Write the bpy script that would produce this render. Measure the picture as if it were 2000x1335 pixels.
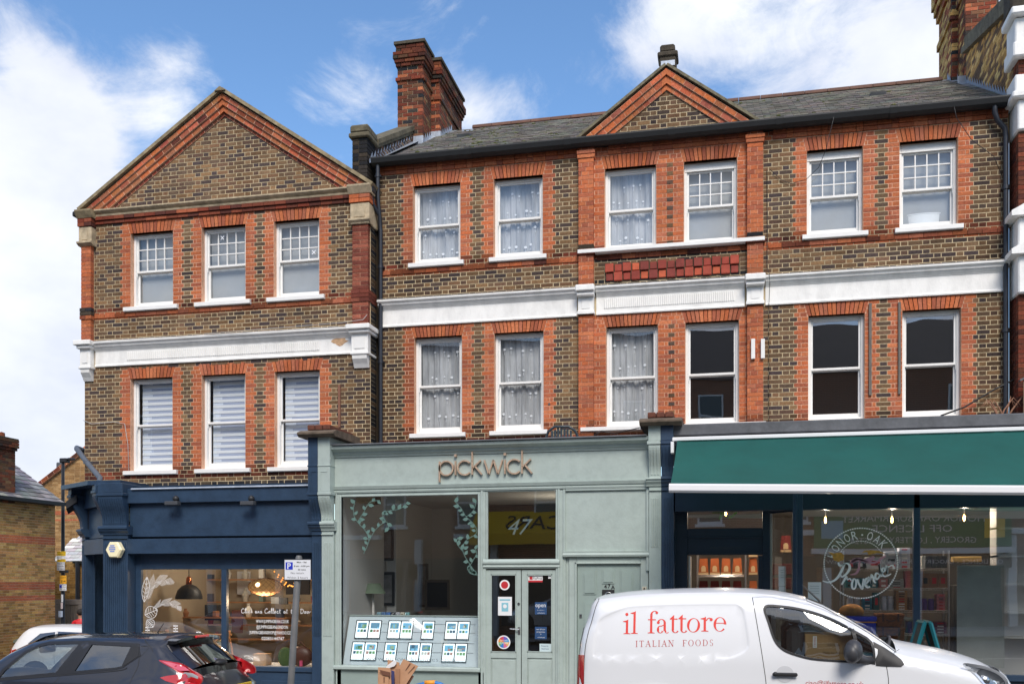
import bpy, math, random
from mathutils import Vector, Matrix, geometry
random.seed(7)
R = math.radians
for o in list(bpy.data.objects): bpy.data.objects.remove(o)
scene = bpy.context.scene
COL = scene.collection
# ------------------------------------------------------------------ camera
# X runs along the terrace (right), Y goes back into the buildings, Z is up
YAW = R(12.4); F = 1912.0; HOR = 1130.0; DIST = 17.2; CAMZ = 2.0
cam = bpy.data.objects.new('camera', bpy.data.cameras.new('camera'))
COL.objects.link(cam)
cam.location = (0, -DIST, CAMZ)
cam.rotation_euler = (R(90), 0, YAW)
cam.data.sensor_width = 36.0
cam.data.lens = F / 2000.0 * 36.0
cam.data.shift_y = (HOR - 667.5) / 2000.0
cam.data.clip_start = 0.1
cam.data.clip_end = 2000
scene.camera = cam
cs_, sn_ = math.cos(YAW), math.sin(YAW)
def GX(px, Y=0.0):
 d = Y + DIST; t = (px - 1000.0) / F
 return d * (t * cs_ - sn_) / (cs_ + t * sn_)
def DEP(X, Y=0.0): return -X * sn_ + (Y + DIST) * cs_
def GZ(px, py, Y=0.0): return CAMZ + (HOR - py) / F * DEP(GX(px, Y), Y)
def DIR(px, py):
 t = (px - 1000.0) / F; u = (HOR - py) / F
 return Vector((cs_ * t - sn_, sn_ * t + cs_, u)).normalized()
# ------------------------------------------------------------------ world
SUN_EL, SUN_AZ = R(44), R(18)          # azimuth measured from -Y (the street side) towards -X
world = bpy.data.worlds.new('World'); scene.world = world; world.use_nodes = True
nt = world.node_tree; N = nt.nodes; L = nt.links; N.clear()
def wn(t, **k):
 n = N.new(t)
 for a, b in k.items(): setattr(n, a, b)
 return n
out = wn('ShaderNodeOutputWorld'); bg = wn('ShaderNodeBackground')
sky = wn('ShaderNodeTexSky', sky_type='NISHITA', sun_disc=False)
sky.sun_elevation = SUN_EL
sd = Vector((-math.sin(-SUN_AZ) * math.cos(SUN_EL), -math.cos(SUN_AZ) * math.cos(SUN_EL), math.sin(SUN_EL)))
sky.sun_rotation = math.atan2(sd.x, sd.y)
sky.air_density = 1.0; sky.dust_density = 0.4; sky.ozone_density = 2.5
tc = wn('ShaderNodeTexCoord')
def math_(op, a, b=None, c=None, clamp=False):
 n = wn('ShaderNodeMath', operation=op, use_clamp=clamp)
 for i, v in enumerate((a, b, c)):
  if v is None: continue
  if isinstance(v, (int, float)): n.inputs[i].default_value = v
  else: L.new(v, n.inputs[i])
 return n.outputs[0]
mp = wn('ShaderNodeMapping'); mp.inputs['Scale'].default_value = (1, 1, 1.6)
mp.inputs['Rotation'].default_value = (0, R(-35), 0)
L.new(tc.outputs['Generated'], mp.inputs['Vector'])
def noise(scale, detail, rough=0.55, dist=0.0, src=None):
 n = wn('ShaderNodeTexNoise'); n.inputs['Scale'].default_value = scale
 n.inputs['Detail'].default_value = detail; n.inputs['Roughness'].default_value = rough
 n.inputs['Distortion'].default_value = dist
 L.new(src or mp.outputs['Vector'], n.inputs['Vector']); return n.outputs['Fac']
n1 = noise(4.2, 10, 0.62, 0.5); n2 = noise(11.0, 9, 0.68, 0.6); n3 = noise(3.0, 6)
# where the clouds lie (bearing taken from the photograph), half-width in photo pixels, weight
BLOBS = [(-80, 330, 170, .50), (0, 600, 190, .70), (40, 860, 240, .85), (10, 90, 80, .22), (105, 170, 60, .34), (150, 240, 55, .38),
   (190, 300, 45, .26), (100, 420, 120, .34), (290, 130, 80, .30), (310, 225, 60, .36), (390, 110, 60, .26), (620, 240, 70, .14),
   (1000, 225, 110, .50), (920, 215, 60, .32), (700, 175, 70, .12), (1130, 5, 50, .2), (1340, 20, 95, .36),
   (1250, 105, 60, .26), (1500, 30, 130, .28), (1640, 110, 150, .30), (1830, 30, 140, .26), (1950, 130, 120, .34),
   (1760, 160, 120, .34), (-500, 700, 420, .5), (-9000, -9000, 10, 0), (2600, 300, 420, .4), (500, 60, 190, -.16), (1080, 120, 110, -.12), (850, 40, 160, -.14), (1400, 170, 60, -.12), (250, 60, 90, -.10), (560, 330, 120, -.1)]
BACK = (0.15, -.72, .68)      # unseen cloud added behind the camera to whiten and soften the light
acc = None
for (bx, by, br, bw) in BLOBS:
 dv = DIR(bx, by)
 dt = wn('ShaderNodeVectorMath', operation='DOT_PRODUCT'); L.new(tc.outputs['Generated'], dt.inputs[0])
 dt.inputs[1].default_value = dv
 k = 2.0 / ((br / F) ** 2)                     # exp(-2*(1-cos)/r^2 ...)
 e = math_('MULTIPLY', math_('SUBTRACT', 1.0, dt.outputs['Value']), -k * .9)
 g = math_('MULTIPLY', math_('EXPONENT', e), bw)
 acc = g if acc is None else math_('ADD', acc, g)
dtb = wn('ShaderNodeVectorMath', operation='DOT_PRODUCT'); L.new(tc.outputs['Generated'], dtb.inputs[0]); dtb.inputs[1].default_value = BACK
acc = math_('ADD', acc, math_('MULTIPLY', math_('MAXIMUM', dtb.outputs['Value'], 0.0), 0.42))
nn = math_('ADD', math_('MULTIPLY', n1, 0.75), math_('MULTIPLY', n2, 0.34))
dens = math_('ADD', math_('MULTIPLY', math_('SUBTRACT', nn, 0.56), 2.2), acc)
mr = wn('ShaderNodeMapRange', interpolation_type='SMOOTHSTEP')
mr.inputs['From Min'].default_value = 0.02; mr.inputs['From Max'].default_value = 0.58
L.new(dens, mr.inputs['Value'])
cr = wn('ShaderNodeValToRGB')
cr.color_ramp.elements[0].position = .32; cr.color_ramp.elements[0].color = (.58, .63, .78, 1)
cr.color_ramp.elements[1].position = .60; cr.color_ramp.elements[1].color = (.95, .97, 1.0, 1)
L.new(n3, cr.inputs['Fac'])
SKY_STR = 0.125
cl = wn('ShaderNodeVectorMath', operation='SCALE'); L.new(cr.outputs['Color'], cl.inputs[0])
cl.inputs['Scale'].default_value = 0.70 / SKY_STR
hs = wn('ShaderNodeHueSaturation'); hs.inputs['Saturation'].default_value = 1.12
hs.inputs['Value'].default_value = 1.0
L.new(sky.outputs['Color'], hs.inputs['Color'])
mx = wn('ShaderNodeMix', data_type='RGBA')
L.new(math_('MULTIPLY', mr.outputs['Result'], 0.97), mx.inputs['Factor'])
L.new(hs.outputs['Color'], mx.inputs['A']); L.new(cl.outputs['Vector'], mx.inputs['B'])
L.new(mx.outputs['Result'], bg.inputs['Color']); bg.inputs['Strength'].default_value = SKY_STR
L.new(bg.outputs['Background'], out.inputs['Surface'])
sun = bpy.data.objects.new('sun', bpy.data.lights.new('sun', 'SUN')); COL.objects.link(sun)
sun.data.energy = 1.9; sun.data.angle = R(24); sun.data.color = (1.0, .93, .85)
sun.rotation_euler = sd.to_track_quat('Z', 'Y').to_euler()
scene.view_settings.view_transform = 'Standard'; scene.view_settings.look = 'None'
scene.view_settings.exposure = 0.74; scene.view_settings.gamma = 1.0
scene.render.engine = 'CYCLES'
scene.render.resolution_x, scene.render.resolution_y = 1024, 683
scene.cycles.max_bounces = 8; scene.cycles.transparent_max_bounces = 24
scene.cycles.transmission_bounces = 6; scene.cycles.glossy_bounces = 4; scene.cycles.diffuse_bounces = 3
# ------------------------------------------------------------------ materials
def lin(r, g=None, b=None):
 if g is None: r, g, b = r
 f = lambda c: (c / 255 / 12.92) if c / 255 <= .04045 else ((c / 255 + .055) / 1.055) ** 2.4
 return (f(r), f(g), f(b), 1)
MATS = {}
def mat(name, col=(.5, .5, .5, 1), rough=.6, metal=0.0, var=0.0, vscale=3.0, bump=0.0, bscale=60.0,
  coat=0.0, emit=None, estr=0.0, attr=False, grime=0.0, gscale=1.2, spec=.5, stretch=None, trans=0.0, hue=None):
 if name in MATS: return MATS[name]
 m = bpy.data.materials.new(name); m.use_nodes = True
 t = m.node_tree; n = t.nodes; l = t.links
 p = n['Principled BSDF']
 p.inputs['Roughness'].default_value = rough; p.inputs['Metallic'].default_value = metal
 p.inputs['Specular IOR Level'].default_value = spec
 if coat: p.inputs['Coat Weight'].default_value = coat; p.inputs['Coat Roughness'].default_value = .04
 if len(col) == 3: col = (*col, 1)
 p.inputs['Base Color'].default_value = col
 geo = n.new('ShaderNodeNewGeometry'); src = None
 pos = geo.outputs['Position']
 if stretch:
  mpn = n.new('ShaderNodeMapping'); mpn.inputs['Scale'].default_value = stretch
  l.new(pos, mpn.inputs['Vector']); pos = mpn.outputs['Vector']
 if attr:
  a = n.new('ShaderNodeAttribute'); a.attribute_name = 'Col'; src = a.outputs['Color']
 def mulval(src, scale, amt, lo=.35, hi=.65, det=5):
  t1 = n.new('ShaderNodeTexNoise'); t1.inputs['Scale'].default_value = scale; t1.inputs['Detail'].default_value = det
  t1.inputs['Roughness'].default_value = .62
  l.new(pos, t1.inputs['Vector'])
  mr = n.new('ShaderNodeMapRange'); mr.inputs['From Min'].default_value = lo; mr.inputs['From Max'].default_value = hi
  mr.inputs['To Min'].default_value = 1 - amt; mr.inputs['To Max'].default_value = 1 + amt * .6
  l.new(t1.outputs['Fac'], mr.inputs['Value'])
  v = n.new('ShaderNodeVectorMath'); v.operation = 'SCALE'
  if src is None:
   v.inputs[0].default_value = col[:3]
  else: l.new(src, v.inputs[0])
  l.new(mr.outputs['Result'], v.inputs['Scale']); return v.outputs['Vector']
 if var: src = mulval(src, vscale, var)
 if grime: src = mulval(src, gscale, grime, .3, .55, 8)
 if src is not None: l.new(src, p.inputs['Base Color'])
 if bump:
  t2 = n.new('ShaderNodeTexNoise'); t2.inputs['Scale'].default_value = bscale; t2.inputs['Detail'].default_value = 4
  l.new(pos, t2.inputs['Vector'])
  b = n.new('ShaderNodeBump'); b.inputs['Strength'].default_value = bump; b.inputs['Distance'].default_value = .01
  l.new(t2.outputs['Fac'], b.inputs['Height']); l.new(b.outputs['Normal'], p.inputs['Normal'])
 if emit:
  p.inputs['Emission Color'].default_value = emit if len(emit) == 4 else (*emit, 1)
  p.inputs['Emission Strength'].default_value = estr
 if trans: p.inputs['Transmission Weight'].default_value = trans
 MATS[name] = m; return m
def glass(name, tint=(.9, .93, .92), k=1.6, base=.02, rough=0.0, wob=.0):
 """thin window glass: Fresnel mirror over clear transmission"""
 if name in MATS: return MATS[name]
 m = bpy.data.materials.new(name); m.use_nodes = True
 t = m.node_tree; n = t.nodes; l = t.links; n.clear()
 o = n.new('ShaderNodeOutputMaterial'); mix = n.new('ShaderNodeMixShader')
 tr = n.new('ShaderNodeBsdfTransparent'); tr.inputs['Color'].default_value = (*tint, 1)
 gl = n.new('ShaderNodeBsdfGlossy'); gl.inputs['Roughness'].default_value = rough
 lw = n.new('ShaderNodeLayerWeight'); lw.inputs['Blend'].default_value = .5
 pw = n.new('ShaderNodeMath'); pw.operation = 'POWER'; l.new(lw.outputs['Facing'], pw.inputs[0]); pw.inputs[1].default_value = 5
 fr = n.new('ShaderNodeMath'); fr.operation = 'MULTIPLY_ADD'; l.new(pw.outputs[0], fr.inputs[0]); fr.inputs[1].default_value = .95; fr.inputs[2].default_value = .045
 ma = n.new('ShaderNodeMath'); ma.operation = 'MULTIPLY_ADD'; ma.use_clamp = True
 l.new(fr.outputs[0], ma.inputs[0]); ma.inputs[1].default_value = k; ma.inputs[2].default_value = base
 l.new(ma.outputs[0], mix.inputs[0]); l.new(tr.outputs[0], mix.inputs[1]); l.new(gl.outputs[0], mix.inputs[2])
 if wob:
  geo = n.new('ShaderNodeNewGeometry')
  t2 = n.new('ShaderNodeTexNoise'); t2.inputs['Scale'].default_value = .9; t2.inputs['Detail'].default_value = 1
  l.new(geo.outputs['Position'], t2.inputs['Vector'])
  b = n.new('ShaderNodeBump'); b.inputs['Strength'].default_value = 1; b.inputs['Distance'].default_value = wob
  l.new(t2.outputs['Fac'], b.inputs['Height']); l.new(b.outputs['Normal'], gl.inputs['Normal'])
 l.new(mix.outputs[0], o.inputs['Surface'])
 MATS[name] = m; return m
# ------------------------------------------------------------------ mesh building
OFF = {}                                   # origin of every object in its thing's modelling space
def tag(o, label=None, cat=None, group=None, kind=None):
 if label: o['label'] = label
 if cat: o['category'] = cat
 if group: o['group'] = group
 if kind: o['kind'] = kind
 return o
def thing(name, label, cat, base=(0, 0, 0), group=None):
 o = bpy.data.objects.new(name, None); COL.objects.link(o)
 o.location = base; o.empty_display_size = .3
 OFF[o.name] = Vector(base)
 return tag(o, label, cat, group)
class B:
 def __init__(s): s.v = []; s.f = []; s.m = []; s.c = []
 def add(s, vs, fs, m=0, c=None, M=None):
  n = len(s.v)
  s.v += [tuple(M @ Vector(v)) for v in vs] if M is not None else [tuple(v) for v in vs]
  for f in fs: s.f.append(tuple(i + n for i in f)); s.m.append(m); s.c.append(c)
  return s
 def box(s, x0, x1, y0, y1, z0, z1, m=0, c=None, M=None):
  if x0 > x1: x0, x1 = x1, x0
  if y0 > y1: y0, y1 = y1, y0
  if z0 > z1: z0, z1 = z1, z0
  vs = [(x0, y0, z0), (x1, y0, z0), (x1, y1, z0), (x0, y1, z0), (x0, y0, z1), (x1, y0, z1), (x1, y1, z1), (x0, y1, z1)]
  return s.add(vs, [(0, 3, 2, 1), (4, 5, 6, 7), (0, 1, 5, 4), (1, 2, 6, 5), (2, 3, 7, 6), (3, 0, 4, 7)], m, c, M)
 def bbox(s, x0, x1, y0, y1, z0, z1, e=.004, m=0, c=None, M=None):
  """box with chamfered edges"""
  if x0 > x1: x0, x1 = x1, x0
  if y0 > y1: y0, y1 = y1, y0
  if z0 > z1: z0, z1 = z1, z0
  e = min(e, (x1 - x0) * .45, (y1 - y0) * .45, (z1 - z0) * .45)
  vs = []; idx = {}
  X = (x0, x1); Y = (y0, y1); Z = (z0, z1)
  for i in (0, 1):
   for j in (0, 1):
    for k in (0, 1):
     sx, sy, sz = (1 - 2 * i) * e, (1 - 2 * j) * e, (1 - 2 * k) * e
     idx[(i, j, k, 'x')] = len(vs); vs.append((X[i], Y[j] + sy, Z[k] + sz))
     idx[(i, j, k, 'y')] = len(vs); vs.append((X[i] + sx, Y[j], Z[k] + sz))
     idx[(i, j, k, 'z')] = len(vs); vs.append((X[i] + sx, Y[j] + sy, Z[k]))
  g = lambda i, j, k, a: idx[(i, j, k, a)]
  fs = []
  fs += [(g(0,0,0,'x'), g(0,0,1,'x'), g(0,1,1,'x'), g(0,1,0,'x')), (g(1,0,0,'x'), g(1,1,0,'x'), g(1,1,1,'x'), g(1,0,1,'x')),
    (g(0,0,0,'y'), g(1,0,0,'y'), g(1,0,1,'y'), g(0,0,1,'y')), (g(0,1,0,'y'), g(0,1,1,'y'), g(1,1,1,'y'), g(1,1,0,'y')),
    (g(0,0,0,'z'), g(0,1,0,'z'), g(1,1,0,'z'), g(1,0,0,'z')), (g(0,0,1,'z'), g(1,0,1,'z'), g(1,1,1,'z'), g(0,1,1,'z'))]
  for j in (0, 1):
   for k in (0, 1): fs.append((g(0,j,k,'y'), g(1,j,k,'y'), g(1,j,k,'z'), g(0,j,k,'z')))
  for i in (0, 1):
   for k in (0, 1): fs.append((g(i,0,k,'x'), g(i,1,k,'x'), g(i,1,k,'z'), g(i,0,k,'z')))
   for j in (0, 1): fs.append((g(i,j,0,'x'), g(i,j,1,'x'), g(i,j,1,'y'), g(i,j,0,'y')))
  for i in (0, 1):
   for j in (0, 1):
    for k in (0, 1): fs.append((g(i,j,k,'x'), g(i,j,k,'y'), g(i,j,k,'z')))
  return s.add(vs, fs, m, c, M)
 def prism(s, poly, y0, y1, m=0, c=None, M=None):
  """polygon in XZ, extruded along Y"""
  n = len(poly)
  vs = [(p[0], y0, p[1]) for p in poly] + [(p[0], y1, p[1]) for p in poly]
  fs = [tuple(range(n)), tuple(range(2 * n - 1, n - 1, -1))]
  fs += [(i, i + n, (i + 1) % n + n, (i + 1) % n) for i in range(n)]
  return s.add(vs, fs, m, c, M)
 def prof(s, pts, x0, x1, m=0, c=None, M=None):
  """profile (y,z) swept along X with end caps"""
  n = len(pts)
  vs = [(x0, p[0], p[1]) for p in pts] + [(x1, p[0], p[1]) for p in pts]
  fs = [(i, (i + 1) % n, (i + 1) % n + n, i + n) for i in range(n)] + [tuple(range(n - 1, -1, -1)), tuple(range(n, 2 * n))]
  return s.add(vs, fs, m, c, M)
 def zprism(s, poly, z0, z1, m=0, c=None, M=None):
  n = len(poly)
  vs = [(p[0], p[1], z0) for p in poly] + [(p[0], p[1], z1) for p in poly]
  fs = [tuple(range(n - 1, -1, -1)), tuple(range(n, 2 * n))] + [(i, (i + 1) % n, (i + 1) % n + n, i + n) for i in range(n)]
  return s.add(vs, fs, m, c, M)
 def tube(s, path, r, n=8, m=0, c=None, M=None, caps=True):
  path = [Vector(p) for p in path]; rs = r if isinstance(r, (list, tuple)) else [r] * len(path)
  vs = []; fs = []; up = None
  for i, p in enumerate(path):
   d = (path[min(i + 1, len(path) - 1)] - path[max(i - 1, 0)])
   if d.length < 1e-9: d = Vector((0, 0, 1))
   d.normalize()
   if up is None: up = Vector((0, 0, 1)) if abs(d.z) < .9 else Vector((1, 0, 0))
   a = d.cross(up).normalized(); b = a.cross(d).normalized(); up = b
   for k in range(n):
    t = 2 * math.pi * k / n
    vs.append(p + (a * math.cos(t) + b * math.sin(t)) * rs[i])
  for i in range(len(path) - 1):
   for k in range(n):
    fs.append((i * n + k, i * n + (k + 1) % n, (i + 1) * n + (k + 1) % n, (i + 1) * n + k))
  if caps:
   fs.append(tuple(range(n - 1, -1, -1))); fs.append(tuple(range((len(path) - 1) * n, len(path) * n)))
  return s.add(vs, fs, m, c, M)
 def lathe(s, pr, cx=0, cy=0, n=24, m=0, c=None, M=None, cap=True):
  """profile (r,z) round the vertical"""
  vs = []; fs = []
  for (r, z) in pr:
   for k in range(n):
    t = 2 * math.pi * k / n; vs.append((cx + r * math.cos(t), cy + r * math.sin(t), z))
  for i in range(len(pr) - 1):
   for k in range(n): fs.append((i * n + k, i * n + (k + 1) % n, (i + 1) * n + (k + 1) % n, (i + 1) * n + k))
  if cap:
   fs.append(tuple(range(n - 1, -1, -1))); fs.append(tuple(range((len(pr) - 1) * n, len(pr) * n)))
  return s.add(vs, fs, m, c, M)
 def ball(s, ctr, r, n=12, m=0, c=None, sz=(1, 1, 1), M=None):
  pr = []
  for i in range(n // 2 + 1):
   t = -math.pi / 2 + math.pi * i / (n // 2)
   pr.append((max(1e-4, math.cos(t)), math.sin(t)))
  T = Matrix.Translation(ctr) @ Matrix.Diagonal((r * sz[0], r * sz[1], r * sz[2], 1))
  return s.lathe(pr, 0, 0, n, m, c, (M @ T) if M is not None else T)
 def ribbon(s, pts, w, frame, m=0, c=None, n=6, off=0.0):
  """flat pen stroke; frame(u,v,d) maps to space; pts are (u,v[,w])"""
  P = [(p[0], p[1], (p[2] if len(p) > 2 else 1.0)) for p in pts]
  Q = []
  if len(P) == 2: Q = P
  else:
   E = [P[0]] + P + [P[-1]]
   for i in range(1, len(E) - 2):
    for k in range(n):
     t = k / n; q = []
     for a in range(3):
      p0, p1, p2, p3 = E[i - 1][a], E[i][a], E[i + 1][a], E[i + 2][a]
      q.append(.5 * ((2 * p1) + (-p0 + p2) * t + (2 * p0 - 5 * p1 + 4 * p2 - p3) * t * t + (-p0 + 3 * p1 - 3 * p2 + p3) * t ** 3))
     Q.append(tuple(q))
   Q.append(P[-1])
  vs = []; fs = []
  for i, q in enumerate(Q):
   a = Q[max(i - 1, 0)]; b = Q[min(i + 1, len(Q) - 1)]
   dx, dy = b[0] - a[0], b[1] - a[1]; l = math.hypot(dx, dy) or 1
   nx, ny = -dy / l, dx / l; h = w * q[2] / 2
   vs.append(frame(q[0] + nx * h, q[1] + ny * h, off)); vs.append(frame(q[0] - nx * h, q[1] - ny * h, off))
  for i in range(len(Q) - 1): fs.append((2 * i, 2 * i + 1, 2 * i + 3, 2 * i + 2))
  return s.add(vs, fs, m, c)
 def obj(s, name, mats, parent=None, smooth=False, org=None, **tags):
  if not s.v: return None
  me = bpy.data.meshes.new(name)
  if org is None:
   xs = [v[0] for v in s.v]; ys = [v[1] for v in s.v]; zs = [v[2] for v in s.v]
   org = ((min(xs) + max(xs)) / 2, (min(ys) + max(ys)) / 2, min(zs))
  me.from_pydata([(v[0] - org[0], v[1] - org[1], v[2] - org[2]) for v in s.v], [], s.f)
  if not isinstance(mats, (list, tuple)): mats = [mats]
  for mm in mats: me.materials.append(mm)
  me.polygons.foreach_set('material_index', s.m)
  if any(c is not None for c in s.c):
   a = me.color_attributes.new('Col', 'FLOAT_COLOR', 'CORNER'); data = []
   for p in me.polygons:
    c = s.c[p.index] or (1, 1, 1)
    data += [c[0], c[1], c[2], 1.0] * p.loop_total
   a.data.foreach_set('color', data)
  if smooth:
   me.polygons.foreach_set('use_smooth', [True] * len(s.f))
   if smooth is not True: me.set_sharp_from_angle(angle=R(smooth))
  me.update()
  o = bpy.data.objects.new(name, me); COL.objects.link(o)
  OFF[o.name] = Vector(org)
  if parent is not None:
   o.parent = parent; o.location = Vector(org) - OFF[parent.name]
  else: o.location = org
  for k, v in tags.items(): o[{'cat': 'category'}.get(k, k)] = v
  return o
def dup(o, parent=None):
 c = o.copy(); COL.objects.link(c); c.parent = parent
 OFF[c.name] = OFF.get(o.name, Vector())
 for ch in list(o.children): dup(ch, c)
 return c
def jit(c, a=.08):
 k = 1 + random.uniform(-a, a); return tuple(min(1, x * k) for x in c[:3])
# ------------------------------------------------------------------ flat lettering
_tx = {}
def tmesh(txt, shear=0.0, bold=0.0, sp=1.0):
 key = (txt, shear, bold, sp)
 if key not in _tx:
  cu = bpy.data.curves.new('t', 'FONT'); cu.body = txt; cu.size = 1.0; cu.shear = shear; cu.offset = bold
  cu.space_character = sp; cu.resolution_u = 2
  o = bpy.data.objects.new('t', cu); COL.objects.link(o)
  bpy.context.view_layer.update()
  me = o.evaluated_get(bpy.context.evaluated_depsgraph_get()).to_mesh()
  vs = [tuple(v.co) for v in me.vertices]; fs = [tuple(p.vertices) for p in me.polygons]
  bpy.data.objects.remove(o)
  _tx[key] = (vs, fs)
 return _tx[key]
def text(b, txt, frame, u0, v0, w=None, h=None, m=0, c=None, off=0.0, shear=0.0, bold=0.0, sp=1.0, align='c', mirror=False):
 """fit lettering into a box: frame(u,v,d)->xyz; u0,v0 = anchor (baseline), w total width, h cap height"""
 vs, fs = tmesh(txt, shear, bold, sp)
 if not vs: return
 x0 = min(v[0] for v in vs); x1 = max(v[0] for v in vs)
 sx = w / (x1 - x0) if w else None; sy = h / .69 if h else None
 if sx is None: sx = sy
 if sy is None: sy = sx
 W = (x1 - x0) * sx
 a = u0 - (W / 2 if align == 'c' else (0 if align == 'l' else W))
 b.add([frame(a + ((x1 - v[0]) if mirror else (v[0] - x0)) * sx, v0 + v[1] * sy, off) for v in vs], fs, m, c)
def plane_frame(Y, sgn=-1):
 return lambda u, v, d=0.0: (u, Y + sgn * d, v)
def A(c, k=.9): return tuple(x * k for x in lin(c)[:3])
STOCK = [A(c, 1.0) for c in [(115,91,68),(125,98,72),(106,85,67),(97,79,65),(86,72,64),(78,66,62),(74,63,62),(120,90,67),(135,105,75),(111,85,61),(94,73,61),(102,81,62),(128,102,77),(113,87,69)]]
REDB = [A(c, 1.0) for c in [(187,108,70),(181,102,68),(193,116,79),(170,96,68),(183,108,75),(189,104,66),(176,106,79),(162,92,68)]]
DARKB = [A(c, 1.0) for c in [(60,58,60),(50,50,54),(72,66,62),(84,74,62),(46,48,52),(66,60,56)]]
BROWN = [A(c, 1.0) for c in [(120,66,50),(104,58,46),(136,74,54),(92,54,46),(126,62,46)]]
CHIMB = [A(c, 1.0) for c in [(128,72,52),(112,66,50),(140,82,58),(96,62,50),(120,84,62),(84,62,52)]]
YELL = [A(c, 1.0) for c in [(196,160,100),(182,146,88),(168,130,78),(150,116,74),(200,168,112),(134,104,72),(176,136,84)]]
M_BRICK = mat('fired_brick', rough=.9, attr=True, var=.26, vscale=30, grime=.18, gscale=1.1, bump=.5, bscale=120, spec=.2)
M_MORT = mat('lime_mortar', rough=.95, attr=True, var=.22, vscale=24, grime=.26, gscale=1.0, bump=.4, bscale=90, spec=.1)
MORT_Y = A((188,170,138),1); MORT_R = A((210,166,138),1); MORT_D = A((100,90,74))
M_WHITE = mat('white_painted_timber', (.84,.825,.79), .45, var=.04, vscale=5, bump=.15, bscale=30)
M_WSTONE = mat('white_painted_stone', (.84,.825,.79), .6, var=.06, vscale=2.5, grime=.10, gscale=4.0, bump=.3, bscale=40, stretch=(1.2,1,.6))
M_WGRIME = mat('weathered_white_stone', (.60,.58,.54), .75, var=.30, vscale=7, grime=.25, gscale=5, bump=.5, bscale=50, stretch=(.35,1,1.6))
M_CREAM = mat('weathered_terracotta_stone', A((188,170,140)), .85, var=.25, vscale=9, grime=.2, gscale=4, bump=.5, bscale=50)
M_DKFRAME = mat('timber_in_shade', (.10,.10,.10), .7)
M_GLASS = glass('window_glass', (.93,.95,.95), 1.6, .06, wob=.004)
M_SHOPG = glass('shop_window_glass', (.92,.94,.93), 2.0, .12, wob=.0015)
M_SLATE = mat('roof_slate', rough=.8, attr=True, var=.12, vscale=14, grime=.12, gscale=2.2, bump=.4, bscale=70, spec=.15)
M_LEAD = mat('lead_flashing', A((176,184,196)), .45, metal=.35, var=.15, vscale=9, bump=.3, bscale=30)
M_DLEAD = mat('dull_lead', A((92,94,98)), .6, metal=.2, var=.2, vscale=5, grime=.15, gscale=3, bump=.5, bscale=14)
M_GUT = mat('black_gutter_paint', (.010,.011,.012), .65, var=.2, vscale=6)
M_PIPE = mat('black_pipe_paint', (.022,.026,.036), .4, var=.2, vscale=6)
M_ROOM = mat('dim_room_wall', (.34,.32,.30), .9)
M_BARE = glass('bare_window_glass', (.8,.82,.82), 2.0, .18, wob=.003)
M_NETG = mat('grey_net_blind', (.40,.41,.42), .9, var=.06, vscale=3)
M_NET = mat('sheer_net_curtain', (.50,.505,.52), .9, var=.30, vscale=2.2, stretch=(3,1,.5))
M_NETF = mat('net_curtain_flower', (.88,.89,.92), .9)
M_BLW = mat('white_blind_fabric', (.86,.88,.92), .8)
M_BLG = mat('sheer_blind_fabric', A((222,230,246), 1), .8)
M_BLD = mat('blind_overlap_fabric', A((176,186,212), 1), .8)
M_WOOD = mat('weathered_timber', A((120,112,104)), .85, var=.3, vscale=6, stretch=(8,8,.6), bump=.4)
M_TERRA = mat('moulded_terracotta', rough=.8, attr=True, var=.15, vscale=10, grime=.15, gscale=4, bump=.3)
M_BLACK = mat('black_plastic', (.015,.015,.017), .45)
M_MOSS = mat('moss', A((92,96,52)), .95, var=.4, vscale=20)
M_SHOPG2 = glass('reflective_shop_glass', (.84,.86,.85), 2.0, .21, wob=.0012)
M_SHOPG1 = glass('office_window_glass', (.90,.92,.92), 2.0, .11, wob=.0012)
# ------------------------------------------------------------------ ground, road and pavements
def gz_(x):
 if x > -3: return .02 * x + 0.0
 return -.06 + (x + 3) * .05 if x > -30 else -1.41
def sheet(name, xs, ys, dz, m, kind='structure'):
 b = B(); vs = []
 for x in xs:
  for y in ys: vs.append((x, y, gz_(x) + dz))
 ny = len(ys)
 b.add(vs, [(i * ny + j, (i + 1) * ny + j, (i + 1) * ny + j + 1, i * ny + j + 1) for i in range(len(xs) - 1) for j in range(ny - 1)])
 o = b.obj(name, m, None, smooth=True, org=(0, 0, 0)); o['kind'] = kind; return o
M_ASPH = mat('asphalt', (.055,.055,.058), .9, var=.2, vscale=2, grime=.2, gscale=.5, bump=.6, bscale=150)
M_PAVE = mat('concrete_paving', (.24,.23,.215), .9, var=.12, vscale=3, grime=.2, gscale=.8, bump=.4, bscale=90)
M_KERB = mat('granite_kerb', (.30,.29,.28), .85, var=.15, vscale=8, bump=.3)
sheet('ground', [-400, -100, -30, -3, 30, 100, 400], [-400, -60, 0, 60, 400], -.16, M_ASPH)
sheet('road', [-60, -30, -15, -3, 5, 20, 40], [-19.5, -12, -4.9], -.13, M_ASPH)
b = B()
sheet('pavement', [GX(160, 0) - .1, -8, -3, 5, 20, 40], [-4.8, -3, 3.0], 0.0, M_PAVE)
sheet('pavement', [-60, -30, -15, -3, 5, 20, 40], [-26, -19.6], 0.0, M_PAVE)
sheet('side_road', [-24, -16.5, -12.9], [-4.9, 10, 60], -.12, M_ASPH)
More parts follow.
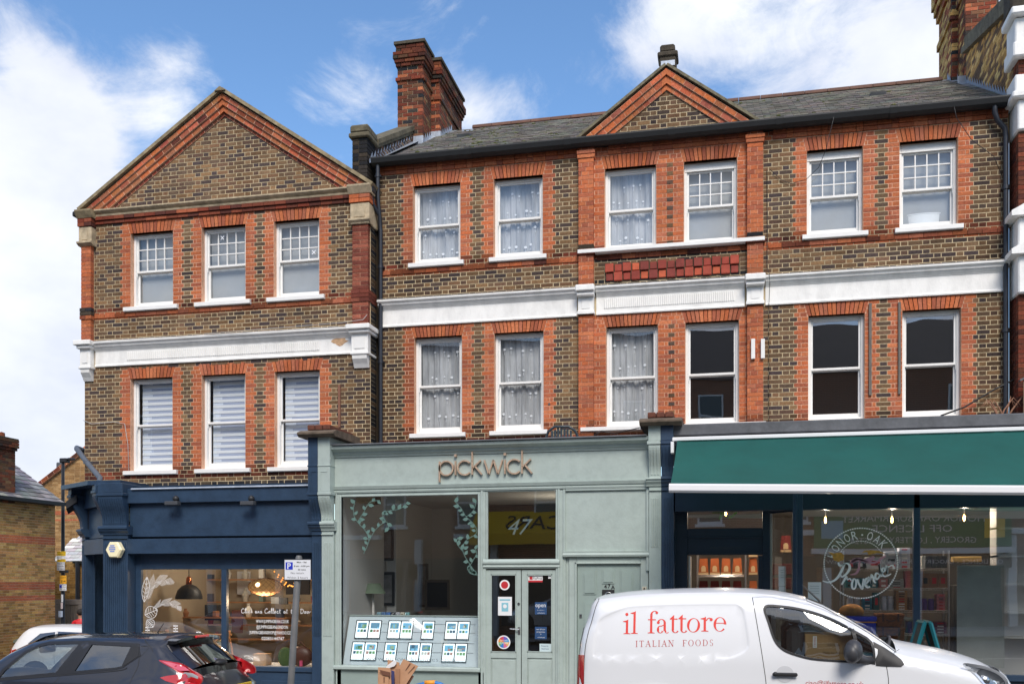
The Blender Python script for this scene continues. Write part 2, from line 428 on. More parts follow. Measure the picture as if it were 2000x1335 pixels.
def kerb(x0, x1, y0, y1):
 x = x0
 while x < x1 - .05:
  e = min(x + .9, x1); b = B()
  za, zb2 = gz_(x), gz_(e)
  b.add([(x + .004, y0, za - .14), (e - .004, y0, zb2 - .14), (e - .004, y1, zb2 - .14), (x + .004, y1, za - .14), (x + .004, y0, za + .004), (e - .004, y0, zb2 + .004), (e - .004, y1, zb2 + .004), (x + .004, y1, za + .004)], [(0,3,2,1),(4,5,6,7),(0,1,5,4),(1,2,6,5),(2,3,7,6),(3,0,4,7)])
  o = b.obj('kerb_stone', M_KERB, kroot); x = e
kroot = sheet('kerb_line', [-12.8, -8, -3, 5, 14], [-4.92, -4.80], -.002, M_KERB)
OFF[kroot.name] = Vector((0, 0, 0))
kerb(-12.8, 13.8, -4.95, -4.78)
for k in range(9):
 x = -14 + k * 4; b = B(); b.add([(x, -11.6, gz_(x) - .126), (x + 2, -11.6, gz_(x + 2) - .126), (x + 2, -11.5, gz_(x + 2) - .126), (x, -11.5, gz_(x) - .126)], [(0, 1, 2, 3)])
 o = b.obj('lane_marking', mat('road_paint', (.7,.7,.68), .8, var=.2, vscale=9), None); o['kind'] = 'structure'
# ------------------------------------------------------------------ brickwork
_bm = {}
class Wall:
 """collects bricks; the largest in view become parts, the rest one joined part"""
 def __init__(s, soot=None): s.it = []; s.soot = soot
 def brick(s, x0, x1, y0, y1, z0, z1, pal, rot=0.0, shade=1.0, exact=None):
  if x1 - x0 < .015 or z1 - z0 < .01: return
  c = exact or random.choice(pal)
  k = shade * (s.soot((x0 + x1) / 2, (z0 + z1) / 2) if s.soot else 1)
  k *= random.choice((.90, .96, 1.0, 1.04, 1.09))
  c = tuple(min(.8, round(v * k, 3)) for v in c)
  s.it.append(((x0 + x1) / 2, (y0 + y1) / 2, (z0 + z1) / 2, x1 - x0, y1 - y0, z1 - z0, rot, c))
 def finish(s, parent, nmax=300, thr=.05, name='brick'):
  def size(b):
   d = DEP(b[0], b[1]); return b[3] * b[5] / d ** 2 if d > 1 else 0
  s.it.sort(key=size, reverse=True)
  # spread the picked pieces over the largest sizes
  top = s.it[:nmax]; rest = s.it[nmax:]
  for (cx, cy, cz, w, d, h, rot, c) in top:
   key = (round(w * 100), round(d * 1000), round(h * 500), tuple(round(v, 2) for v in c))
   if key not in _bm:
    b = B(); ww, dd, hh = key[0] / 200, key[1] / 2000, key[2] / 1000
    e = .003
    b.bbox(-ww, ww, -dd, dd, -hh, hh, e, 0, c)
    me_o = b.obj('brick_shape', M_BRICK, None, org=(0, 0, 0))
    _bm[key] = me_o.data; bpy.data.objects.remove(me_o)
   o = bpy.data.objects.new(name, _bm[key]); COL.objects.link(o); o.parent = parent
   o.location = Vector((cx, cy, cz)) - OFF[parent.name]; o.rotation_euler = (0, -rot, 0)
   OFF[o.name] = Vector((cx, cy, cz))
  b = B()
  for (cx, cy, cz, w, d, h, rot, c) in rest:
   M = Matrix.Translation((cx, cy, cz)) @ Matrix.Rotation(-rot, 4, 'Y') if rot else None
   if M is None: b.box(cx - w/2, cx + w/2, cy - d/2, cy + d/2, cz - h/2, cz + h/2, 0, c)
   else: b.box(-w/2, w/2, -d/2, d/2, -h/2, h/2, 0, c, M)
  o = b.obj(name + 'work' if name == 'brick' else name, M_BRICK, parent)
  if o: o['kind'] = 'stuff'
CH = .075
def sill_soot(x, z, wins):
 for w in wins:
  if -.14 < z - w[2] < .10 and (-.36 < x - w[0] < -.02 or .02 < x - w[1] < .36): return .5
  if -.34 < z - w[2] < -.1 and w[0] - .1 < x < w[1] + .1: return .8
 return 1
def fill(W, xa, xb, z0, z1, Y, k, pal, jt=.010, depth=.03, shade=1.0, mode='flemish', phase=0.0):
 S, H = .2286, .1143
 pos = []
 if mode == 'flemish':
  U = S + H; u0 = math.floor((xa - U) / U) * U + (U / 2 if k % 2 else 0) + phase
  x = u0
  while x < xb: pos += [(x, x + S), (x + S, x + U)]; x += U
 elif mode == 'stretch':
  x = math.floor((xa - S) / S) * S + (S / 2 if k % 2 else 0) + phase
  while x < xb: pos.append((x, x + S)); x += S
 elif mode == 'jl':                         # jamb left of an opening
  pos = [(xa, xb)] if xb - xa > .2 else [(xa, xa + .06), (xa + .06, xb)]
 elif mode == 'jr':
  pos = [(xa, xb)] if xb - xa > .2 else [(xa, xb - .06), (xb - .06, xb)]
 cl = []
 for a, b in pos:
  a, b = max(a, xa), min(b, xb)
  if b - a > .001: cl.append([a, b])
 # merge slivers
 if len(cl) > 1 and cl[0][1] - cl[0][0] < .045: cl[1][0] = cl[0][0]; cl.pop(0)
 if len(cl) > 1 and cl[-1][1] - cl[-1][0] < .045: cl[-2][1] = cl[-1][1]; cl.pop()
 for a, b in cl:
  pr = random.uniform(-.003, 0); e = jt / 2
  dz = random.uniform(-.0012, .0012)
  W.brick(a + e, b - e, Y + pr - .0015, Y + depth, z0 + e + dz, z1 - e + dz, pal, shade=shade)
def sub(spans, a, b):
 out = []
 for (p, q) in spans:
  if b <= p or a >= q: out.append((p, q)); continue
  if a > p: out.append((p, a))
  if b < q: out.append((b, q))
 return out
def lay(W, Y, z0, z1, x0, x1, wins, red=None, edge=None, zoff=0.0, base='S', bands=(), solid=(), ch=CH):
 """courses from z0 to z1; wins = [(a,b,zsill,zsoff,ztop)] openings with flat arches; red jambs each side"""
 n = round((z1 - z0) / ch); ch = (z1 - z0) / n
 for k in range(n):
  za, zb = z0 + k * ch, z0 + (k + 1) * ch; zm = (za + zb) / 2
  xa, xb = (x0, x1) if edge is None else edge(zm)
  if xb - xa < .04: continue
  free = [(xa, xb)]; jam = []
  w = .235 if k % 2 else .175
  for (a, b, zs, zt, tt) in wins:
   if zs - .09 < zm < zt: free = sub(free, a, b); jam += [(a - w, a, 'jl'), (b, b + w, 'jr')]
   elif zt <= zm < tt:
    sp = .012 + .058 * (zm - zt) / (tt - zt); free = sub(free, a - sp, b + sp)
    jam += [(a - w, a - sp, 'f'), (b + sp, b + w, 'f')]
  for (a, b, mode) in jam:
   for (p, q) in [(max(p, a), min(q, b)) for (p, q) in free if min(q, b) - max(p, a) > .02]:
    deep = .115 if (mode == 'jl' and abs(q - b) < .02) or (mode == 'jr' and abs(p - a) < .02) else .03
    fill(W, p, q, za, zb, Y, k, REDB, .010, deep, mode=mode if mode != 'f' else 'flemish')
  for (a, b, mode) in jam: free = sub(free, a, b)
  cls = base; shade = 1.0
  for (b0, b1, cc) in bands:
   if b0 <= zm < b1: cls = cc
  for (p, q) in free:
   segs = [(p, q, cls)]
   for (sa, sb, s0, s1, cc) in solid:
    if s0 <= zm < s1:
     ns = []
     for (p2, q2, c2) in segs:
      if sb <= p2 or sa >= q2: ns.append((p2, q2, c2)); continue
      if sa > p2: ns.append((p2, sa, c2))
      ns.append((max(p2, sa), min(q2, sb), cc))
      if sb < q2: ns.append((sb, q2, c2))
     segs = ns
   for (p2, q2, c2) in segs:
    if q2 - p2 < .02 or c2 is None: continue
    pal = {'S': STOCK, 'R': REDB, 'D': DARKB, 'B': BROWN, 'C': CHIMB, 'Y': YELL}[c2]
    if q2 - p2 < .26 and c2 == 'S':            # narrow strip between the window jambs
     if q2 - p2 > .2 and k % 2 == 0: pass
     W.brick(p2 + .006, q2 - .006, Y - .002, Y + .03, za + .0065, zb - .0065, pal)
    else: fill(W, p2, q2, za, zb, Y, k, pal, .0145 if c2 in 'SD' else .0105)
def arch(W, parent, a, b, zt, tt, Y, n=14):
 """gauged flat arch of tapering voussoirs, each its own part"""
 for i in range(n):
  f0, f1 = i / n, (i + 1) / n
  sp0, sp1 = .012, .07
  e = .0055
  bl = a - sp0 + (b - a + 2 * sp0) * f0 + e; br = a - sp0 + (b - a + 2 * sp0) * f1 - e
  tl = a - sp1 + (b - a + 2 * sp1) * f0 + e; tr = a - sp1 + (b - a + 2 * sp1) * f1 - e
  bb = B(); pr = random.uniform(.001, .005)
  c = jit(random.choice(REDB), .12)
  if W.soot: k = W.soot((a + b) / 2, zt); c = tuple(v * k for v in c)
  if not i: q = B(); q.prism([(a + .01, zt - .0), (b - .01, zt - .0), (b + .065, tt - .004), (a - .065, tt - .004)], Y + .0005, Y + .1, 0, MORT_R); q.obj('arch_bed', M_MORT, parent)
  bb.prism([(bl, zt + .002), (br, zt + .002), (tr, tt - .004), (tl, tt - .004)], Y - pr, Y + .115, 0, c)
  bb.obj('arch_brick', M_BRICK, parent)
def backing(parent, x0, x1, z0, z1, Y, wins, depth=.24, name='wall', redcol=True, solid=(), mort=None):
 """mortar wall body with the window openings left out"""
 xs = sorted(set([x0, x1] + [v for w in wins for v in (w[0] - .2, w[0], w[1], w[1] + .2) if x0 < v < x1] + [v for w in solid for v in w[:2] if x0 < v < x1]))
 zs = sorted(set([z0, z1] + [v for w in wins for v in (w[2], w[3], w[4]) if z0 < v < z1] + [v for w in solid for v in w[2:4] if z0 < v < z1]))
 b = B()
 for i in range(len(xs) - 1):
  for j in range(len(zs) - 1):
   mx_, mz = (xs[i] + xs[i+1]) / 2, (zs[j] + zs[j+1]) / 2
   if any(w[0] < mx_ < w[1] and w[2] < mz < w[3] for w in wins): continue
   r = any(w[0] - .2 < mx_ < w[1] + .2 and w[2] < mz < w[4] for w in wins)
   r = r or any(w[0] < mx_ < w[1] and w[2] < mz < w[3] and w[4] in 'R' for w in solid)
   b.box(xs[i], xs[i+1], Y + .0005, Y + depth, zs[j], zs[j+1], 0, mort or (MORT_R if r else MORT_Y))
 return b.obj(name, M_MORT, parent)
# ------------------------------------------------------------------ sash windows
def sash(parent, a, b, zs, zt, Y, multi=False, header=0.0, sillx=.13, mid=None, sill=True, gm=None):
 """box sash: frame (part) with sill, rails and every pane as sub-parts"""
 f = B(); y0 = Y + .105
 fw = .05; W = b - a
 f.bbox(a, a + fw, y0, y0 + .13, zs, zt, .004); f.bbox(b - fw, b, y0, y0 + .13, zs, zt, .004)
 f.bbox(a + fw, b - fw, y0 + .002, y0 + .13, zt - .045 - header, zt, .004)
 if header: f.box(a + .02, b - .02, y0 - .012, y0 + .001, zt - .05 - header, zt - .036 - header)
 f.bbox(a + fw, b - fw, y0 + .004, y0 + .13, zs, zs + .055, .004)
 top = zt - .045 - header; bot = zs + .055; zm = mid if mid else (top + bot) / 2 - .02
 xa, xb = a + fw, b - fw
 yU, yL = y0 + .03, y0 + .075
 r = .034
 # upper sash
 f.bbox(xa, xa + r, yU, yU + .04, zm, top, .003); f.bbox(xb - r, xb, yU, yU + .04, zm, top, .003)
 f.bbox(xa + r, xb - r, yU, yU + .04, top - r, top, .003); f.bbox(xa, xb, yU - .006, yU + .04, zm - .004, zm + .036, .003)
 f.bbox(xa - .012, xa + .012, yU - .01, yU + .02, zm - .085, zm - .004, .004)        # sash horn
 f.bbox(xb - .012, xb + .012, yU - .01, yU + .02, zm - .085, zm - .004, .004)
 # lower sash
 f.bbox(xa, xa + r, yL, yL + .04, bot, zm + .02, .003); f.bbox(xb - r, xb, yL, yL + .04, bot, zm + .02, .003)
 f.bbox(xa + r, xb - r, yL, yL + .04, bot, bot + .075, .003); f.bbox(xa + r, xb - r, yL, yL + .04, zm - .018, zm + .016, .003)
 gx0, gx1, gz0, gz1 = xa + r, xb - r, zm + .036, top - r
 nx, nz = (4, 3) if multi else (1, 1)
 bw = .018
 for i in range(1, nx): x = gx0 + (gx1 - gx0) * i / nx; f.box(x - bw/2, x + bw/2, yU + .002, yU + .034, gz0, gz1)
 for j in range(1, nz):
  z = gz0 + (gz1 - gz0) * j / nz
  for i in range(nx):
   f.box(gx0 + (gx1 - gx0) * i / nx + bw/2, gx0 + (gx1 - gx0) * (i + 1) / nx - bw/2, yU + .004, yU + .032, z - bw/2, z + bw/2)
 fr = f.obj('sash_window', M_WHITE, parent)
 for i in range(nx):
  for j in range(nz):
   g = B(); p, q = gx0 + (gx1 - gx0) * i / nx, gx0 + (gx1 - gx0) * (i + 1) / nx
   u, v = gz0 + (gz1 - gz0) * j / nz, gz0 + (gz1 - gz0) * (j + 1) / nz
   t = random.uniform(-.0015, .0015)
   g.add([(p + .002, yU + .02 + t, u + .002), (q - .002, yU + .02 - t, u + .002), (q - .002, yU + .02 - t, v - .002), (p + .002, yU + .02 + t, v - .002)], [(0, 1, 2, 3)])
   g.obj('pane', gm or M_GLASS, fr)
 g = B(); g.add([(gx0, yL + .02, bot + .075), (gx1, yL + .02, bot + .075), (gx1, yL + .02, zm - .018), (gx0, yL + .02, zm - .018)], [(0, 1, 2, 3)])
 g.obj('pane', gm or M_GLASS, fr)
 if sill:
  s = B(); s.prof([(Y + .12, zs + .012), (Y - .065, zs - .004), (Y - .07, zs - .01), (Y - .07, zs - .075), (Y - .058, zs - .085), (Y + .12, zs - .085)], a - sillx, b + sillx)
  s.obj('sill', M_WHITE, fr)
 return fr, (gx0, gx1, bot + .075, zm, top - r, yL + .04)
def curtain(info, label, seed=0, flowers=True, Y=.05):
 gx0, gx1, z0, zm, z1, y = info; rnd = random.Random(seed)
 x0, x1 = gx0 - .06, gx1 + .06; z0 -= .08; z1 += .04
 n = 90; b = B(); ph = rnd.random() * 6
 def yy(x, z):
  t = (x - x0) / (x1 - x0)
  return y + Y + .012 * math.sin(t * (34 + seed * 3) + ph + .9 * math.sin(z * 2)) + .016 * math.sin(t * (13 + seed) + ph * 2) + .006 * math.sin(t * 97 + seed)
 zz = [z0 + (z1 - z0) * j / 6 for j in range(7)]
 vs = [(x0 + (x1 - x0) * i / n, yy(x0 + (x1 - x0) * i / n, z), z) for i in range(n + 1) for z in zz]
 fs = [(i * 7 + j, (i + 1) * 7 + j, (i + 1) * 7 + j + 1, i * 7 + j + 1) for i in range(n) for j in range(6)]
 b.add(vs, fs)
 if flowers:
  for (row, cnt) in ((.16, 6), (.40, 4), (.62, 6), (.86, 5)):
   for k in range(cnt):
    cx = x0 + (x1 - x0) * (k + .5 + rnd.uniform(-.3, .3)) / cnt; cz = z0 + (z1 - z0) * (row + rnd.uniform(-.03, .03))
    r = rnd.uniform(.018, .030)
    if not (gx0 + .03 < cx < gx1 - .03): continue
    pv = [(cx + r * math.cos(q * .785) * rnd.uniform(.8, 1.1), yy(cx, cz) - .022, cz + r * .9 * math.sin(q * .785)) for q in range(8)]
    b.add(pv, [tuple(range(8))], 1)
    b.add([(cx - .004, yy(cx, cz) - .022, cz - r - .07), (cx + .003, yy(cx, cz) - .022, cz - r - .07), (cx + .004, yy(cx, cz) - .022, cz - r - .01), (cx - .002, yy(cx, cz) - .022, cz - r - .01)], [(0, 1, 2, 3)], 1)
 o = b.obj('net_curtain', [M_NET, M_NETF], None, smooth=True)
 return tag(o, label, 'curtain', 'net curtains in the upstairs windows')
def netblind(info, label):
 gx0, gx1, z0, zm, z1, y = info
 b = B(); b.bbox(gx0 - .03, gx1 + .05, y + .05, y + .056, z0 - .05, z1 + .03, .002)
 o = b.obj('window_blind', M_NETG, None); return tag(o, label, 'blind', 'plain grey blinds in the top floor windows')
def zebra(info, label):
 gx0, gx1, z0, zm, z1, y = info
 t = thing('striped_blind', label, 'blind', (gx0, y, z0), 'striped blinds in the left house')
 b = B(); b.box(gx0 + .0, gx1 + .04, y + .058, y + .060, z0 - .05, z1 + .03); b.obj('sheer_layer', M_BLG, t)
 n = 15; H = (z1 - z0 + .06) / n
 for k in range(n):
  z = z0 - .02 + k * H
  b = B(); b.bbox(gx0 + .002, gx1 + .03, y + .05, y + .054, z, z + H * .50, .001); b.obj('slat', M_BLW, t)
  b = B(); b.bbox(gx0 + .002 + (gx1 - gx0) * random.uniform(.15, .3), gx1 - .02, y + .0565, y + .0575, z + H * .56, z + H * .94, .001); b.obj('slat', M_BLD, t)
# ------------------------------------------------------------------ mouldings
def cornice_profile(Y, z0, z1, deep=.15):
 h = z1 - z0
 return [(Y + .1, z0), (Y - .035, z0), (Y - .04, z0 + .02), (Y - .03, z0 + .035), (Y - .02, z0 + .05), (Y - .02, z1 - .17),
   (Y - .03, z1 - .16), (Y - .035, z1 - .15), (Y - .055, z1 - .13), (Y - .075, z1 - .11), (Y - .08, z1 - .095), (Y - .10, z1 - .09),
   (Y - .11, z1 - .06), (Y - .14, z1 - .04), (Y - deep, z1 - .03), (Y - deep, z1 - .008), (Y - deep + .02, z1), (Y + .1, z1 + .012)]
def slates(parent, quad_fn, nrow, cols, w, name='slate', nmax=300, pal=None, rowh=None, clip=None):
 """quad_fn(u,v)->point and normal; lays overlapping slates row by row"""
 items = []
 for r in range(nrow):
  for k in range(cols + 1):
   u0 = (k - (.5 if r % 2 else 0)) * w
   items.append((r, u0))
 return items
# ------------------------------------------------------------------ the middle terrace building (two shops wide)
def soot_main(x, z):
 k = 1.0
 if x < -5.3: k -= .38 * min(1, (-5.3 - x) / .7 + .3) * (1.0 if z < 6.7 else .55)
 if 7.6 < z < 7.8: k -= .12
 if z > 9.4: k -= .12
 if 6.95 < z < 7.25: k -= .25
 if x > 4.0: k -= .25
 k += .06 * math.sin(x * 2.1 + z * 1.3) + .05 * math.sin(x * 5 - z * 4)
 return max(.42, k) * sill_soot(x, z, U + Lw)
TW = 'X'
terr = thing('terraced_building', 'wide brick terrace with small central gable and white cornice above the two right shops', 'building', (-1.0, 0, 0))
XL, XR = -6.30, 4.44
U = [(a, a + .9, 7.79, 9.215, 9.45) for a in (-5.645, -4.12, -2.11, -.735, 1.312, 2.785)]
Lw = [(a, a + .905, 4.665, 6.43, 6.645) for a in (-5.62, -4.11, -2.085, -.71, 1.335, 2.828)]
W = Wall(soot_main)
PIL = [(-2.56, -2.295), (.33, .595)]
CB = [(-2.295, .33, 7.62, 9.6, 'R'), (-2.295, .33, 4.4, 6.65, 'R')]
SKIP = [(-2.56, -2.295, 0, 20, None), (.33, .595, 0, 20, None)]
TILE0, TILE1 = -2.10, .20
solid_up = CB + SKIP + [(TILE0 - .01, TILE1 + .01, 7.215, 7.535, None), (-2.295, .33, 7.1, 7.24, 'D'), (-2.295, .33, 7.54, 7.62, 'D')]
bands_up = ((7.60, 7.70, 'R'), (7.70, 7.79, 'B'), (9.45, 9.60, 'R'))
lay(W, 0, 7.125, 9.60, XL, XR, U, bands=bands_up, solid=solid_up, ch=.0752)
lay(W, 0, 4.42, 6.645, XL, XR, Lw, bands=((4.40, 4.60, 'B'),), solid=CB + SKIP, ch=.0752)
backing(terr, XL, XR, 4.2, 6.66, 0, Lw, solid=[c for c in CB])
backing(terr, XL, XR, 6.66, 9.60, 0, U, solid=[c for c in CB if c[2] > 7])
# headers of grey stock up the pier between the two middle windows
for zlo, zhi, wins in ((7.8, 9.4, U), (4.7, 6.6, Lw)):
 xm = (wins[2][1] + wins[3][0]) / 2; n = int((zhi - zlo) / .15)
 for i in range(n):
  z = zlo + i * .15
  W.brick(xm - .052, xm + .052, -.008, .02, z + .008, z + .068, STOCK)
# projecting pilasters
for (a, b) in PIL:
 for z0, z1 in ((4.42, 6.645), (7.125, 9.62)):
  n = round((z1 - z0) / .075); ch = (z1 - z0) / n
  for k in range(n):
   pal = REDB if not (7.74 < z0 + k * ch < 7.83) else DARKB
   e = .0042; za, zb = z0 + k * ch + e, z0 + (k + 1) * ch - e
   if k % 2: W.brick(a, b, -.10 + random.uniform(-.003, .003), .02, za, zb, pal) if k % 4 == 1 else (W.brick(a, a + .127, -.10, .02, za, zb, pal), W.brick(a + .135, b, -.101, .02, za, zb, pal))
   else: W.brick(a, a + .052, -.1, .02, za, zb, pal); W.brick(a + .06, a + .17, -.101, .02, za, zb, pal); W.brick(a + .178, b, -.1, .02, za, zb, pal)
  bk = B(); bk.box(a + .004, b - .004, -.094, .02, z0, z1, 0, MORT_R); bk.obj('pilaster', M_MORT, terr)
 # moulded brick head
 W.brick(a - .03, b + .03, -.13, .0, 9.47, 9.53, REDB); W.brick(a - .02, b + .02, -.12, .0, 9.40, 9.46, REDB)
 W.brick(a - .03, b + .03, -.13, .0, 7.70, 7.77, BROWN)
# oversailing course below the gutter
x = XL
k = 0
while x < XR:
 w = .225 if k % 3 else .11
 if not any(a - .04 < x < b + .04 for a, b in PIL):
  W.brick(x + .004, min(x + w, XR) - .004, -.05, .02, 9.535, 9.60, REDB, shade=.85)
  W.brick(x + .004, min(x + w, XR) - .004, -.025, .02, 9.462, 9.527, REDB, shade=.92)
 x += w; k += 1
# brick string under the top sills
x = XL; k = 0
while x < XR:
 if not any(a - .04 < x < b + .0 for a, b in PIL):
  W.brick(x + .004, min(x + .225, XR) - .004, -.022, .02, 7.615, 7.69, REDB if (x < -5.2 or random.random() > .2) else BROWN)
 x += .225; k += 1
# moulded terracotta squares between the floors
nc = 15; tw = (TILE1 - TILE0) / nc
for r in range(2):
 for c in range(nc):
  proud = (r + c) % 2; z0 = 7.225 + r * .155; x0 = TILE0 + c * tw; g = .004 if proud else .016
  col = jit(random.choice([A((188,84,56)), A((160,66,50)), A((200,96,62)), A((140,60,48))] if not proud else [A((150,60,46)), A((172,74,54)), A((136,58,48))]), .08)
  b = B(); b.bbox(x0 + g, x0 + tw - g, -.055 if proud else -.025, .02, z0 + g, z0 + .155 - g, .006, 0, col)
  b.obj('terracotta_tile', M_TERRA, terr)
b = B(); b.box(TILE0 - .01, TILE1 + .01, .0, .02, 7.215, 7.54, 0, MORT_D); b.obj('panel_bed', M_MORT, terr)
for w in U: arch(W, terr, w[0], w[1], w[3], w[4], 0)
for w in Lw: arch(W, terr, w[0], w[1], w[3], w[4], 0)
# gable over the middle bay
GA, GB, GT, GZ0 = (-2.56, .50, 10.86, 9.74)
gm = (GA + GB) / 2; slope = (GT - GZ0) / (gm - GA)
def gedge(z):
 t = (z - GZ0) / slope; ins = .33
 return (GA + t + ins * .98, GB - t - ins * .98)
lay(W, .02, 9.70, 10.70, GA, GB, [], edge=gedge, ch=.075)
b = B(); b.prism([(GA + .1, GZ0 - .02), (GB - .1, GZ0 - .02), (gm, GT - .09)], .0205, .25, 0, MORT_Y); b.obj('gable_wall', M_MORT, terr)
def rake(W, parent, xa, za, xb, zb, Y, rows, sign):
 """rows of bricks following the slope, stepping forward towards the top"""
 ang = math.atan2(zb - za, xb - xa); Ln = math.hypot(xb - xa, zb - za); ux, uz = math.cos(ang), math.sin(ang); nx, nz = -uz * sign, ux * sign
 for (off, h, pr, bl, pal) in rows:
  n = int(Ln / bl); s0 = 0; q = B(); a_, c_ = off, off + h; q.prism([(xa + ux * .03 + nx * a_, za + uz * .03 + nz * a_), (xb - ux * .03 + nx * a_, zb - uz * .03 + nz * a_), (xb - ux * .03 + nx * c_, zb - uz * .03 + nz * c_), (xa + ux * .03 + nx * c_, za + uz * .03 + nz * c_)], Y - pr + .0025, Y + .04, 0, MORT_R); q.obj('rake_bed', M_MORT, parent)
  for i in range(n + 1):
   a = i * bl; bb = min(a + bl, Ln)
   # mitre towards apex / foot
   lim0 = -off * .0;
   if bb - a < .03: continue
   cx = xa + ux * (a + bb) / 2 + nx * (off + h / 2); cz = za + uz * (a + bb) / 2 + nz * (off + h / 2)
   W.it.append((cx, Y - pr / 2 + .05, cz, bb - a - .008, pr + .10, h - .008, ang, tuple(v * random.uniform(.8, 1.1) for v in random.choice(pal))))
rows = [(-.105, .085, .10, .215, REDB), (-.215, .10, .065, .215, REDB), (-.295, .075, .03, .12, REDB)]
def rakes(W, parent, A_, T_, B_, Y, rows):
 rake(W, parent, A_[0], A_[1], T_[0], T_[1], Y, rows, 1)
 # right slope runs from the apex down
 rake(W, parent, T_[0], T_[1], B_[0], B_[1], Y, rows, 1)
 q = B(); q.prism([(T_[0] - .03, T_[1] - .36), (T_[0] + .03, T_[1] - .36), (T_[0] + .09, T_[1] - .16), (T_[0], T_[1] - .07), (T_[0] - .09, T_[1] - .16)], Y - .022, Y + .03, 0, A((150,90,66))); q.obj('brick', M_BRICK, parent)
 for (off, h, pr, bl, pal) in rows:
  sc = 1 / math.cos(math.atan2(T_[1] - A_[1], T_[0] - A_[0])); z1 = T_[1] + (off + h) * sc; z0 = T_[1] + off * sc; q = B(); w = .08
  q.prism([(T_[0] - w, z0 - w * .8), (T_[0], z0), (T_[0] + w, z0 - w * .8), (T_[0] + w, z1 - w * .85), (T_[0], z1 - .006), (T_[0] - w, z1 - w * .85)], Y - pr - .003, Y + .05, 0, jit(pal[0])); q.obj('brick', M_BRICK, parent)
rakes(W, terr, (GA + .02, GZ0), (gm, GT), (GB - .02, GZ0), .02, rows)
def verge(parent, A_, T_, B_, Y, th=.045, pr=.14, back=.6, m=None):
 b = B()
 for (p, q) in ((A_, T_), (T_, B_)):
  dx, dz = q[0] - p[0], q[1] - p[1]; l = math.hypot(dx, dz); nx, nz = -dz / l * th, dx / l * th
  b.prism([(p[0], p[1]), (q[0], q[1]), (q[0] + nx, q[1] + nz), (p[0] + nx, p[1] + nz)], Y - pr, Y + back)
 return b.obj('verge_coping', m or M_CREAM, parent)
verge(terr, (GA - .06, GZ0 - .03), (gm, GT + .01), (GB + .06, GZ0 - .03), .02, m=mat('lichened_cement', A((120,112,90)), .9, var=.3, vscale=12, grime=.2, gscale=6, bump=.5))
# small finial block on the middle gable
b = B(); b.bbox(gm - .13, gm + .16, .05, .36, 10.90, 11.16, .02, 0); b.bbox(gm - .16, gm + .19, .02, .39, 11.10, 11.19, .02); b.bbox(gm - .12, gm + .14, .06, .35, 11.19, 11.33, .03)
b.obj('finial_block', mat('blackened_brick', A((70,62,50)), .9, var=.35, vscale=14, grime=.3, gscale=6, bump=.6), terr)
b = B(); b.box(gm - .10, gm + .14, .03, .052, 10.93, 11.02); b.obj('lead_patch', M_LEAD, terr)
W.finish(terr)
# white cornice band
Z0, Z1 = 6.645, 7.125
for (xa, xb, name) in ((XL + .005, -2.60, 'cornice'), (-2.255, .29, 'cornice'), (.635, XR - .005, 'cornice')):
 b = B(); b.prof(cornice_profile(0, Z0, Z1), xa, xb); b.obj(name, M_WSTONE, terr)
 b = B(); b.prof([(-.148, Z1 + .001), (-.12, Z1 + .016), (.02, Z1 + .03), (.02, Z1 + .002)], xa, xb); b.obj('weathering_course', M_WGRIME, terr)
for (a, b_) in PIL:
 b = B(); p = [(y - .10, z) for (y, z) in cornice_profile(0, Z0, Z1)]
 b.prof(p, a - .005, b_ + .005)
 b.bbox(a - .035, b_ + .035, -.27, .0, Z1 - .10, Z1 + .01, .015); b.bbox(a - .02, b_ + .02, -.22, .0, Z1 - .17, Z1 - .10, .012)
 b.bbox(a - .02, b_ + .02, -.15, .0, Z0, Z0 + .06, .008)
 o = b.obj('pilaster_capital', M_WSTONE, terr)
 c = B(); c.bbox(a + .06, b_ - .06, -.128, -.118, Z0 + .10, Z1 - .22, .004); c.obj('sunk_panel', M_WHITE, o)
# fluted strip on the middle band: each flute its own rib
o = None
b = B(); b.box(-2.12, .14, -.024, -.0205, 6.75, 6.925); fl = b.obj('fluted_strip', M_WHITE, terr)
n = 62
b = B()
for i in range(n):
 x = -2.11 + i * (2.24 / n); b.bbox(x, x + .018, -.036, -.02, 6.755, 6.92, .004)
o = b.obj('fluting', M_WSTONE, fl)
# windows of the terrace
info = {}
for i, w in enumerate(U):
 multi = i >= 3
 info['U%d' % i] = sash(terr, w[0], w[1], w[2], w[3], 0, multi, header=.09 if multi else 0, sill=i not in (2, 3), sillx=.075)
for i, w in enumerate(Lw):
 info['L%d' % i] = sash(terr, w[0], w[1], w[2], w[3], 0, False, sill=i not in (2, 3), sillx=.075, gm=M_BARE if i > 2 else None)
for (z, xa, xb) in ((7.79, -2.57, .62), (4.665, -2.52, -.90), (4.665, -.86, .64)):
 s = B(); s.prof([(.10, z + .012), (-.13, z - .002), (-.137, z - .008), (-.137, z - .065), (-.125, z - .075), (.10, z - .075)], xa, xb); s.obj('sill', M_WHITE, terr)
curtain(info['U0'][1], 'net curtain behind the leftmost top window of the wide terrace', 1)
curtain(info['U1'][1], 'net curtain behind the second top window of the wide terrace', 2)
curtain(info['U2'][1], 'net curtain in the top window left of the gridded one under the small gable', 3)
curtain(info['L0'][1], 'net curtain in the first floor window beside the black downpipe above the sage shop', 4)
curtain(info['L1'][1], 'net curtain in the first floor window just left of the plastic chair', 5)
curtain(info['L2'][1], 'net curtain in the first floor window right of the plastic chair', 6)
netblind(info['U3'][1], 'grey blind behind the gridded window under the small gable')
netblind(info['U4'][1], 'grey blind behind the left of the two top windows right of the small gable')
netblind(info['U5'][1], 'grey blind in the rightmost top window behind the white tub')
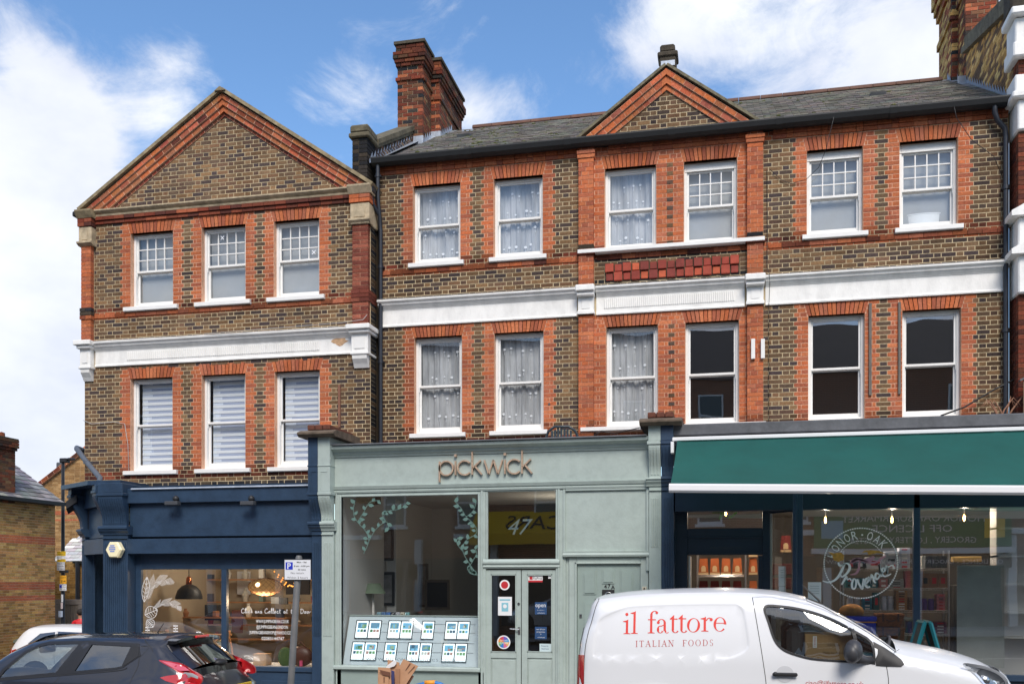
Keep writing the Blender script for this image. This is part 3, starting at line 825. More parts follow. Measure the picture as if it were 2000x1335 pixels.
# rooms behind the glass
b = B()
for (z0, z1) in ((4.3, 6.9), (7.4, 9.6)):
 b.box(XL + .02, XR - .02, 2.6, 2.65, z0, z1); b.box(XL + .02, XR - .02, .25, 2.6, z0 - .05, z0); b.box(XL + .02, XR - .02, .25, 2.6, z1, z1 + .05)
 for x in (XL + .02, -2.45, .45, XR - .06): b.box(x, x + .04, .25, 2.6, z0, z1)
b.obj('interior_wall', M_ROOM, terr)
# white tub standing on the sill inside the far right top window
xx = 3.0
b = B(); b.lathe([(.20, 0), (.235, .02), (.25, .22), (.262, .225), (.262, .24), (.24, .24), (.22, .05)], 0, 0, 28)
o = b.obj('plastic_tub', mat('white_plastic', (.82,.84,.86), .4), None, smooth=40, org=(0,0,0)); o.location = (3.21, .31, 7.86); o.scale = (1.12, .35, 1.0)
tag(o, 'white plastic tub standing inside the rightmost top window', 'tub')
# roof
RZ0, RZ1, RY0, RY1 = 9.70, 12.05, -.10, 4.0
def roofpt(x, t, lift=0): return (x, RY0 + (RY1 - RY0) * t - lift * .5, RZ0 + (RZ1 - RZ0) * t + lift * .86)
b = B(); b.add([roofpt(XL, 0, -.02), roofpt(4.62, 0, -.02), roofpt(4.62, 1, -.02), roofpt(XL, 1, -.02), (XL, 8, 9.7), (4.62, 8, 9.7)], [(0, 1, 2, 3), (3, 2, 5, 4)])
b.obj('roof', mat('roof_underlay', (.03,.03,.032), .9), terr)
SL = [A(c, .95) for c in [(164,160,154),(154,150,144),(144,141,137),(170,165,157),(150,145,138),(136,133,130),(160,155,146)]]
def slate_roof(parent, x0, x1, pt, nrow, w, skip=None, nmax=300, Ls=None, seed=3, mats=None, pal=None):
 rnd = random.Random(seed); its = []
 for r in range(nrow):
  t0, t1 = r / nrow, (r + 1.35) / nrow
  x = x0 - (w / 2 if r % 2 else 0)
  while x < x1:
   a, b_ = max(x, x0), min(x + w, x1); x += w
   if b_ - a < .03 or (skip and skip((a + b_) / 2, (t0 + t1) / 2)): continue
   g = .003; l0 = .022 + rnd.uniform(0, .008); l1 = .002; c = tuple(v * rnd.uniform(.92, 1.07) for v in rnd.choice(pal or SL))
   vs = [pt(a + g, t0, l0), pt(b_ - g, t0, l0 + rnd.uniform(-.002, .003)), pt(b_ - g, min(1, t1), l1), pt(a + g, min(1, t1), l1), pt(a + g, t0, l0 - .012), pt(b_ - g, t0, l0 - .012)]
   its.append((r, vs, c))
 fs = [(0, 1, 2, 3), (4, 5, 1, 0)]
 for (r, vs, c) in its[:nmax]:
  b = B(); b.add(vs, fs, 0, c); b.obj('slate', mats or M_SLATE, parent)
 b = B()
 for (r, vs, c) in its[nmax:]: b.add(vs, fs, 0, c)
 o = b.obj('slating', mats or M_SLATE, parent)
 if o: o['kind'] = 'stuff'
def gskip(x, t):
 z = RZ0 + (RZ1 - RZ0) * t; y = RY0 + (RY1 - RY0) * t
 hw = (GT - .02 - z) / slope
 return abs(x - gm) < hw - .05 and z < GT
slate_roof(terr, XL + .18, 4.55, roofpt, 27, .25, gskip)
# little roof running back from the gable
b = B()
for s in (-1, 1):
 x0 = gm + s * (gm - GA + .02); yb = RY0 + (GT - RZ0) / (RZ1 - RZ0) * (RY1 - RY0)
 b.add([(x0, -.02, GZ0 - .02), (gm, -.02, GT + .03), (gm, yb + .2, GT + .03)], [(0, 1, 2)], 0, A((90,88,84)))
b.obj('gable_roof', M_SLATE, terr)
# ridge tiles
x = XL + .75; first = True
while x < 3.95:
 b = B(); pts = [(RY1 + .11 * math.cos(t * math.pi / 6), RZ1 - .015 + .10 * math.sin(t * math.pi / 6)) for t in range(7)]
 b.prof(pts, x + .004, x + .44, 0, jit(A((104,72,58)), .15)); b.obj('ridge_tile', M_TERRA, terr); x += .445
# roof vents and moss
for vx, t in ((-5.35, .62), (2.80, .62)):
 b = B(); p = roofpt(vx, t, .03)
 b.add([roofpt(vx - .14, t, .075), roofpt(vx + .14, t, .075), roofpt(vx + .14, t + .05, .02), roofpt(vx - .14, t + .05, .02), roofpt(vx - .14, t, .01), roofpt(vx + .14, t, .01)], [(0, 1, 2, 3), (4, 5, 1, 0), (0, 3, 4), (1, 5, 2)])
 b.obj('roof_vent', M_DLEAD, terr)
b = B(); rnd = random.Random(5)
for i in range(150):
 x = rnd.choice([rnd.uniform(-6.0, -4.0), rnd.uniform(-6.1, 3.6)]); t = rnd.uniform(.02, .97)
 if gskip(x, t): continue
 p = roofpt(x, t, .02); b.ball(p, rnd.uniform(.012, .04), 6, sz=(1.3, 1, .5))
o = b.obj('moss_tufts', M_MOSS, terr, smooth=True); o['kind'] = 'stuff'
# gutter
b = B()
pts = [(-.10 - .075 + .075 * math.cos(math.pi + t * math.pi / 8), 9.695 + .085 * math.sin(math.pi + t * math.pi / 8)) for t in range(9)]
pts = [(-.025, 9.70)] + pts[::-1]
b.prof([(-.02, 9.71), (-.255, 9.715), (-.262, 9.69), (-.235, 9.615), (-.17, 9.575), (-.09, 9.585), (-.02, 9.62)], XL - .08, 4.46)
for x in (-4.6, -2.8, -1.0, .8, 2.6): b.prof([(-.02, 9.718), (-.262, 9.722), (-.27, 9.69), (-.24, 9.605), (-.17, 9.566), (-.09, 9.576), (-.02, 9.61)], x, x + .12)
b.obj('gutter', M_GUT, terr)
b = B(); b.box(XL, 4.46, -.06, .02, 9.60, 9.62); b.box(XL, 4.46, -.02, .03, 9.60, 9.72); b.obj('fascia_board', M_GUT, terr)
# chimney stack and party parapet, left
def chimney(parent, name, X0, X1, Y0, Y1, z0, ztop, steps, pal=CHIMB, midx=None, lite=1.0):
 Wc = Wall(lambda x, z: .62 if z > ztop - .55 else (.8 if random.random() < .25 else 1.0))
 bk = B(); bk.box(X0 + .008, X1 - .008, Y0 + .008, Y1 - .008, z0, ztop - .02, 0, A((150,132,110))); root = bk.obj(name, M_MORT, parent)
 n = int((ztop - z0) / .075)
 for k in range(n):
  za = z0 + k * .075; zb = za + .075; off = 0
  for (s0, s1, o_) in steps:
   if s0 <= za < s1: off = o_
  e = .005
  xa, xb, ya, yb = X0 - off, X1 + off, Y0 - off, Y1 + off
  p = .0 if k % 2 else .11
  def run(a, b_, fn, st):
   q = a - st
   while q < b_ - .02:
    l = max(q, a); r = min(q + .225, b_)
    if r - l > .03: fn(l + e, r - e)
    q += .225
  pk = pal if not (midx and 0) else pal
  run(xa, xb, lambda l, r: Wc.brick(l, r, ya, ya + .10, za + e, zb - e, REDB if random.random() < .12 else (pal + BROWN if random.random() < .8 else DARKB), shade=.95), p)
  run(ya + .1, yb, lambda l, r: Wc.brick(xb - .10, xb, l, r, za + e, zb - e, pal if random.random() < .72 else STOCK), p)
  run(ya + .1, yb, lambda l, r: Wc.brick(xa, xa + .10, l, r, za + e, zb - e, pal if random.random() < (.5 if lite == 1 else .45) else YELL, shade=lite), p)  # lite raises the left face's brick colour so it looks lit
 Wc.finish(root, 60)
 b = B(); b.box(X0 - .06, X1 + .06, Y0 - .06, Y1 + .06, ztop - .03, ztop + .03, 0, A((84,78,68)))
 m = .12; b.add([(X0, Y0, ztop + .03), (X1, Y0, ztop + .03), (X1, Y1, ztop + .03), (X0, Y1, ztop + .03), (X0 + m, Y0 + m, ztop + .07), (X1 - m, Y0 + m, ztop + .07), (X1 - m, Y1 - m, ztop + .07), (X0 + m, Y1 - m, ztop + .07)],
     [(0, 1, 5, 4), (1, 2, 6, 5), (2, 3, 7, 6), (3, 0, 4, 7), (4, 5, 6, 7)], 0, A((96,90,78)))
 y = Y0 + .3
 while y < Y1 - .1:
  b.lathe([(.09, ztop + .05), (.085, ztop + .17), (.0, ztop + .2)], (X0 + X1) / 2 + .18, y, 8, 0, A((130,78,58))); y += .52
 b.obj('chimney_cap', M_MORT, root)
 return root
st = [(12.88, 13.02, .08), (12.80, 12.88, .055), (12.72, 12.80, .03), (12.38, 12.46, .035), (13.02, 13.6, .03)]
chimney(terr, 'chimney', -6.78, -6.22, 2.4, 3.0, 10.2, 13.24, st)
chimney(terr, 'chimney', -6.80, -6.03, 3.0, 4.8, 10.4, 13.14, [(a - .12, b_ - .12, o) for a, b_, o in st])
# parapet wall stepping up the party line
Wp = Wall(lambda x, z: .55)
b = B(); b.prof([(-.22, 9.2), (-.22, 10.12), (.2, 10.12), (2.4, 11.35), (2.4, 10.3), (.2, 9.2)], -6.74, -6.46, 0, A((70,66,58))); b.obj('parapet', M_MORT, terr)
for k in range(12):
 z = 9.22 + k * .075
 Wp.brick(-6.745, -6.62, -.228, -.1, z + .005, z + .07, DARKB); Wp.brick(-6.61, -6.452, -.228, .18, z + .005, z + .07, DARKB)
for i in range(8):
 for k in range(9):
  y = i * .29 + .2; z = 10.0 + (y - .2) * .56 - k * .075
  if z < 9.75 + (y) * .57 - .1: continue
  Wp.it.append((-6.457, y + .14, z + .1, .02, .27, .062, 0, random.choice(DARKB + STOCK)))
Wp.finish(terr, 40)
b = B(); b.bbox(-6.80, -6.40, -.28, .26, 10.10, 10.19, .02); b.bbox(-6.78, -6.42, -.26, .24, 10.19, 10.34, .03)
b.prof([(.24, 10.17), (2.45, 11.42), (2.45, 11.52), (.24, 10.27)], -6.80, -6.40); b.prof([(.24, 10.10), (2.45, 11.35), (2.45, 11.42), (.24, 10.17)], -6.76, -6.43)
b.obj('parapet_coping', mat('lichened_coping', A((104,96,76)), .9, var=.35, vscale=9, grime=.3, gscale=4, bump=.6), terr)
# stepped lead flashing
def flashing(parent, x, y0, y1, n, sgn=1, z=lambda y: RZ0 + (RZ1 - RZ0) * (y - RY0) / (RY1 - RY0), h=.10):
 b = B(); vs = []
 dx = .006 * sgn
 b.add([(x + dx, y0, z(y0) - .02), (x + .15 * sgn, y0, z(y0) + .028), (x + .15 * sgn, y1, z(y1) + .028), (x + dx, y1, z(y1) + .03), (x + dx, y0, z(y0) + .06), (x + dx, y1, z(y1) + .08)], [(0, 1, 2, 3), (4, 0, 3, 5)])
 st_ = (y1 - y0) / n
 for i in range(n):
  a = y0 + i * st_; b.add([(x + dx, a, z(a) + .04), (x + dx, a + st_, z(a + st_) + .04), (x + dx + .004 * sgn, a + st_ * .9, z(a + st_) + .06 + h)], [(0, 1, 2)])
 b.obj('lead_flashing', M_LEAD, parent)
flashing(terr, -6.455, -.12, 2.4, 15)
flashing(terr, -6.21, 2.42, 3.0, 4); flashing(terr, -6.02, 3.0, 3.9, 6)
b = B(); zz = lambda y: RZ0 + (RZ1 - RZ0) * (y - RY0) / (RY1 - RY0)
b.box(-6.42, -6.20, 2.36, 2.40, zz(2.4) - .05, zz(2.4) + .12); b.box(-6.22, -6.0, 2.96, 2.998, zz(3) - .05, zz(3) + .12); b.obj('lead_apron', M_LEAD, terr)
# downpipes
def pipe(parent, pts, r=.034, collars=(), name='downpipe', m=None):
 b = B(); b.tube(pts, r, 10)
 for (x, y, z) in collars: b.tube([(x, y, z - .03), (x, y, z + .03)], r * 1.3, 10); b.box(x - .06, x + .06, y, y + .1, z - .012, z + .012)
 return b.obj(name, m or M_PIPE, parent, smooth=50)
pipe(terr, [(-6.27, -.16, 9.60), (-6.27, -.16, 9.0), (-6.262, -.14, 8.8), (-6.255, -.10, 8.65), (-6.245, -.08, 8.4), (-6.245, -.08, 4.2)], .038, [(-6.245, -.08, 7.75), (-6.245, -.08, 6.0), (-6.27, -.16, 9.4)])
b = B(); b.bbox(-6.44, -6.27, -.42, -.24, 9.02, 9.16, .008); b.obj('rainwater_hopper', M_PIPE, terr)
b = B(); b.tube([(-6.35, -.30, 9.03), (-6.33, -.25, 8.85), (-6.27, -.12, 8.7)], .035, 8); b.obj('hopper_outlet', M_PIPE, terr, smooth=50)
pipe(terr, [(4.20, -.16, 9.62), (4.20, -.16, 9.50), (4.25, -.12, 9.38), (4.37, -.09, 9.25), (4.385, -.085, 9.1), (4.385, -.085, 4.6)], .042, [(4.385, -.085, 7.2), (4.385, -.085, 6.0), (4.385, -.085, 8.3)])
# timber battens and white bars fixed to the brickwork
for (x0, x1, z0, z1, lab) in ((2.30, 2.345, 5.05, 6.58, 'split grey batten left of the pair'), (2.76, 2.80, 5.05, 6.57, 'split grey batten right of the pair')):
 b = B(); b.bbox(x0, x1, -.04, -.004, z0, z1, .003); b.obj('timber_batten', M_WOOD, terr)
for x, z0, z1 in ((.395, 5.72, 6.06), (.555, 5.72, 6.05)):
 b = B(); b.bbox(x, x + .065, -.16, -.105, z0, z1, .004); b.obj('white_bar', M_WHITE, terr)
b = B()
b.tube([(.66, -.02, 8.95), (.665, -.02, 8.0), (.66, -.03, 7.3), (.69, -.16, 7.14), (.70, -.17, 7.0), (.69, -.03, 6.6), (.69, -.03, 4.66)], .005, 5)
b.tube([(.70, -.03, 8.95), (.9, -.03, 8.75), (1.05, -.03, 8.67), (1.3, -.04, 8.72), (1.5, -.05, 8.9), (1.62, -.06, 9.2), (1.72, -.28, 9.62)], .005, 5)
b.tube([(3.55, -.25, 9.73), (3.62, -.20, 9.45), (3.85, -.15, 9.1), (4.2, -.12, 8.8), (4.32, -.1, 8.5)], .006, 5)
b.tube([(-5.9, -.155, 7.14), (-4.5, -.16, 7.142), (-3.2, -.158, 7.150)], .004, 5)
b.tube([(3.4, -.1, 4.66), (3.75, -.12, 4.78), (4.2, -.1, 5.05), (4.9, -.1, 5.4)], .014, 5)
b.obj('loose_cable', M_BLACK, terr, smooth=True)
# metal X anchor and small grey disc by the lower window
b = B(); b.tube([(-3.10, -.015, 5.12), (-3.10, .0, 5.12)], .02, 10); b.obj('overflow_cap', M_DLEAD, terr)
# ------------------------------------------------------------------ the gabled corner house on the left
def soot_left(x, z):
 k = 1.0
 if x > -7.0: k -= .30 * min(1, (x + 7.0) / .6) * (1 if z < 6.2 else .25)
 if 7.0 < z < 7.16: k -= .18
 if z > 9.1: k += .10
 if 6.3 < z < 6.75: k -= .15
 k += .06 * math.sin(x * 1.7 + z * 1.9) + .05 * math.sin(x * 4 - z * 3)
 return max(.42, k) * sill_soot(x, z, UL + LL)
LY = -.30
left = thing('gabled_house', 'corner brick house with one wide gable above the navy shop', 'building', (-9.3, -.3, 0))
LX0, LX1 = -12.27, -6.36
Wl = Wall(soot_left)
UL = [(a, a + .905, 7.24, 8.665, 8.89) for a in (-11.262, -9.752, -8.268)]
LL = [(a, a + .900, 4.085, 5.862, 6.08) for a in (-11.268, -9.75, -8.252)]
PL = [(-12.27, -12.06), (-6.67, -6.37)]
SK = [(-12.27, -12.06, 6.5, 20, None), (-6.67, -6.36, 6.5, 20, None)]
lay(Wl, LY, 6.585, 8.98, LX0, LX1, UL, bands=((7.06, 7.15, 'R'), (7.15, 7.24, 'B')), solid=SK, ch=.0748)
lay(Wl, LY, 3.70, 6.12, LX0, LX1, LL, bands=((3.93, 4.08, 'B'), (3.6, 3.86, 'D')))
backing(left, LX0, LX1, 3.4, 6.12, LY, LL); backing(left, LX0, LX1, 6.12, 9.0, LY, UL)
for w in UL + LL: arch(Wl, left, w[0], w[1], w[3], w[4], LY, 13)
GX0, GX1, GTP, GB0 = -12.19, -6.35, 11.12, 9.12
gmx = (GX0 + GX1) / 2 + .01; gs = (GTP - GB0) / (gmx - GX0)
def gedge2(z):
 t = (z - GB0) / gs; return (GX0 + t + .42, GX1 - t - .42)
lay(Wl, LY, 9.12, 11.05, GX0, GX1, [], edge=gedge2, bands=((9.12, 9.20, 'D'),))
b = B(); b.prism([(GX0 + .15, 9.0), (GX1 - .1, 9.0), (GX1 - .1, GB0), (gmx, GTP - .12), (GX0 + .15, GB0)], LY + .0005, LY + .25, 0, MORT_Y); b.obj('gable_wall', M_MORT, left)
rw = [(-.085, .075, .13, .22, REDB), (-.175, .085, .10, .22, REDB + BROWN), (-.265, .085, .06, .22, REDB), (-.325, .055, .02, .11, BROWN)]
A_, T_, B_ = (GX0 - .04, GB0 + .02), (gmx, GTP), (GX1 + .04, GB0 + .0)
rakes(Wl, left, A_, T_, B_, LY, rw)
verge(left, (A_[0] - .05, A_[1] - .01), (T_[0], T_[1] + .02), (B_[0] + .03, B_[1] - .01), LY, th=.06, pr=.19, back=.5, m=mat('verge_cement', A((150,134,104)), .9, var=.3, vscale=9, grime=.25, gscale=5, bump=.5))
b = B(); b.add([(gmx - .11, LY - .22, GTP + .0), (gmx + .11, LY - .22, GTP), (gmx + .11, LY + .3, GTP), (gmx - .11, LY + .3, GTP), (gmx, LY - .22, GTP + .08), (gmx, LY + .3, GTP + .08)], [(0, 1, 4), (1, 2, 5, 4), (2, 3, 5), (3, 0, 4, 5), (0, 3, 2, 1)])
b.obj('apex_stone', mat('verge_cement'), left)
# moulded stone string and brick courses at the foot of the gable
b = B(); b.prof([(LY + .02, 9.03), (LY - .06, 9.03), (LY - .07, 9.06), (LY - .05, 9.075), (LY - .10, 9.10), (LY - .125, 9.12), (LY - .125, 9.145), (LY + .02, 9.165)], GX0 + .2, GX1 - .1)
b.obj('stone_string', M_CREAM, left)
for (z0, z1, pr) in ((8.955, 9.025, .07), (8.885, 8.95, .04)):
 x = LX0;
 while x < LX1 + .02:
  Wl.brick(x + .004, min(x + .225, LX1 + .02) - .004, LY - pr, LY + .02, z0 + .004, z1 - .004, BROWN + REDB[3:4] if x < -8 else BROWN); x += .225
x = LX0
while x < LX1:
 Wl.brick(x + .004, min(x + .225, LX1) - .004, LY - .022, LY + .02, 7.065, 7.14, REDB); x += .225
# corner pilasters
for pi, (a, b_) in enumerate(PL):
 n = round((8.78 - 6.585) / .075)
 for k in range(n + 1 if pi else n):
  za = 6.585 + k * .075; e = .0045; ext = .02 if 7.02 < za < 7.2 else 0
  pal = [A(c) for c in [(150,84,66),(138,74,60),(164,96,76),(128,70,58)]] if pi else (REDB if not 7.05 < za < 7.2 else DARKB)
  y0, y1 = LY - .11 - ext, 0.0 if pi else LY + .2
  if k % 2: Wl.brick(a - ext, b_ + ext, y0, y0 + .1, za + e, za + .075 - e, pal)
  else: Wl.brick(a - ext, (a + b_) / 2 - e, y0, y0 + .1, za + e, za + .075 - e, pal); Wl.brick((a + b_) / 2 + e, b_ + ext, y0, y0 + .1, za + e, za + .075 - e, pal)
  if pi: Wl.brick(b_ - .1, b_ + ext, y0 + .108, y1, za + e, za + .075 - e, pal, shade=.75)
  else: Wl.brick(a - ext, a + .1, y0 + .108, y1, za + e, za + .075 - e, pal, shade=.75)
 bk = B(); bk.box(a + .006, b_ - .006, LY - .103, LY + .3, 6.585, 9.0, 0, MORT_R); bk.obj('pilaster', M_MORT, left)
 s = B(); s.bbox(a - .03, b_ + .04, LY - .15, LY + .3, 8.44 if pi else 8.52, 8.82, .012); s.bbox(a + .05, b_ - .04, LY - .16, LY - .14, 8.56, 8.74, .006)
 s.prof([(LY + .0, 8.44 if pi else 8.46), (LY - .12, 8.44 if pi else 8.46), (LY - .19, 8.50), (LY - .19, 8.53), (LY + .0, 8.53)], a - .05, b_ + .06)
 s.obj('carved_block', M_CREAM, left)
 for z in (8.83, 8.905):
  Wl.brick(a - .04, a + (b_ - a) / 2 - .004, LY - .17, LY + .1, z, z + .068, BROWN if not pi else REDB); Wl.brick(a + (b_ - a) / 2 + .004, b_ + .05, LY - .17, LY + .2, z, z + .068, BROWN if not pi else REDB)
 s = B(); s.prof([(LY + .05, 8.985), (LY - .17, 8.985), (LY - .21, 9.05), (LY - .24, 9.10), (LY - .24, 9.13), (LY + .05, 9.15)], a - .06, b_ + .08); s.obj('kneeler', M_CREAM if pi else mat('verge_cement'), left)
# return wall between the two houses
for k in range(70):
 z = 3.75 + k * .0752
 if z > 9.0: break
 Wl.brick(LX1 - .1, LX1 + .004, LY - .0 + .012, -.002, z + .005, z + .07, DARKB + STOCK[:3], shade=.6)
 if z < 6.05 or z > 6.6: Wl.brick(LX0 - .003, LX0 + .1, LY + .035, LY + .25, z + .005, z + .07, STOCK)
b = B(); b.box(LX0 + .003, LX0 + .25, LY + .2, 8, 3.4, 9.1, 0, MORT_Y); b.box(LX1 - .2, LX1 - .003, LY + .2, .26, 3.4, 9.2, 0, MORT_D); b.obj('side_wall', M_MORT, left)
Wl.finish(left)
# white cornice
Zl0, Zl1 = 6.12, 6.585
b = B(); b.prof(cornice_profile(LY, Zl0, Zl1), -12.02, -6.70); b.obj('cornice', M_WSTONE, left)
b = B(); b.prof([(LY - .148, Zl1 + .001), (LY - .12, Zl1 + .02), (LY + .02, Zl1 + .03), (LY + .02, Zl1 + .002)], -12.2, -6.5); b.obj('weathering_course', M_WGRIME, left)
b = B(); b.box(-11.33, -7.33, LY - .026, LY - .0205, 6.215, 6.38); fs_ = b.obj('fluted_strip', M_WHITE, left)
b = B(); n = 92
for i in range(n): x = -11.32 + i * (3.98 / n); b.bbox(x, x + .020, LY - .038, LY - .02, 6.22, 6.375, .004)
b.obj('fluting', M_WSTONE, fs_)
for pi, (a, b_) in enumerate(PL):
 s = B(); s.bbox(a - .01, b_ + .01, LY - .14, LY + .28, Zl0 - .02, Zl1 - .12, .008)
 s.bbox(a - .04, b_ + .05, LY - .21, LY + .29, Zl1 - .13, Zl1 - .07, .012); s.bbox(a - .08, b_ + .08, LY - .26, LY + .29, Zl1 - .07, Zl1 + .02, .012)
 s.bbox(a - .025, b_ + .025, LY - .17, LY + .28, Zl0 - .05, Zl0, .01)
 h = .22
 s.prof([(LY + .0, Zl0 - .05), (LY - .15, Zl0 - .05), (LY - .14, Zl0 - .12), (LY - .08, Zl0 - .2), (LY - .04, Zl0 - .27), (LY + .0, Zl0 - .27)], a + .01, b_ - .01)
 o = s.obj('cornice_bracket', M_WSTONE, left)
 c = B(); c.bbox(a + .05, b_ - .05, LY - .152, LY - .145, Zl0 + .06, Zl1 - .2, .004); c.obj('sunk_panel', M_WHITE, o)
# flaked paint patch
rnd = random.Random(2); b = B()
b.add([(-6.95 + .16 * math.cos(t) * rnd.uniform(.7, 1.1), LY - .0225, 6.36 + .085 * math.sin(t) * rnd.uniform(.7, 1.15)) for t in [i * math.pi / 8 for i in range(16)]], [tuple(range(16))])
b.obj('flaked_patch', mat('bare_render', A((205,168,132)), .9, var=.3, vscale=18), left)
for i, w in enumerate(UL):
 fr, inf = sash(left, w[0], w[1], w[2], w[3], LY, True, sillx=.12)
 netblind(inf, ['grey blind behind the leftmost gridded window of the gabled house', 'grey blind behind the middle gridded window of the gabled house', 'grey blind behind the right gridded window of the gabled house'][i])
 if i:
  gx0, gx1, z0, zm, z1, y = inf
  cx, cz = (gx0 + (gx1 - gx0) * .38, z1 - (z1 - zm) * .15) if i == 1 else (gx1 - (gx1 - gx0) * .10, zm + (z1 - zm) * .22)
  k = B(); r = .034
  f = plane_frame(LY + .118)
  k.ribbon([(cx - r, cz - r), (cx + r, cz + r)], .014, f); k.ribbon([(cx - r, cz + r), (cx + r, cz - r)], .014, f, off=.0005)
  k.obj('pane_vent', M_NETF, fr)
for i, w in enumerate(LL):
 fr, inf = sash(left, w[0], w[1], w[2], w[3], LY, False, sillx=.12)
 zebra(inf, ['striped blind in the first floor window nearest the street corner', 'striped blind in the middle first floor window of the gabled house', 'striped blind in the first floor window cut off by the party pier cap'][i])
b = B()
for (z0, z1) in ((3.7, 6.1), (6.7, 8.95)):
 b.box(LX0 + .26, LX1 - .21, 2.6, 2.65, z0, z1); b.box(LX0 + .26, LX1 - .21, .0, 2.6, z0 - .05, z0); b.box(LX0 + .26, LX1 - .21, .0, 2.6, z1, z1 + .05)
b.obj('interior_wall', M_ROOM, left)
# roof of the gabled house, running back
b = B(); yb = 8.0
for s in (-1, 1):
 x0 = GX0 - .05 if s < 0 else GX1 + .02
 b.add([(x0, LY + .4, GB0 - .02), (gmx, LY + .4, GTP - .05), (gmx, yb, GTP - .05), (x0, yb, GB0 - .02)], [(0, 1, 2, 3)])
b.obj('roof', mat('roof_underlay'), left)
def lpt(u, t, lift=0):                       # u along the ridge (y), t up the right slope
 x = GX1 + .05 + (gmx - GX1 - .05) * t; z = GB0 + (GTP - .04 - GB0) * t
 return (x + lift * .6, u, z + lift * .8)
slate_roof(left, LY - .1, 3.2, lpt, 24, .25, nmax=60, seed=9)
# back slope of the corner house seen beyond the gable
b = B(); b.add([(-7.6, 2.0, 9.2), (-6.46, 2.0, 9.2), (-6.46, 4.0, 10.55), (-7.6, 4.0, 10.55)], [(0, 1, 2, 3)], 0, A((92,90,86)))
# dark gutter end at far left, soil pipe, batten
b = B(); b.bbox(-12.44, -12.36, LY - .16, LY + .5, 9.04, 9.14, .02); b.obj('gutter_end', M_GUT, left)
b = B(); b.bbox(-6.975, -6.935, LY - .05, LY - .004, 4.78, 5.56, .003); b.obj('timber_batten', mat('reddish_timber', A((140,96,76)), .8, var=.2, vscale=6), left)
pipe(left, [(-12.36, LY + .1, 4.52), (-12.36, LY - .12, 4.55), (-12.30, LY - .2, 4.52), (-11.9, LY - .45, 4.22), (-11.42, LY - .72, 3.88), (-11.40, LY - .78, 3.80)], .05, [(-11.9, LY - .45, 4.22)], 'waste_pipe', mat('grey_plastic_pipe', A((96,102,112)), .5, var=.1))
b = B()
b.tube([(-12.29, LY - .02, 5.1), (-12.1, LY - .03, 5.02), (-11.6, LY - .03, 5.04), (-11.38, LY - .02, 5.0), (-11.31, LY - .02, 4.6), (-11.29, LY - .02, 4.1)], .006, 5)
b.obj('loose_cable', mat('pale_cable', (.5,.5,.48), .6), left, smooth=True)
b = B()
b.tube([(-6.38, LY - .03, 6.85), (-6.40, LY - .28, 6.66), (-6.8, LY - .27, 6.63), (-8, LY - .26, 6.61), (-9.6, LY - .17, 6.606)], .005, 5)
b.obj('loose_cable', mat('pale_cable'), left, smooth=True)
# ------------------------------------------------------------------ taller neighbour at the right edge
right = thing('stone_trimmed_building', 'taller brick building with white stone quoins at the right edge', 'building', (5.5, 0, 0))
Wr = Wall(lambda x, z: .85)
# lower wall / pier in red brick
RX0 = 4.50
def rpier(z0, z1):
 n = max(1, round((z1 - z0) / .075)); ch = (z1 - z0) / n
 for k in range(n):
  za = z0 + k * ch
  for i in range(5):
   a = RX0 + i * .235 - (.117 if k % 2 else 0); Wr.brick(max(RX0, a) + .005, min(RX0 + 1.1, a + .235) - .005, -.33, -.2, za + .005, za + ch - .005, BROWN + CHIMB[:2])
  for i in range(2): Wr.brick(RX0 - .002, RX0 + .1, -.19 + i * .15, -.05 + i * .15, za + .005, za + ch - .005, BROWN)
b = B(); b.box(RX0 + .006, RX0 + 1.09, -.322, .2, 4.2, 10.9, 0, A((130,104,86))); b.box(RX0 + 1.09, 8, -.1, .2, 4.2, 10.9, 0, A((130,104,86))); b.obj('wall', M_MORT, right)
rpier(4.2, 6.55); rpier(7.42, 9.05); rpier(9.95, 10.22)
Wr.finish(right, 120)
def quoin(z0, z1, x0=RX0 - .06, x1=RX0 + 1.15, y=-.40, nm='quoin_block', panel=True):
 b = B(); b.bbox(x0, x1, y, .1, z0, z1, .02); o = b.obj(nm, M_WSTONE, right)
 if panel and z1 - z0 > .25: b = B(); b.bbox(x0 + .2, x1 - .2, y - .02, y, z0 + .12, z1 - .12, .008); b.obj('raised_panel', M_WHITE, o)
quoin(10.45, 10.86, nm='stone_band'); quoin(10.86, 10.98, RX0 - .14, RX0 + 1.3, -.52, panel=False)
quoin(9.66, 9.96); quoin(9.56, 9.66, RX0 - .12, RX0 + 1.3, -.5, panel=False); quoin(9.08, 9.56, RX0 - .02)
quoin(10.22, 10.45, RX0 - .10, RX0 + 1.25, -.46, panel=False)
def pedt(z0, z1):
 quoin(z0, z1 - .3, RX0 - .02, RX0 + 1.1, -.42)
 b = B(); b.prism([(RX0 - .14, z1 - .30), (RX0 + .9, z1 - .30), (RX0 + .9, z1 - .22), (RX0 + .38, z1 + .06), (RX0 - .14, z1 - .22)], -.52, .1); o = b.obj('pediment', M_WSTONE, right)
 b = B(); b.prism([(RX0 + .04, z1 - .22), (RX0 + .72, z1 - .22), (RX0 + .38, z1 - .04)], -.545, -.52); b.obj('raised_panel', M_WHITE, o)
pedt(7.08, 8.0); pedt(6.5, 7.4)
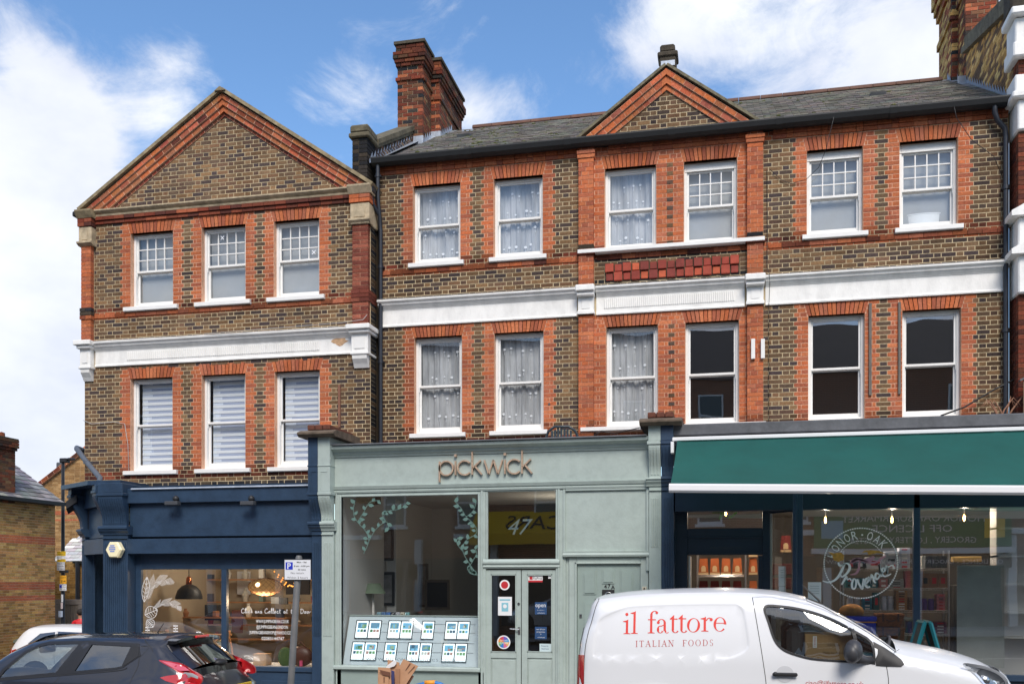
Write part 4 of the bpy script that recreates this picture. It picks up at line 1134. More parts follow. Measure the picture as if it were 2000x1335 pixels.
# party wall rising above the lower roof, with chimney
Wy = Wall(lambda x, z: 1.35)  # brightens the brick colour so the shaded party wall looks lit
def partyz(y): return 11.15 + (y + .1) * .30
b = B(); b.prof([(-.1, 9.6), (-.1, partyz(-.1)), (3.1, partyz(3.1)), (3.1, 9.6)], 4.50, 4.80, 0, A((160,136,96))); b.obj('party_wall', M_MORT, right)
k = 0; z = 9.75
while z < 12.2:
 y = -.1 + (0 if k % 2 else -.11)
 while y < 3.1:
  a, c = max(y, -.1), min(y + .225, 3.1); zr = RZ0 + (RZ1 - RZ0) * ((a - RY0) / (RY1 - RY0))
  if c - a > .04 and zr - .1 < z < partyz((a + c) / 2) - .04: Wy.brick(4.488, 4.52, a + .005, c - .005, z + .005, z + .07, YELL + STOCK[:4])
  y += .225
 z += .075; k += 1
Wy.finish(right, 100)
b = B()
b.prof([(-.12, partyz(-.1)), (3.1, partyz(3.1)), (3.1, partyz(3.1) + .12), (-.12, partyz(-.1) + .12)], 4.40, 4.90); b.prof([(-.12, partyz(-.1) + .12), (3.1, partyz(3.1) + .12), (3.1, partyz(3.1) + .32), (-.12, partyz(-.1) + .32)], 4.46, 4.84)
b.obj('parapet_coping', mat('lichened_coping'), right)
b = B(); b.bbox(4.36, 5.6, -.45, -.02, 10.98, 11.55, .03); b.bbox(4.30, 5.7, -.5, .02, 11.40, 11.55, .03); b.bbox(4.34, 5.6, -.45, -.05, 11.55, 11.75, .03); b.obj('parapet_pier', mat('blackened_brick'), right)
flashing(right, 4.486, -.1, 3.1, 18, -1)
def st2(z): return z
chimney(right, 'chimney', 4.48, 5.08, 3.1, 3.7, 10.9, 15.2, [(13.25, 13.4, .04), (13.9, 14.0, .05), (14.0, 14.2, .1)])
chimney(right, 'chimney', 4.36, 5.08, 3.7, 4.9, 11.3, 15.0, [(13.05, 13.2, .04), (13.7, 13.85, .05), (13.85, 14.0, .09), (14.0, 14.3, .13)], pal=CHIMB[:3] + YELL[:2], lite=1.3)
flashing(right, 4.47, 3.1, 3.7, 4, -1); flashing(right, 4.35, 3.7, 4.0, 3, -1)
b = B(); b.box(4.34, 4.50, 3.06, 3.098, zz(3.1) - .05, zz(3.1) + .14); b.obj('lead_apron', M_LEAD, right)
# shed / fence behind the awning at the right edge
f = thing('timber_screen', 'timber board screen with felt cap beside the right hand downpipe', 'fence', (4.9, -.6, 4.5))
for i in range(7):
 b = B(); x = 4.50 + i * .105; b.bbox(x, x + .1, -.62, -.60, 4.4, 5.10 + i * .05, .004); b.obj('board', mat('screen_board', A((148,122,98)), .85, var=.3, vscale=5, stretch=(8, 8, .6)), f)
b = B(); b.prof([(-.66, 0), (-.56, 0), (-.56, .03), (-.66, .03)], 0, .85, M=Matrix.Translation((4.45, 0, 5.07)) @ Matrix.Rotation(-math.atan(.5), 4, 'Y')); b.obj('cap_strip', M_DLEAD, f)
b = B(); rnd = random.Random(4)
for i in range(9):
 a = rnd.uniform(-1.2, 1.2); x0 = 4.22 + rnd.uniform(-.05, .1)
 b.tube([(x0, -.5, 4.5), (x0 + .08 * a, -.5, 4.66), (x0 + .22 * a, -.52, 4.78 + rnd.uniform(0, .1)), (x0 + .34 * a, -.53, 4.70)], [.012, .012, .009, .003], 5)
o = b.obj('dried_plant', mat('dry_stalk', A((168,122,96)), .8, var=.2), None, smooth=True); tag(o, 'dried brown plant in the gutter behind the green awning by the right pipe', 'plant')
# ------------------------------------------------------------------ shop paint
M_NAVY = mat('navy_shop_paint', A((45,66,90)), .42, var=.10, vscale=2.5, grime=.12, gscale=5, bump=.25, bscale=25)
M_SAGE = mat('sage_shop_paint', A((176,189,183)), .5, var=.05, vscale=2, grime=.07, gscale=7, bump=.2, bscale=25)
M_SAGED = mat('sage_door_paint', A((154,170,164)), .45, var=.06, vscale=3, bump=.2, bscale=25)
M_DNAVY = mat('dark_navy_paint', A((26,46,66)), .4, var=.1, vscale=4, bump=.2, bscale=25)
M_CAP = mat('stone_cap', A((106,92,78)), .9, var=.3, vscale=8, grime=.25, gscale=5, bump=.6, bscale=40)
M_RUSTB = mat('old_brown_brick', A((112,66,50)), .9, var=.3, vscale=14, bump=.5)
M_PAPER = mat('white_paper', (.8,.8,.8), .8)
M_WVINYL = mat('white_window_vinyl', (.95,.95,.95), .7)
M_SVINYL = mat('sage_window_vinyl', A((96,128,120)), .7)
M_CHROME = mat('polished_metal', (.6,.6,.6), .25, metal=1)
M_BLK = mat('matt_black', (.02,.02,.022), .5)
def console(b, x0, x1, ybase, proj, z0, z1, m=0, M=None, flutes=4):
 """S-shaped bracket: deep at the top, tucking in towards the bottom"""
 h = z1 - z0; pts = []
 for i in range(13):
  t = i / 12; z = z1 - h * t
  p = proj * (.5 + .5 * math.cos(math.pi * min(1, t * 1.15))) * .86 + proj * .14
  pts.append((ybase - p, z))
 b.prof([(ybase + .05, z1)] + pts + [(ybase + .05, z0)], x0, x1, m, None, M)
 w = (x1 - x0) / (flutes * 2 + 1)
 for k in range(flutes):                       # raised ribs down the curve
  a = x0 + w * (1 + 2 * k)
  b.prof([(p[0] - .012, p[1]) for p in pts[1:-1]] + [(p[0] + .02, p[1]) for p in pts[-2:0:-1]], a, a + w, m, None, M)
def pier(name, label, xs, z, mats, yb=-1.20, proj=.17, M=None, cap=True, flute_to=None, back=1.2, rot=None, cat='pier'):
 """fluted shopfront pier; xs = left, split, right; z = dict of levels"""
 x0, xm, x1 = xs
 base = (M @ Vector(((x0 + x1) / 2, yb, z['g']))) if M is not None else Vector(((x0 + x1) / 2, yb, z['g']))
 t = thing(name, label, cat, base)
 halves = [(x0, xm, mats[0], 'side_l')] + ([(xm, x1, mats[1], 'side_r')] if x1 > xm else [])
 xo = -.0
 for (a, b_, m, _) in halves:
  w = b_ - a
  s = B(); s.bbox(a, b_, yb, yb + back, z['g'], z['cap0'], .006, M=M)
  s.bbox(a - (.02 if a == x0 else 0), b_ + (.02 if b_ == halves[-1][1] else 0), yb - .02, yb, z['g'], z['g'] + .35, .006, M=M)
  sh = s.obj('pilaster', m, t)
  nf = max(3, int(w / .045)); fw = (w - .07) / (nf * 2 - 1)
  fb = z['fl0'] if m is not M_NAVY or flute_to is None else flute_to
  for k in range(nf):
   f = B(); xx = a + .035 + fw * 2 * k; f.bbox(xx, xx + fw, yb - .014, yb + .002, fb, z['fl1'], .005, M=M); f.obj('flute', m, sh)
  s = B(); s.bbox(a, b_, yb - .03, yb, z['cap0'] - .075 - .0, z['cap0'] - .055, .006, M=M)
  e0 = .045 if a == x0 else 0; e1 = .045 if b_ == halves[-1][1] else 0
  s.prof([(yb + .3, z['cap0']), (yb - .02, z['cap0']), (yb - .03, z['cap0'] + .03), (yb - .07, z['cap0'] + .07), (yb - .075, z['cap0'] + .10), (yb - .10, z['cap0'] + .11), (yb - .10, z['cap1'] - .02), (yb - .08, z['cap1']), (yb + .3, z['cap1'])], a - e0, b_ + e1, M=M)
  s.obj('capital', m, t)
  s = B(); console(s, a + .006, b_ - .006, yb, proj, z['cap1'], z['con1'], M=M, flutes=max(3, nf - 1)); s.obj('console', m, t)
  s = B(); s.bbox(a - (.02 if a == x0 else 0), b_ + (.02 if e1 else 0), yb - proj - .02, yb + back, z['con1'], z['con1'] + .055, .008, M=M)
  s.bbox(a, b_, yb - proj, yb + back, z['con1'] + .055, z['top'], .008, M=M)
  if z['top'] - z['con1'] > .5:
   zm = z['con1'] + .10;
   s.bbox(a + .05, b_ - .02 if a == x0 and x1 > xm else b_ - .05, yb - proj - .008, yb - proj, zm + .30, zm + .315, .002, M=M)
   s.bbox(a + .05, a + .065, yb - proj - .008, yb - proj, zm, zm + .30, .002, M=M)
   s.bbox(a - .008, b_ + .008, yb - proj - .012, yb + .1, zm + .40, zm + .42, .004, M=M)
  s.obj('console_block', m, t)
 if cap:
  s = B(); c0, c1 = x0 - .13, x1 + .14
  s.prof([(yb - proj - .16, z['top'] + .02), (yb - proj - .1, z['top'] - .02), (yb + back, z['top'] - .02), (yb + back, z['top'] + .12), (yb - proj - .02, z['top'] + .10), (yb - proj - .16, z['top'] + .05)], c0, c1, M=M)
  s.obj('stone_cap', M_CAP, t)
  n = 3
  for k in range(n):
   s = B(); w = (x1 - x0 + .02) / n; s.bbox(x0 - .01 + k * w, x0 - .01 + (k + 1) * w - .01, yb - proj + .0, yb + back * .9, z['top'] + .11, z['top'] + .20, .012, M=M); s.obj('brick', M_RUSTB, t)
 return t
def lev(px, Y, **k): return {a: GZ(px, v, Y) for a, v in k.items()}
zA = dict(g=-.25, fl0=GZ(612, 1241, -1.2), fl1=GZ(612, 1059, -1.2), cap0=GZ(612, 1036, -1.22), cap1=GZ(612, 1018, -1.25), con1=GZ(605, 967, -1.35), top=GZ(605, 852, -1.37))
pier('shopfront_pier', 'fluted pier between navy shop and sage shop painted half navy half sage', (GX(609, -1.2), GX(628, -1.2), GX(651.5, -1.2)), zA, (M_NAVY, M_SAGE))
zB = dict(g=-.1, fl0=GZ(1270, 1068, -1.2), fl1=GZ(1270, 972, -1.2), cap0=GZ(1268, 949, -1.22), cap1=GZ(1268, 932, -1.25), con1=GZ(1268, 868, -1.35), top=GZ(1268, 829, -1.37))
pier('shopfront_pier', 'pier at the end of the green awning painted half sage half navy', (GX(1267.5, -1.2), GX(1291.5, -1.2), GX(1316, -1.2)), zB, (M_SAGE, M_NAVY), flute_to=.3)
zC = dict(g=-.5, fl0=-.1, fl1=GZ(220, 1060, -1.15), cap0=GZ(202, 1044, -1.15), cap1=GZ(202, 1027, -1.15), con1=GZ(202, 969, -1.2), top=GZ(202, 943, -1.3))
XC0, XC1 = GX(201, -1.12), GX(249, -1.12)
pC = pier('shopfront_pier', 'fluted navy corner pier that carries the cream alarm box', (XC0, XC1, XC1), zC, (M_NAVY, M_NAVY), yb=-1.12, proj=.16, cap=False, back=.5)
# ------------------------------------------------------------------ navy shop
navy = thing('shopfront', 'navy painted corner shopfront with lit window and white lettering on the glass', 'shopfront', (-9.5, -1.0, -.3))
YN = -1.05
nx0, nx1 = XC1, GX(609, -1.15)
zb = lambda y, Y=YN: GZ(420, y, Y)
b = B(); b.prof([(.0, zb(940)), (YN - .10, zb(949, YN - .1)), (YN - .11, zb(952, YN - .1)), (.0, zb(950))], GX(262, YN), nx1 + .02); b.obj('lead_ledge', M_LEAD, navy)
b = B(); b.bbox(nx0 - .02, nx1, YN - .07, YN + .1, zb(980), zb(951) - .002, .006); b.obj('top_beam', M_NAVY, navy)
b = B(); b.bbox(nx0 - .02, nx1, YN + .03, YN + .1, zb(1046), zb(980), .004); b.obj('fascia', M_NAVY, navy)
b = B(); b.bbox(nx0 - .02, nx1 + .04, YN - .06, YN + .5, zb(1080), zb(1050.5), .006); b.obj('lower_beam', M_NAVY, navy)
b = B(); b.box(nx0, nx1, YN + .10, -.28, zb(1080), 3.72); b.obj('fascia_box', M_DNAVY, navy)
YG = YN + .22
fz0, fz1 = GZ(420, 1298, YG), GZ(420, 1111, YG)
b = B(); b.bbox(XC1 - .02, GX(277, YG), YG - .03, YG + .05, -.3, fz1 + .3, .006); b.bbox(GX(434.5, YG), GX(444.5, YG), YG - .05, YG + .05, fz0, fz1, .008)
b.bbox(GX(277, YG), nx1 + .2, YG - .03, YG + .05, fz1, fz1 + .3, .006); b.bbox(GX(277, YG), nx1 + .2, YG - .08, YG + .05, fz0 - .09, fz0, .01)
b.bbox(GX(611, YG), nx1 + .25, YG - .03, YG + .05, fz0, fz1, .006)
wf = b.obj('window_frame', M_NAVY, navy)
for (p, q) in ((277, 434.5), (444.5, 611)):
 b = B(); b.add([(GX(p, YG), YG, fz0), (GX(q, YG), YG, fz0), (GX(q, YG), YG, fz1), (GX(p, YG), YG, fz1)], [(0, 1, 2, 3)]); b.obj('pane', M_SHOPG, wf)
b = B(); b.bbox(XC1 - .05, nx1 + .2, YG - .05, YG + .1, -.55, fz0 - .09, .01); rs = b.obj('stall_riser', M_NAVY, navy)
for k in range(3):
 w = (nx1 - XC1) / 3; b = B(); b.bbox(XC1 + w * k + .12, XC1 + w * (k + 1) - .08, YG - .065, YG - .05, -.15, fz0 - .25, .006); b.obj('raised_panel', M_NAVY, rs)
# mullion finger catches
b = B(); b.ball((GX(438, YG), YG - .06, GZ(438, 1276, YG)), .02, 8); b.ball((GX(442, YG), YG - .06, GZ(442, 1276, YG)), .02, 8); b.obj('window_catch', M_NAVY, wf, smooth=True)
# canted corner doorway
P0 = Vector((XC0 + .02, YN + .06, 0)); P1 = Vector((GX(168, -.22), -.22, 0)); dv = (P1 - P0); CL = dv.length
ang = math.atan2(-dv.y, -dv.x)                      # local +x runs from P1 to P0
MC = Matrix.Translation(P1) @ Matrix.Rotation(ang, 4, 'Z')
zc = lambda y: GZ(180, y, -.7)
s = B(); s.bbox(0, CL, -.06, .1, zc(1000) + .1, zc(952), .006, M=MC); s.bbox(0, CL, .03, .1, zc(1050), zc(1000) + .1, .004, M=MC); s.bbox(0, CL, -.05, .4, zc(1082), zc(1052), .006, M=MC)
s.bbox(0, .12, .1, .14, -.6, zc(1082), .004, M=MC); s.bbox(CL - .16, CL, .1, .14, -.6, zc(1082), .004, M=MC)
s.obj('corner_entrance', M_NAVY, navy)
s = B(); s.box(.12, CL - .16, .5, .52, -.6, zc(1082), M=MC); d = s.obj('door', M_DNAVY, navy)
s = B(); s.box(.22, CL - .26, .49, .495, .5, zc(1110), M=MC); s.obj('pane', M_SHOPG, d)
s = B(); s.zprism([(P1.x - .35, P1.y - .28), (P0.x - .28, P0.y - .22), (P0.x + .4, P0.y - .22), (P0.x + .4, 0.2), (P1.x, .6), (P1.x - .35, .6)], zc(952), zc(944)); s.obj('corner_ledge', M_NAVY, navy)
zD = dict(g=-.6, fl0=-.2, fl1=zc(1062), cap0=zc(1046), cap1=zc(1030), con1=zc(968), top=zc(952))
for (u0, nm, lb) in ((-.12, 0, 'narrow navy pier on the far side of the corner doorway'), (CL - .10, 1, 'narrow navy pier on the near side of the corner doorway, left of the alarm box')):
 pier('shopfront_pier', lb, (u0, u0 + .2, u0 + .2), zD, (M_NAVY, M_NAVY), yb=-.04, proj=.26 if nm == 0 else .22, M=MC, cap=False, back=.15)
# side street wall of the shop
b = B(); b.box(P1.x - .02, P1.x + .15, P1.y + .1, 8, -.8, 3.8); b.obj('side_wall', M_NAVY, navy)
b = B(); b.bbox(P1.x - .42, P1.x - .02, .1, 3.0, zc(1000), zc(948), .02); o = b.obj('side_fascia', M_NAVY, navy)
b = B(); b.add([(P1.x - .30, -.35, zc(985)), (P1.x - .22, -.52, zc(976)), (P1.x - .02, -.48, zc(962)), (P1.x - .10, -.30, zc(972)), (P1.x - .30, -.35, zc(1000)), (P1.x - .22, -.52, zc(991)), (P1.x - .02, -.48, zc(977)), (P1.x - .1, -.3, zc(987))], [(0,1,2,3),(7,6,5,4),(0,4,5,1),(1,5,6,2),(2,6,7,3),(3,7,4,0)])
b.obj('sign_lamp', M_BLK, navy)
# floodlights on the top beam
for i, px in enumerate((342, 489)):
 x = GX(px, YN - .1); z = GZ(px, 983, YN - .15)
 fl = thing('floodlight', ['small dark floodlight on the navy fascia nearer the alarm box', 'small dark floodlight on the navy fascia nearer the party pier'][i], 'light', (x, YN - .1, z), 'floodlights on the navy fascia')
 b = B(); b.bbox(x - .13, x + .13, YN - .25, YN - .12, z - .03, z + .04, .01, M=None); b.obj('lamp_housing', mat('grey_housing', A((74,76,80)), .5), fl)
 b = B(); b.ball((x + .04, YN - .14, z + .09), .06, 10); b.tube([(x + .04, YN - .14, z + .02), (x + .04, YN - .14, z + .10), (x + .04, YN - .06, z + .11)], .022, 8); b.obj('bracket', M_BLK, fl, smooth=True)
# alarm box
ax, az, ay = GX(226, -1.2), GZ(226, 1073, -1.2), -1.2
al = thing('alarm_box', 'cream six sided burglar alarm box with blue bars on the navy corner pier', 'alarm', (ax, ay, az))
b = B(); r = .165
hexo = [(ax + r * math.cos(k * math.pi / 3), az + r * math.sin(k * math.pi / 3)) for k in range(6)]
hexi = [(ax - .01 + (p[0] - ax) * .86, az + (p[1] - az) * .86) for p in hexo]
vs = [(p[0], ay + .04, p[1]) for p in hexo] + [(p[0], ay - .05, p[1]) for p in hexo] + [(p[0], ay - .075, p[1]) for p in hexi]
fs = [tuple(range(12, 18))[::-1]] + [(i, (i + 1) % 6, (i + 1) % 6 + 6, i + 6) for i in range(6)] + [(i + 6, (i + 1) % 6 + 6, (i + 1) % 6 + 12, i + 12) for i in range(6)]
b.add(vs, fs); b.obj('housing', mat('cream_plastic', A((250,238,196), 1.0), .45), al)
for k in range(4):
 b = B(); w = (.045, .064, .064, .045)[k]; z = az + .075 - k * .035; b.box(ax - .02 - w, ax - .02 + w, ay - .079, ay - .074, z - .009, z + .009); b.obj('blue_bar', mat('blue_print', A((70,120,220)), .6), al)
# ------------------------------------------------------------------ sage shop
sage = thing('shopfront', 'sage green shopfront with thin metal letters on its fascia', 'shopfront', (-3.3, -1.1, -.1))
YS = -1.12
sx0, sx1 = GX(651.5, -1.2), GX(1267.5, -1.2)
zs_ = lambda y, px=800, Y=YS: GZ(px, y, Y)
zct = GZ(655, 867, -1.34); zc1 = GZ(655, 893, -1.2)
b = B(); b.prof([(.0, zct + .03), (-1.36, zct), (-1.37, zct - .02), (.0, zct - .03)], GX(648, -1.34), GX(1263, -1.34)); b.obj('lead_ledge', M_DLEAD, sage)
b = B(); b.prof([(-1.0, zc1), (-1.17, zc1), (-1.18, zc1 + .035), (-1.21, zc1 + .05), (-1.215, zc1 + .085), (-1.27, zc1 + .11), (-1.32, zc1 + .13), (-1.335, zct - .035), (-1.32, zct - .02), (-1.0, zct - .02)], sx0 - .04, sx1 + .02); b.obj('cornice', M_SAGE, sage)
zf0 = GZ(660, 951, YS)
b = B(); b.bbox(sx0, sx1, -1.15, -.9, zf0, zc1, .004); b.obj('fascia', M_SAGE, sage)
b = B(); b.prof([(-1.0, zf0 - .11), (-1.17, zf0 - .11), (-1.18, zf0 - .08), (-1.165, zf0 - .06), (-1.19, zf0 - .045), (-1.20, zf0 - .02), (-1.21, zf0 + .004), (-1.0, zf0 + .012)], sx0, sx1); b.obj('architrave', M_SAGE, sage)
zft = zf0 - .11
b = B(); b.box(sx0, sx1, -.95, -.0, zct - .4, zct - .035); b.obj('flat_roof', M_DLEAD, sage)
# frames
def fr_px(b, l, r, t, bt, Y, w=.0, d0=.05, d1=.06, e=.006): b.bbox(GX(l, Y), GX(r, Y), Y - d0, Y + d1, GZ((l + r) / 2, bt, Y), GZ((l + r) / 2, t, Y), e)
wz0, wz1 = zs_(1300), zs_(968)
xg0, xg1 = GX(668, YS), GX(934.5, YS)
b = B()
b.bbox(sx0, xg0, YS - .03, YS + .06, -.4, zft, .006); b.bbox(xg0 - .03, xg0 - .0, YS - .045, YS + .06, wz0, wz1 + .03, .008); b.bbox(sx0 + .02, sx0 + .05, YS - .045, YS, -.3, zft, .008)
b.bbox(xg0, xg1, YS - .03, YS + .06, wz1, zft, .006); b.bbox(xg0, xg1, YS - .045, YS, wz1, wz1 + .03, .008)
b.bbox(xg1, GX(949.5, YS), YS - .03, YS + .06, -.4, zft, .006); b.bbox(xg1, xg1 + .03, YS - .045, YS, wz0, wz1 + .03, .006); b.bbox(GX(940, YS), GX(944, YS), YS - .05, YS, -.3, zft, .008)
wfr = b.obj('window_frame', M_SAGE, sage)
b = B(); b.prof([(YS + .06, wz0), (YS - .05, wz0), (YS - .09, wz0 - .01), (YS - .10, wz0 - .02), (YS - .10, wz0 - .06), (YS - .08, wz0 - .075), (YS + .06, wz0 - .075)], sx0 + .0, GX(937, YS - .1)); b.obj('sill', M_SAGE, wfr)
b = B(); b.add([(xg0, YS, wz0), (xg1, YS, wz0), (xg1, YS, wz1), (xg0, YS, wz1)], [(0, 1, 2, 3)]); b.obj('pane', M_SHOPG1, wfr)
b = B(); b.bbox(sx0, GX(946, YS), YS - .03, YS + .06, -.4, wz0 - .075, .006); b.obj('stall_riser', M_SAGED, sage)
# transom light above the double doors
tz0, tz1 = GZ(1018, 1091, YS), GZ(1018, 959, YS); tx0, tx1 = GX(950, YS), GX(1086, YS)
b = B()
b.bbox(tx0, tx1, YS - .03, YS + .06, tz1, zft, .006); b.bbox(tx1, GX(1100, YS), YS - .03, YS + .06, -.2, zft, .006); b.bbox(GX(1090, YS), GX(1094, YS), YS - .05, YS, -.2, zft, .008)
for (p, q, u, v) in ((tx0, tx0 + .03, tz0, tz1), (tx1 - .0, tx1 + .03, tz0 - .03, tz1 + .03)): b.bbox(p, q, YS - .045, YS + .02, u, v, .008)
b.prof([(YS + .06, tz0 - .16), (YS - .03, tz0 - .16), (YS - .06, tz0 - .13), (YS - .05, tz0 - .10), (YS - .08, tz0 - .07), (YS - .08, tz0 - .04), (YS - .04, tz0 - .0), (YS + .06, tz0)], GX(945, YS), GX(1094, YS))
tfr = b.obj('transom_frame', M_SAGE, sage)
b = B(); b.add([(tx0, YS, tz0), (tx1, YS, tz0), (tx1, YS, tz1), (tx0, YS, tz1)], [(0, 1, 2, 3)]); b.obj('pane', M_SHOPG1, tfr)
f2 = plane_frame(YS - .0)
b = B(); text(b, '47', plane_frame(YS + .012), GX(1016, YS), GZ(1016, 1043, YS), h=.26, shear=.35); b.obj('glass_number', mat('etched_vinyl', A((116,136,142)), .7), tfr)
# blank panel
b = B(); px0, px1 = GX(1100, YS), sx1
pz0, pz1 = GZ(1180, 1079, YS), zft
b.bbox(px0, px1, YS - .005, YS + .06, pz0, pz1, .004)
b.bbox(px0, px0 + .04, YS - .045, YS, pz0, pz1, .01); b.bbox(px1 - .05, px1, YS - .045, YS, pz0 - .3, pz1, .01); b.bbox(px0 + .04, px1 - .05, YS - .045, YS, pz1 - .04, pz1, .01)
b.prof([(YS + .03, pz0 - .06), (YS - .06, pz0 - .06), (YS - .07, pz0 - .03), (YS - .05, pz0), (YS - .055, pz0 + .03), (YS + .03, pz0 + .04)], px0, px1); b.obj('blank_panel', M_SAGE, sage)
# double doors
YD = YS + .03
dz1 = GZ(1018, 1112, YD); dz0 = -.12
for i, (l, r, gl, gr) in enumerate(((949, 1018, 959.5, 1009), (1019.5, 1087, 1030.5, 1079))):
 xa, xb, ga, gb = GX(l, YD), GX(r, YD), GX(gl, YD), GX(gr, YD); g1, g0 = GZ((l + r) / 2, 1121, YD), GZ((l + r) / 2, 1272.5, YD)
 b = B(); b.bbox(xa, ga, YD - .03, YD + .02, dz0, dz1, .005); b.bbox(gb, xb, YD - .03, YD + .02, dz0, dz1, .005); b.bbox(ga, gb, YD - .03, YD + .02, g1, dz1, .005); b.bbox(ga, gb, YD - .03, YD + .02, g0 - .10, g0, .005)
 b.bbox(ga, gb, YD - .03, YD + .02, dz0, dz0 + .12, .005); b.bbox(ga, gb, YD - .01, YD + .01, dz0 + .12, g0 - .10, .003)
 for (u0, u1, w0, w1) in ((ga - .002, ga + .015, g0, g1), (gb - .015, gb + .002, g0, g1), (ga, gb, g0, g0 + .015), (ga, gb, g1 - .015, g1)): b.box(u0, u1, YD - .036, YD - .02, w0, w1)
 b.bbox(ga + .02, gb - .02, YD - .022, YD - .01, dz0 + .16, g0 - .13, .008)
 dr = b.obj('door', M_SAGE, sage)
 g = B(); g.add([(ga, YD - .005, g0), (gb, YD - .005, g0), (gb, YD - .005, g1), (ga, YD - .005, g1)], [(0, 1, 2, 3)]); g.obj('pane', M_SHOPG1, dr)
 fd = plane_frame(YD - .008)
 def stick(l_, r_, t_, b__, m, nm='sticker', thick=.001, lines=None):
  s = B(); x0_, x1_ = GX(l_, YD), GX(r_, YD); c = (l_ + r_) / 2; s.box(x0_, x1_, YD - .009 - thick, YD - .007, GZ(c, b__, YD), GZ(c, t_, YD)); o = s.obj(nm, m, dr)
  return o
 def disc(cx, cy, r, m, nm='sticker', off=0):
  s = B(); X, Z = GX(cx, YD), GZ(cx, cy, YD); k = 28
  s.add([(X + r * math.cos(2 * math.pi * j / k), YD - .009 - off, Z + r * math.sin(2 * math.pi * j / k)) for j in range(k)], [tuple(range(k))]); return s.obj(nm, m, dr)
 def stx(txt, cx, cy, h, m, off=.004, w=None):
  s = B(); text(s, txt, fd, GX(cx, YD), GZ(cx, cy, YD), h=h, w=w, off=off); s.obj('lettering', m, dr)
 MR = mat('red_print', A((200,40,50)), .6); MB_ = mat('blue_sticker', A((36,74,120)), .6); MT = mat('teal_print', A((70,160,170)), .6)
 if i == 0:
  disc(985.8, 1141.5, .088, M_PAPER); disc(985.8, 1141.5, .062, MR, off=.002)
  stick(973, 1000, 1164.5, 1201, M_PAPER, 'notice'); stick(980, 993, 1176, 1193, mat('pale_blue_print', A((140,200,215)), .7), 'notice_logo', .003); disc(986.5, 1183, .034, M_PAPER, 'notice_logo', .005); stick(976, 997, 1169, 1172, mat('pale_blue_print'), 'notice_line', .003)
  # round many coloured badge
  disc(984, 1253, .115, M_PAPER); X, Z = GX(984, YD), GZ(984, 1253, YD)
  for k, c in enumerate([(80,160,210),(120,100,190),(210,80,100),(240,150,60),(110,180,110),(60,130,200),(220,110,150),(240,180,80)]):
   s = B(); a0, a1 = k * math.pi / 4, (k + 1) * math.pi / 4
   s.add([(X, YD - .0115, Z)] + [(X + .095 * math.cos(a0 + (a1 - a0) * q / 4), YD - .0115, Z + .095 * math.sin(a0 + (a1 - a0) * q / 4)) for q in range(5)], [(0, 1, 2, 3, 4, 5)]); s.obj('badge_wedge', mat('print_%d_%d_%d' % c, A(c), .6), dr)
  stx('LOCAL', 984, 1256.5, .04, M_PAPER, .006); stx('LEWISHAM', 984, 1250.5, .018, M_PAPER, .006)
  s = B(); hx, hz = GX(1012, YD), GZ(1012, 1228, YD)
  s.tube([(GX(1014, YD), YD - .03, hz), (GX(1014, YD), YD - .08, hz)], .012, 8); s.tube([(GX(1016, YD), YD - .08, hz), (GX(998, YD), YD - .08, hz + .01)], .010, 8); s.bbox(GX(1012, YD), GX(1017, YD), YD - .04, YD - .03, hz - .09, hz + .04, .004)
  s.obj('handle', M_CHROME, dr, smooth=40)
  s = B(); s.tube([(GX(1014, YD), YD - .03, GZ(1014, 1178, YD)), (GX(1014, YD), YD - .045, GZ(1014, 1178, YD))], .022, 12); s.obj('lock', M_CHROME, dr)
 else:
  stick(1032, 1060, 1123, 1136, M_PAPER); stick(1034.5, 1040.5, 1125, 1131, MR, 'sticker_logo', .003); stx('PayProp', 1050.5, 1130.5, .036, M_BLK, w=.15)
  stick(1032, 1060, 1132.5, 1136, MR, 'sticker_band', .003); stick(1071, 1078, 1121.5, 1129, M_PAPER)
  stick(1045, 1068, 1175, 1199, MB_); stx('open', 1056, 1184.5, .068, M_PAPER, w=.175); stx('we are always on', 1056, 1191, .012, M_PAPER); stx('onTheMarket', 1057, 1197, .016, M_PAPER)
  stick(1045, 1068, 1223, 1247, MB_); stx('see all our', 1056.5, 1229, .022, M_PAPER, w=.15); stx('properties', 1056.5, 1234, .022, M_PAPER, w=.14); stx('at', 1056.5, 1238, .018, M_PAPER); stx('onTheMarket', 1057, 1244.5, .016, M_PAPER)
  stick(1054, 1078, 1256, 1272, mat('pale_sticker', A((206,224,226)), .6)); stx('Property', 1064.5, 1261.5, .022, MB_, w=.12); stx('Redress', 1065, 1267, .022, MB_, w=.12)
# 47A door
YE = YS + .05
b = B(); b.bbox(GX(1100, YE), GX(1106, YE), YE - .05, YE + .02, -.1, pz0, .006); b.bbox(GX(1112, YE), GX(1127, YE), YE - .05, YE + .02, -.1, pz0 - .06, .008)
b.bbox(GX(1106, YE), GX(1112, YE), YE - .02, YE + .02, -.1, pz0 - .06, .004)
b.bbox(GX(1127, YE), GX(1251, YE), YE - .05, YE + .02, GZ(1190, 1099, YE), pz0 - .06, .008); b.bbox(GX(1251, YE), GX(1267, YE), YE - .05, YE + .02, -.1, pz0 - .06, .008)
b.bbox(GX(1124, YE), GX(1127.5, YE), YE - .075, YE, -.1, GZ(1190, 1097, YE), .006); b.bbox(GX(1124, YE), GX(1253, YE), YE - .075, YE, GZ(1190, 1100.5, YE), GZ(1190, 1097, YE), .006)
b.obj('door_frame', M_SAGE, sage)
b = B(); b.bbox(GX(1128, YE), GX(1250.5, YE), YE - .02, YE + .02, -.1, GZ(1190, 1101, YE), .004); d47 = b.obj('door', M_SAGED, sage)
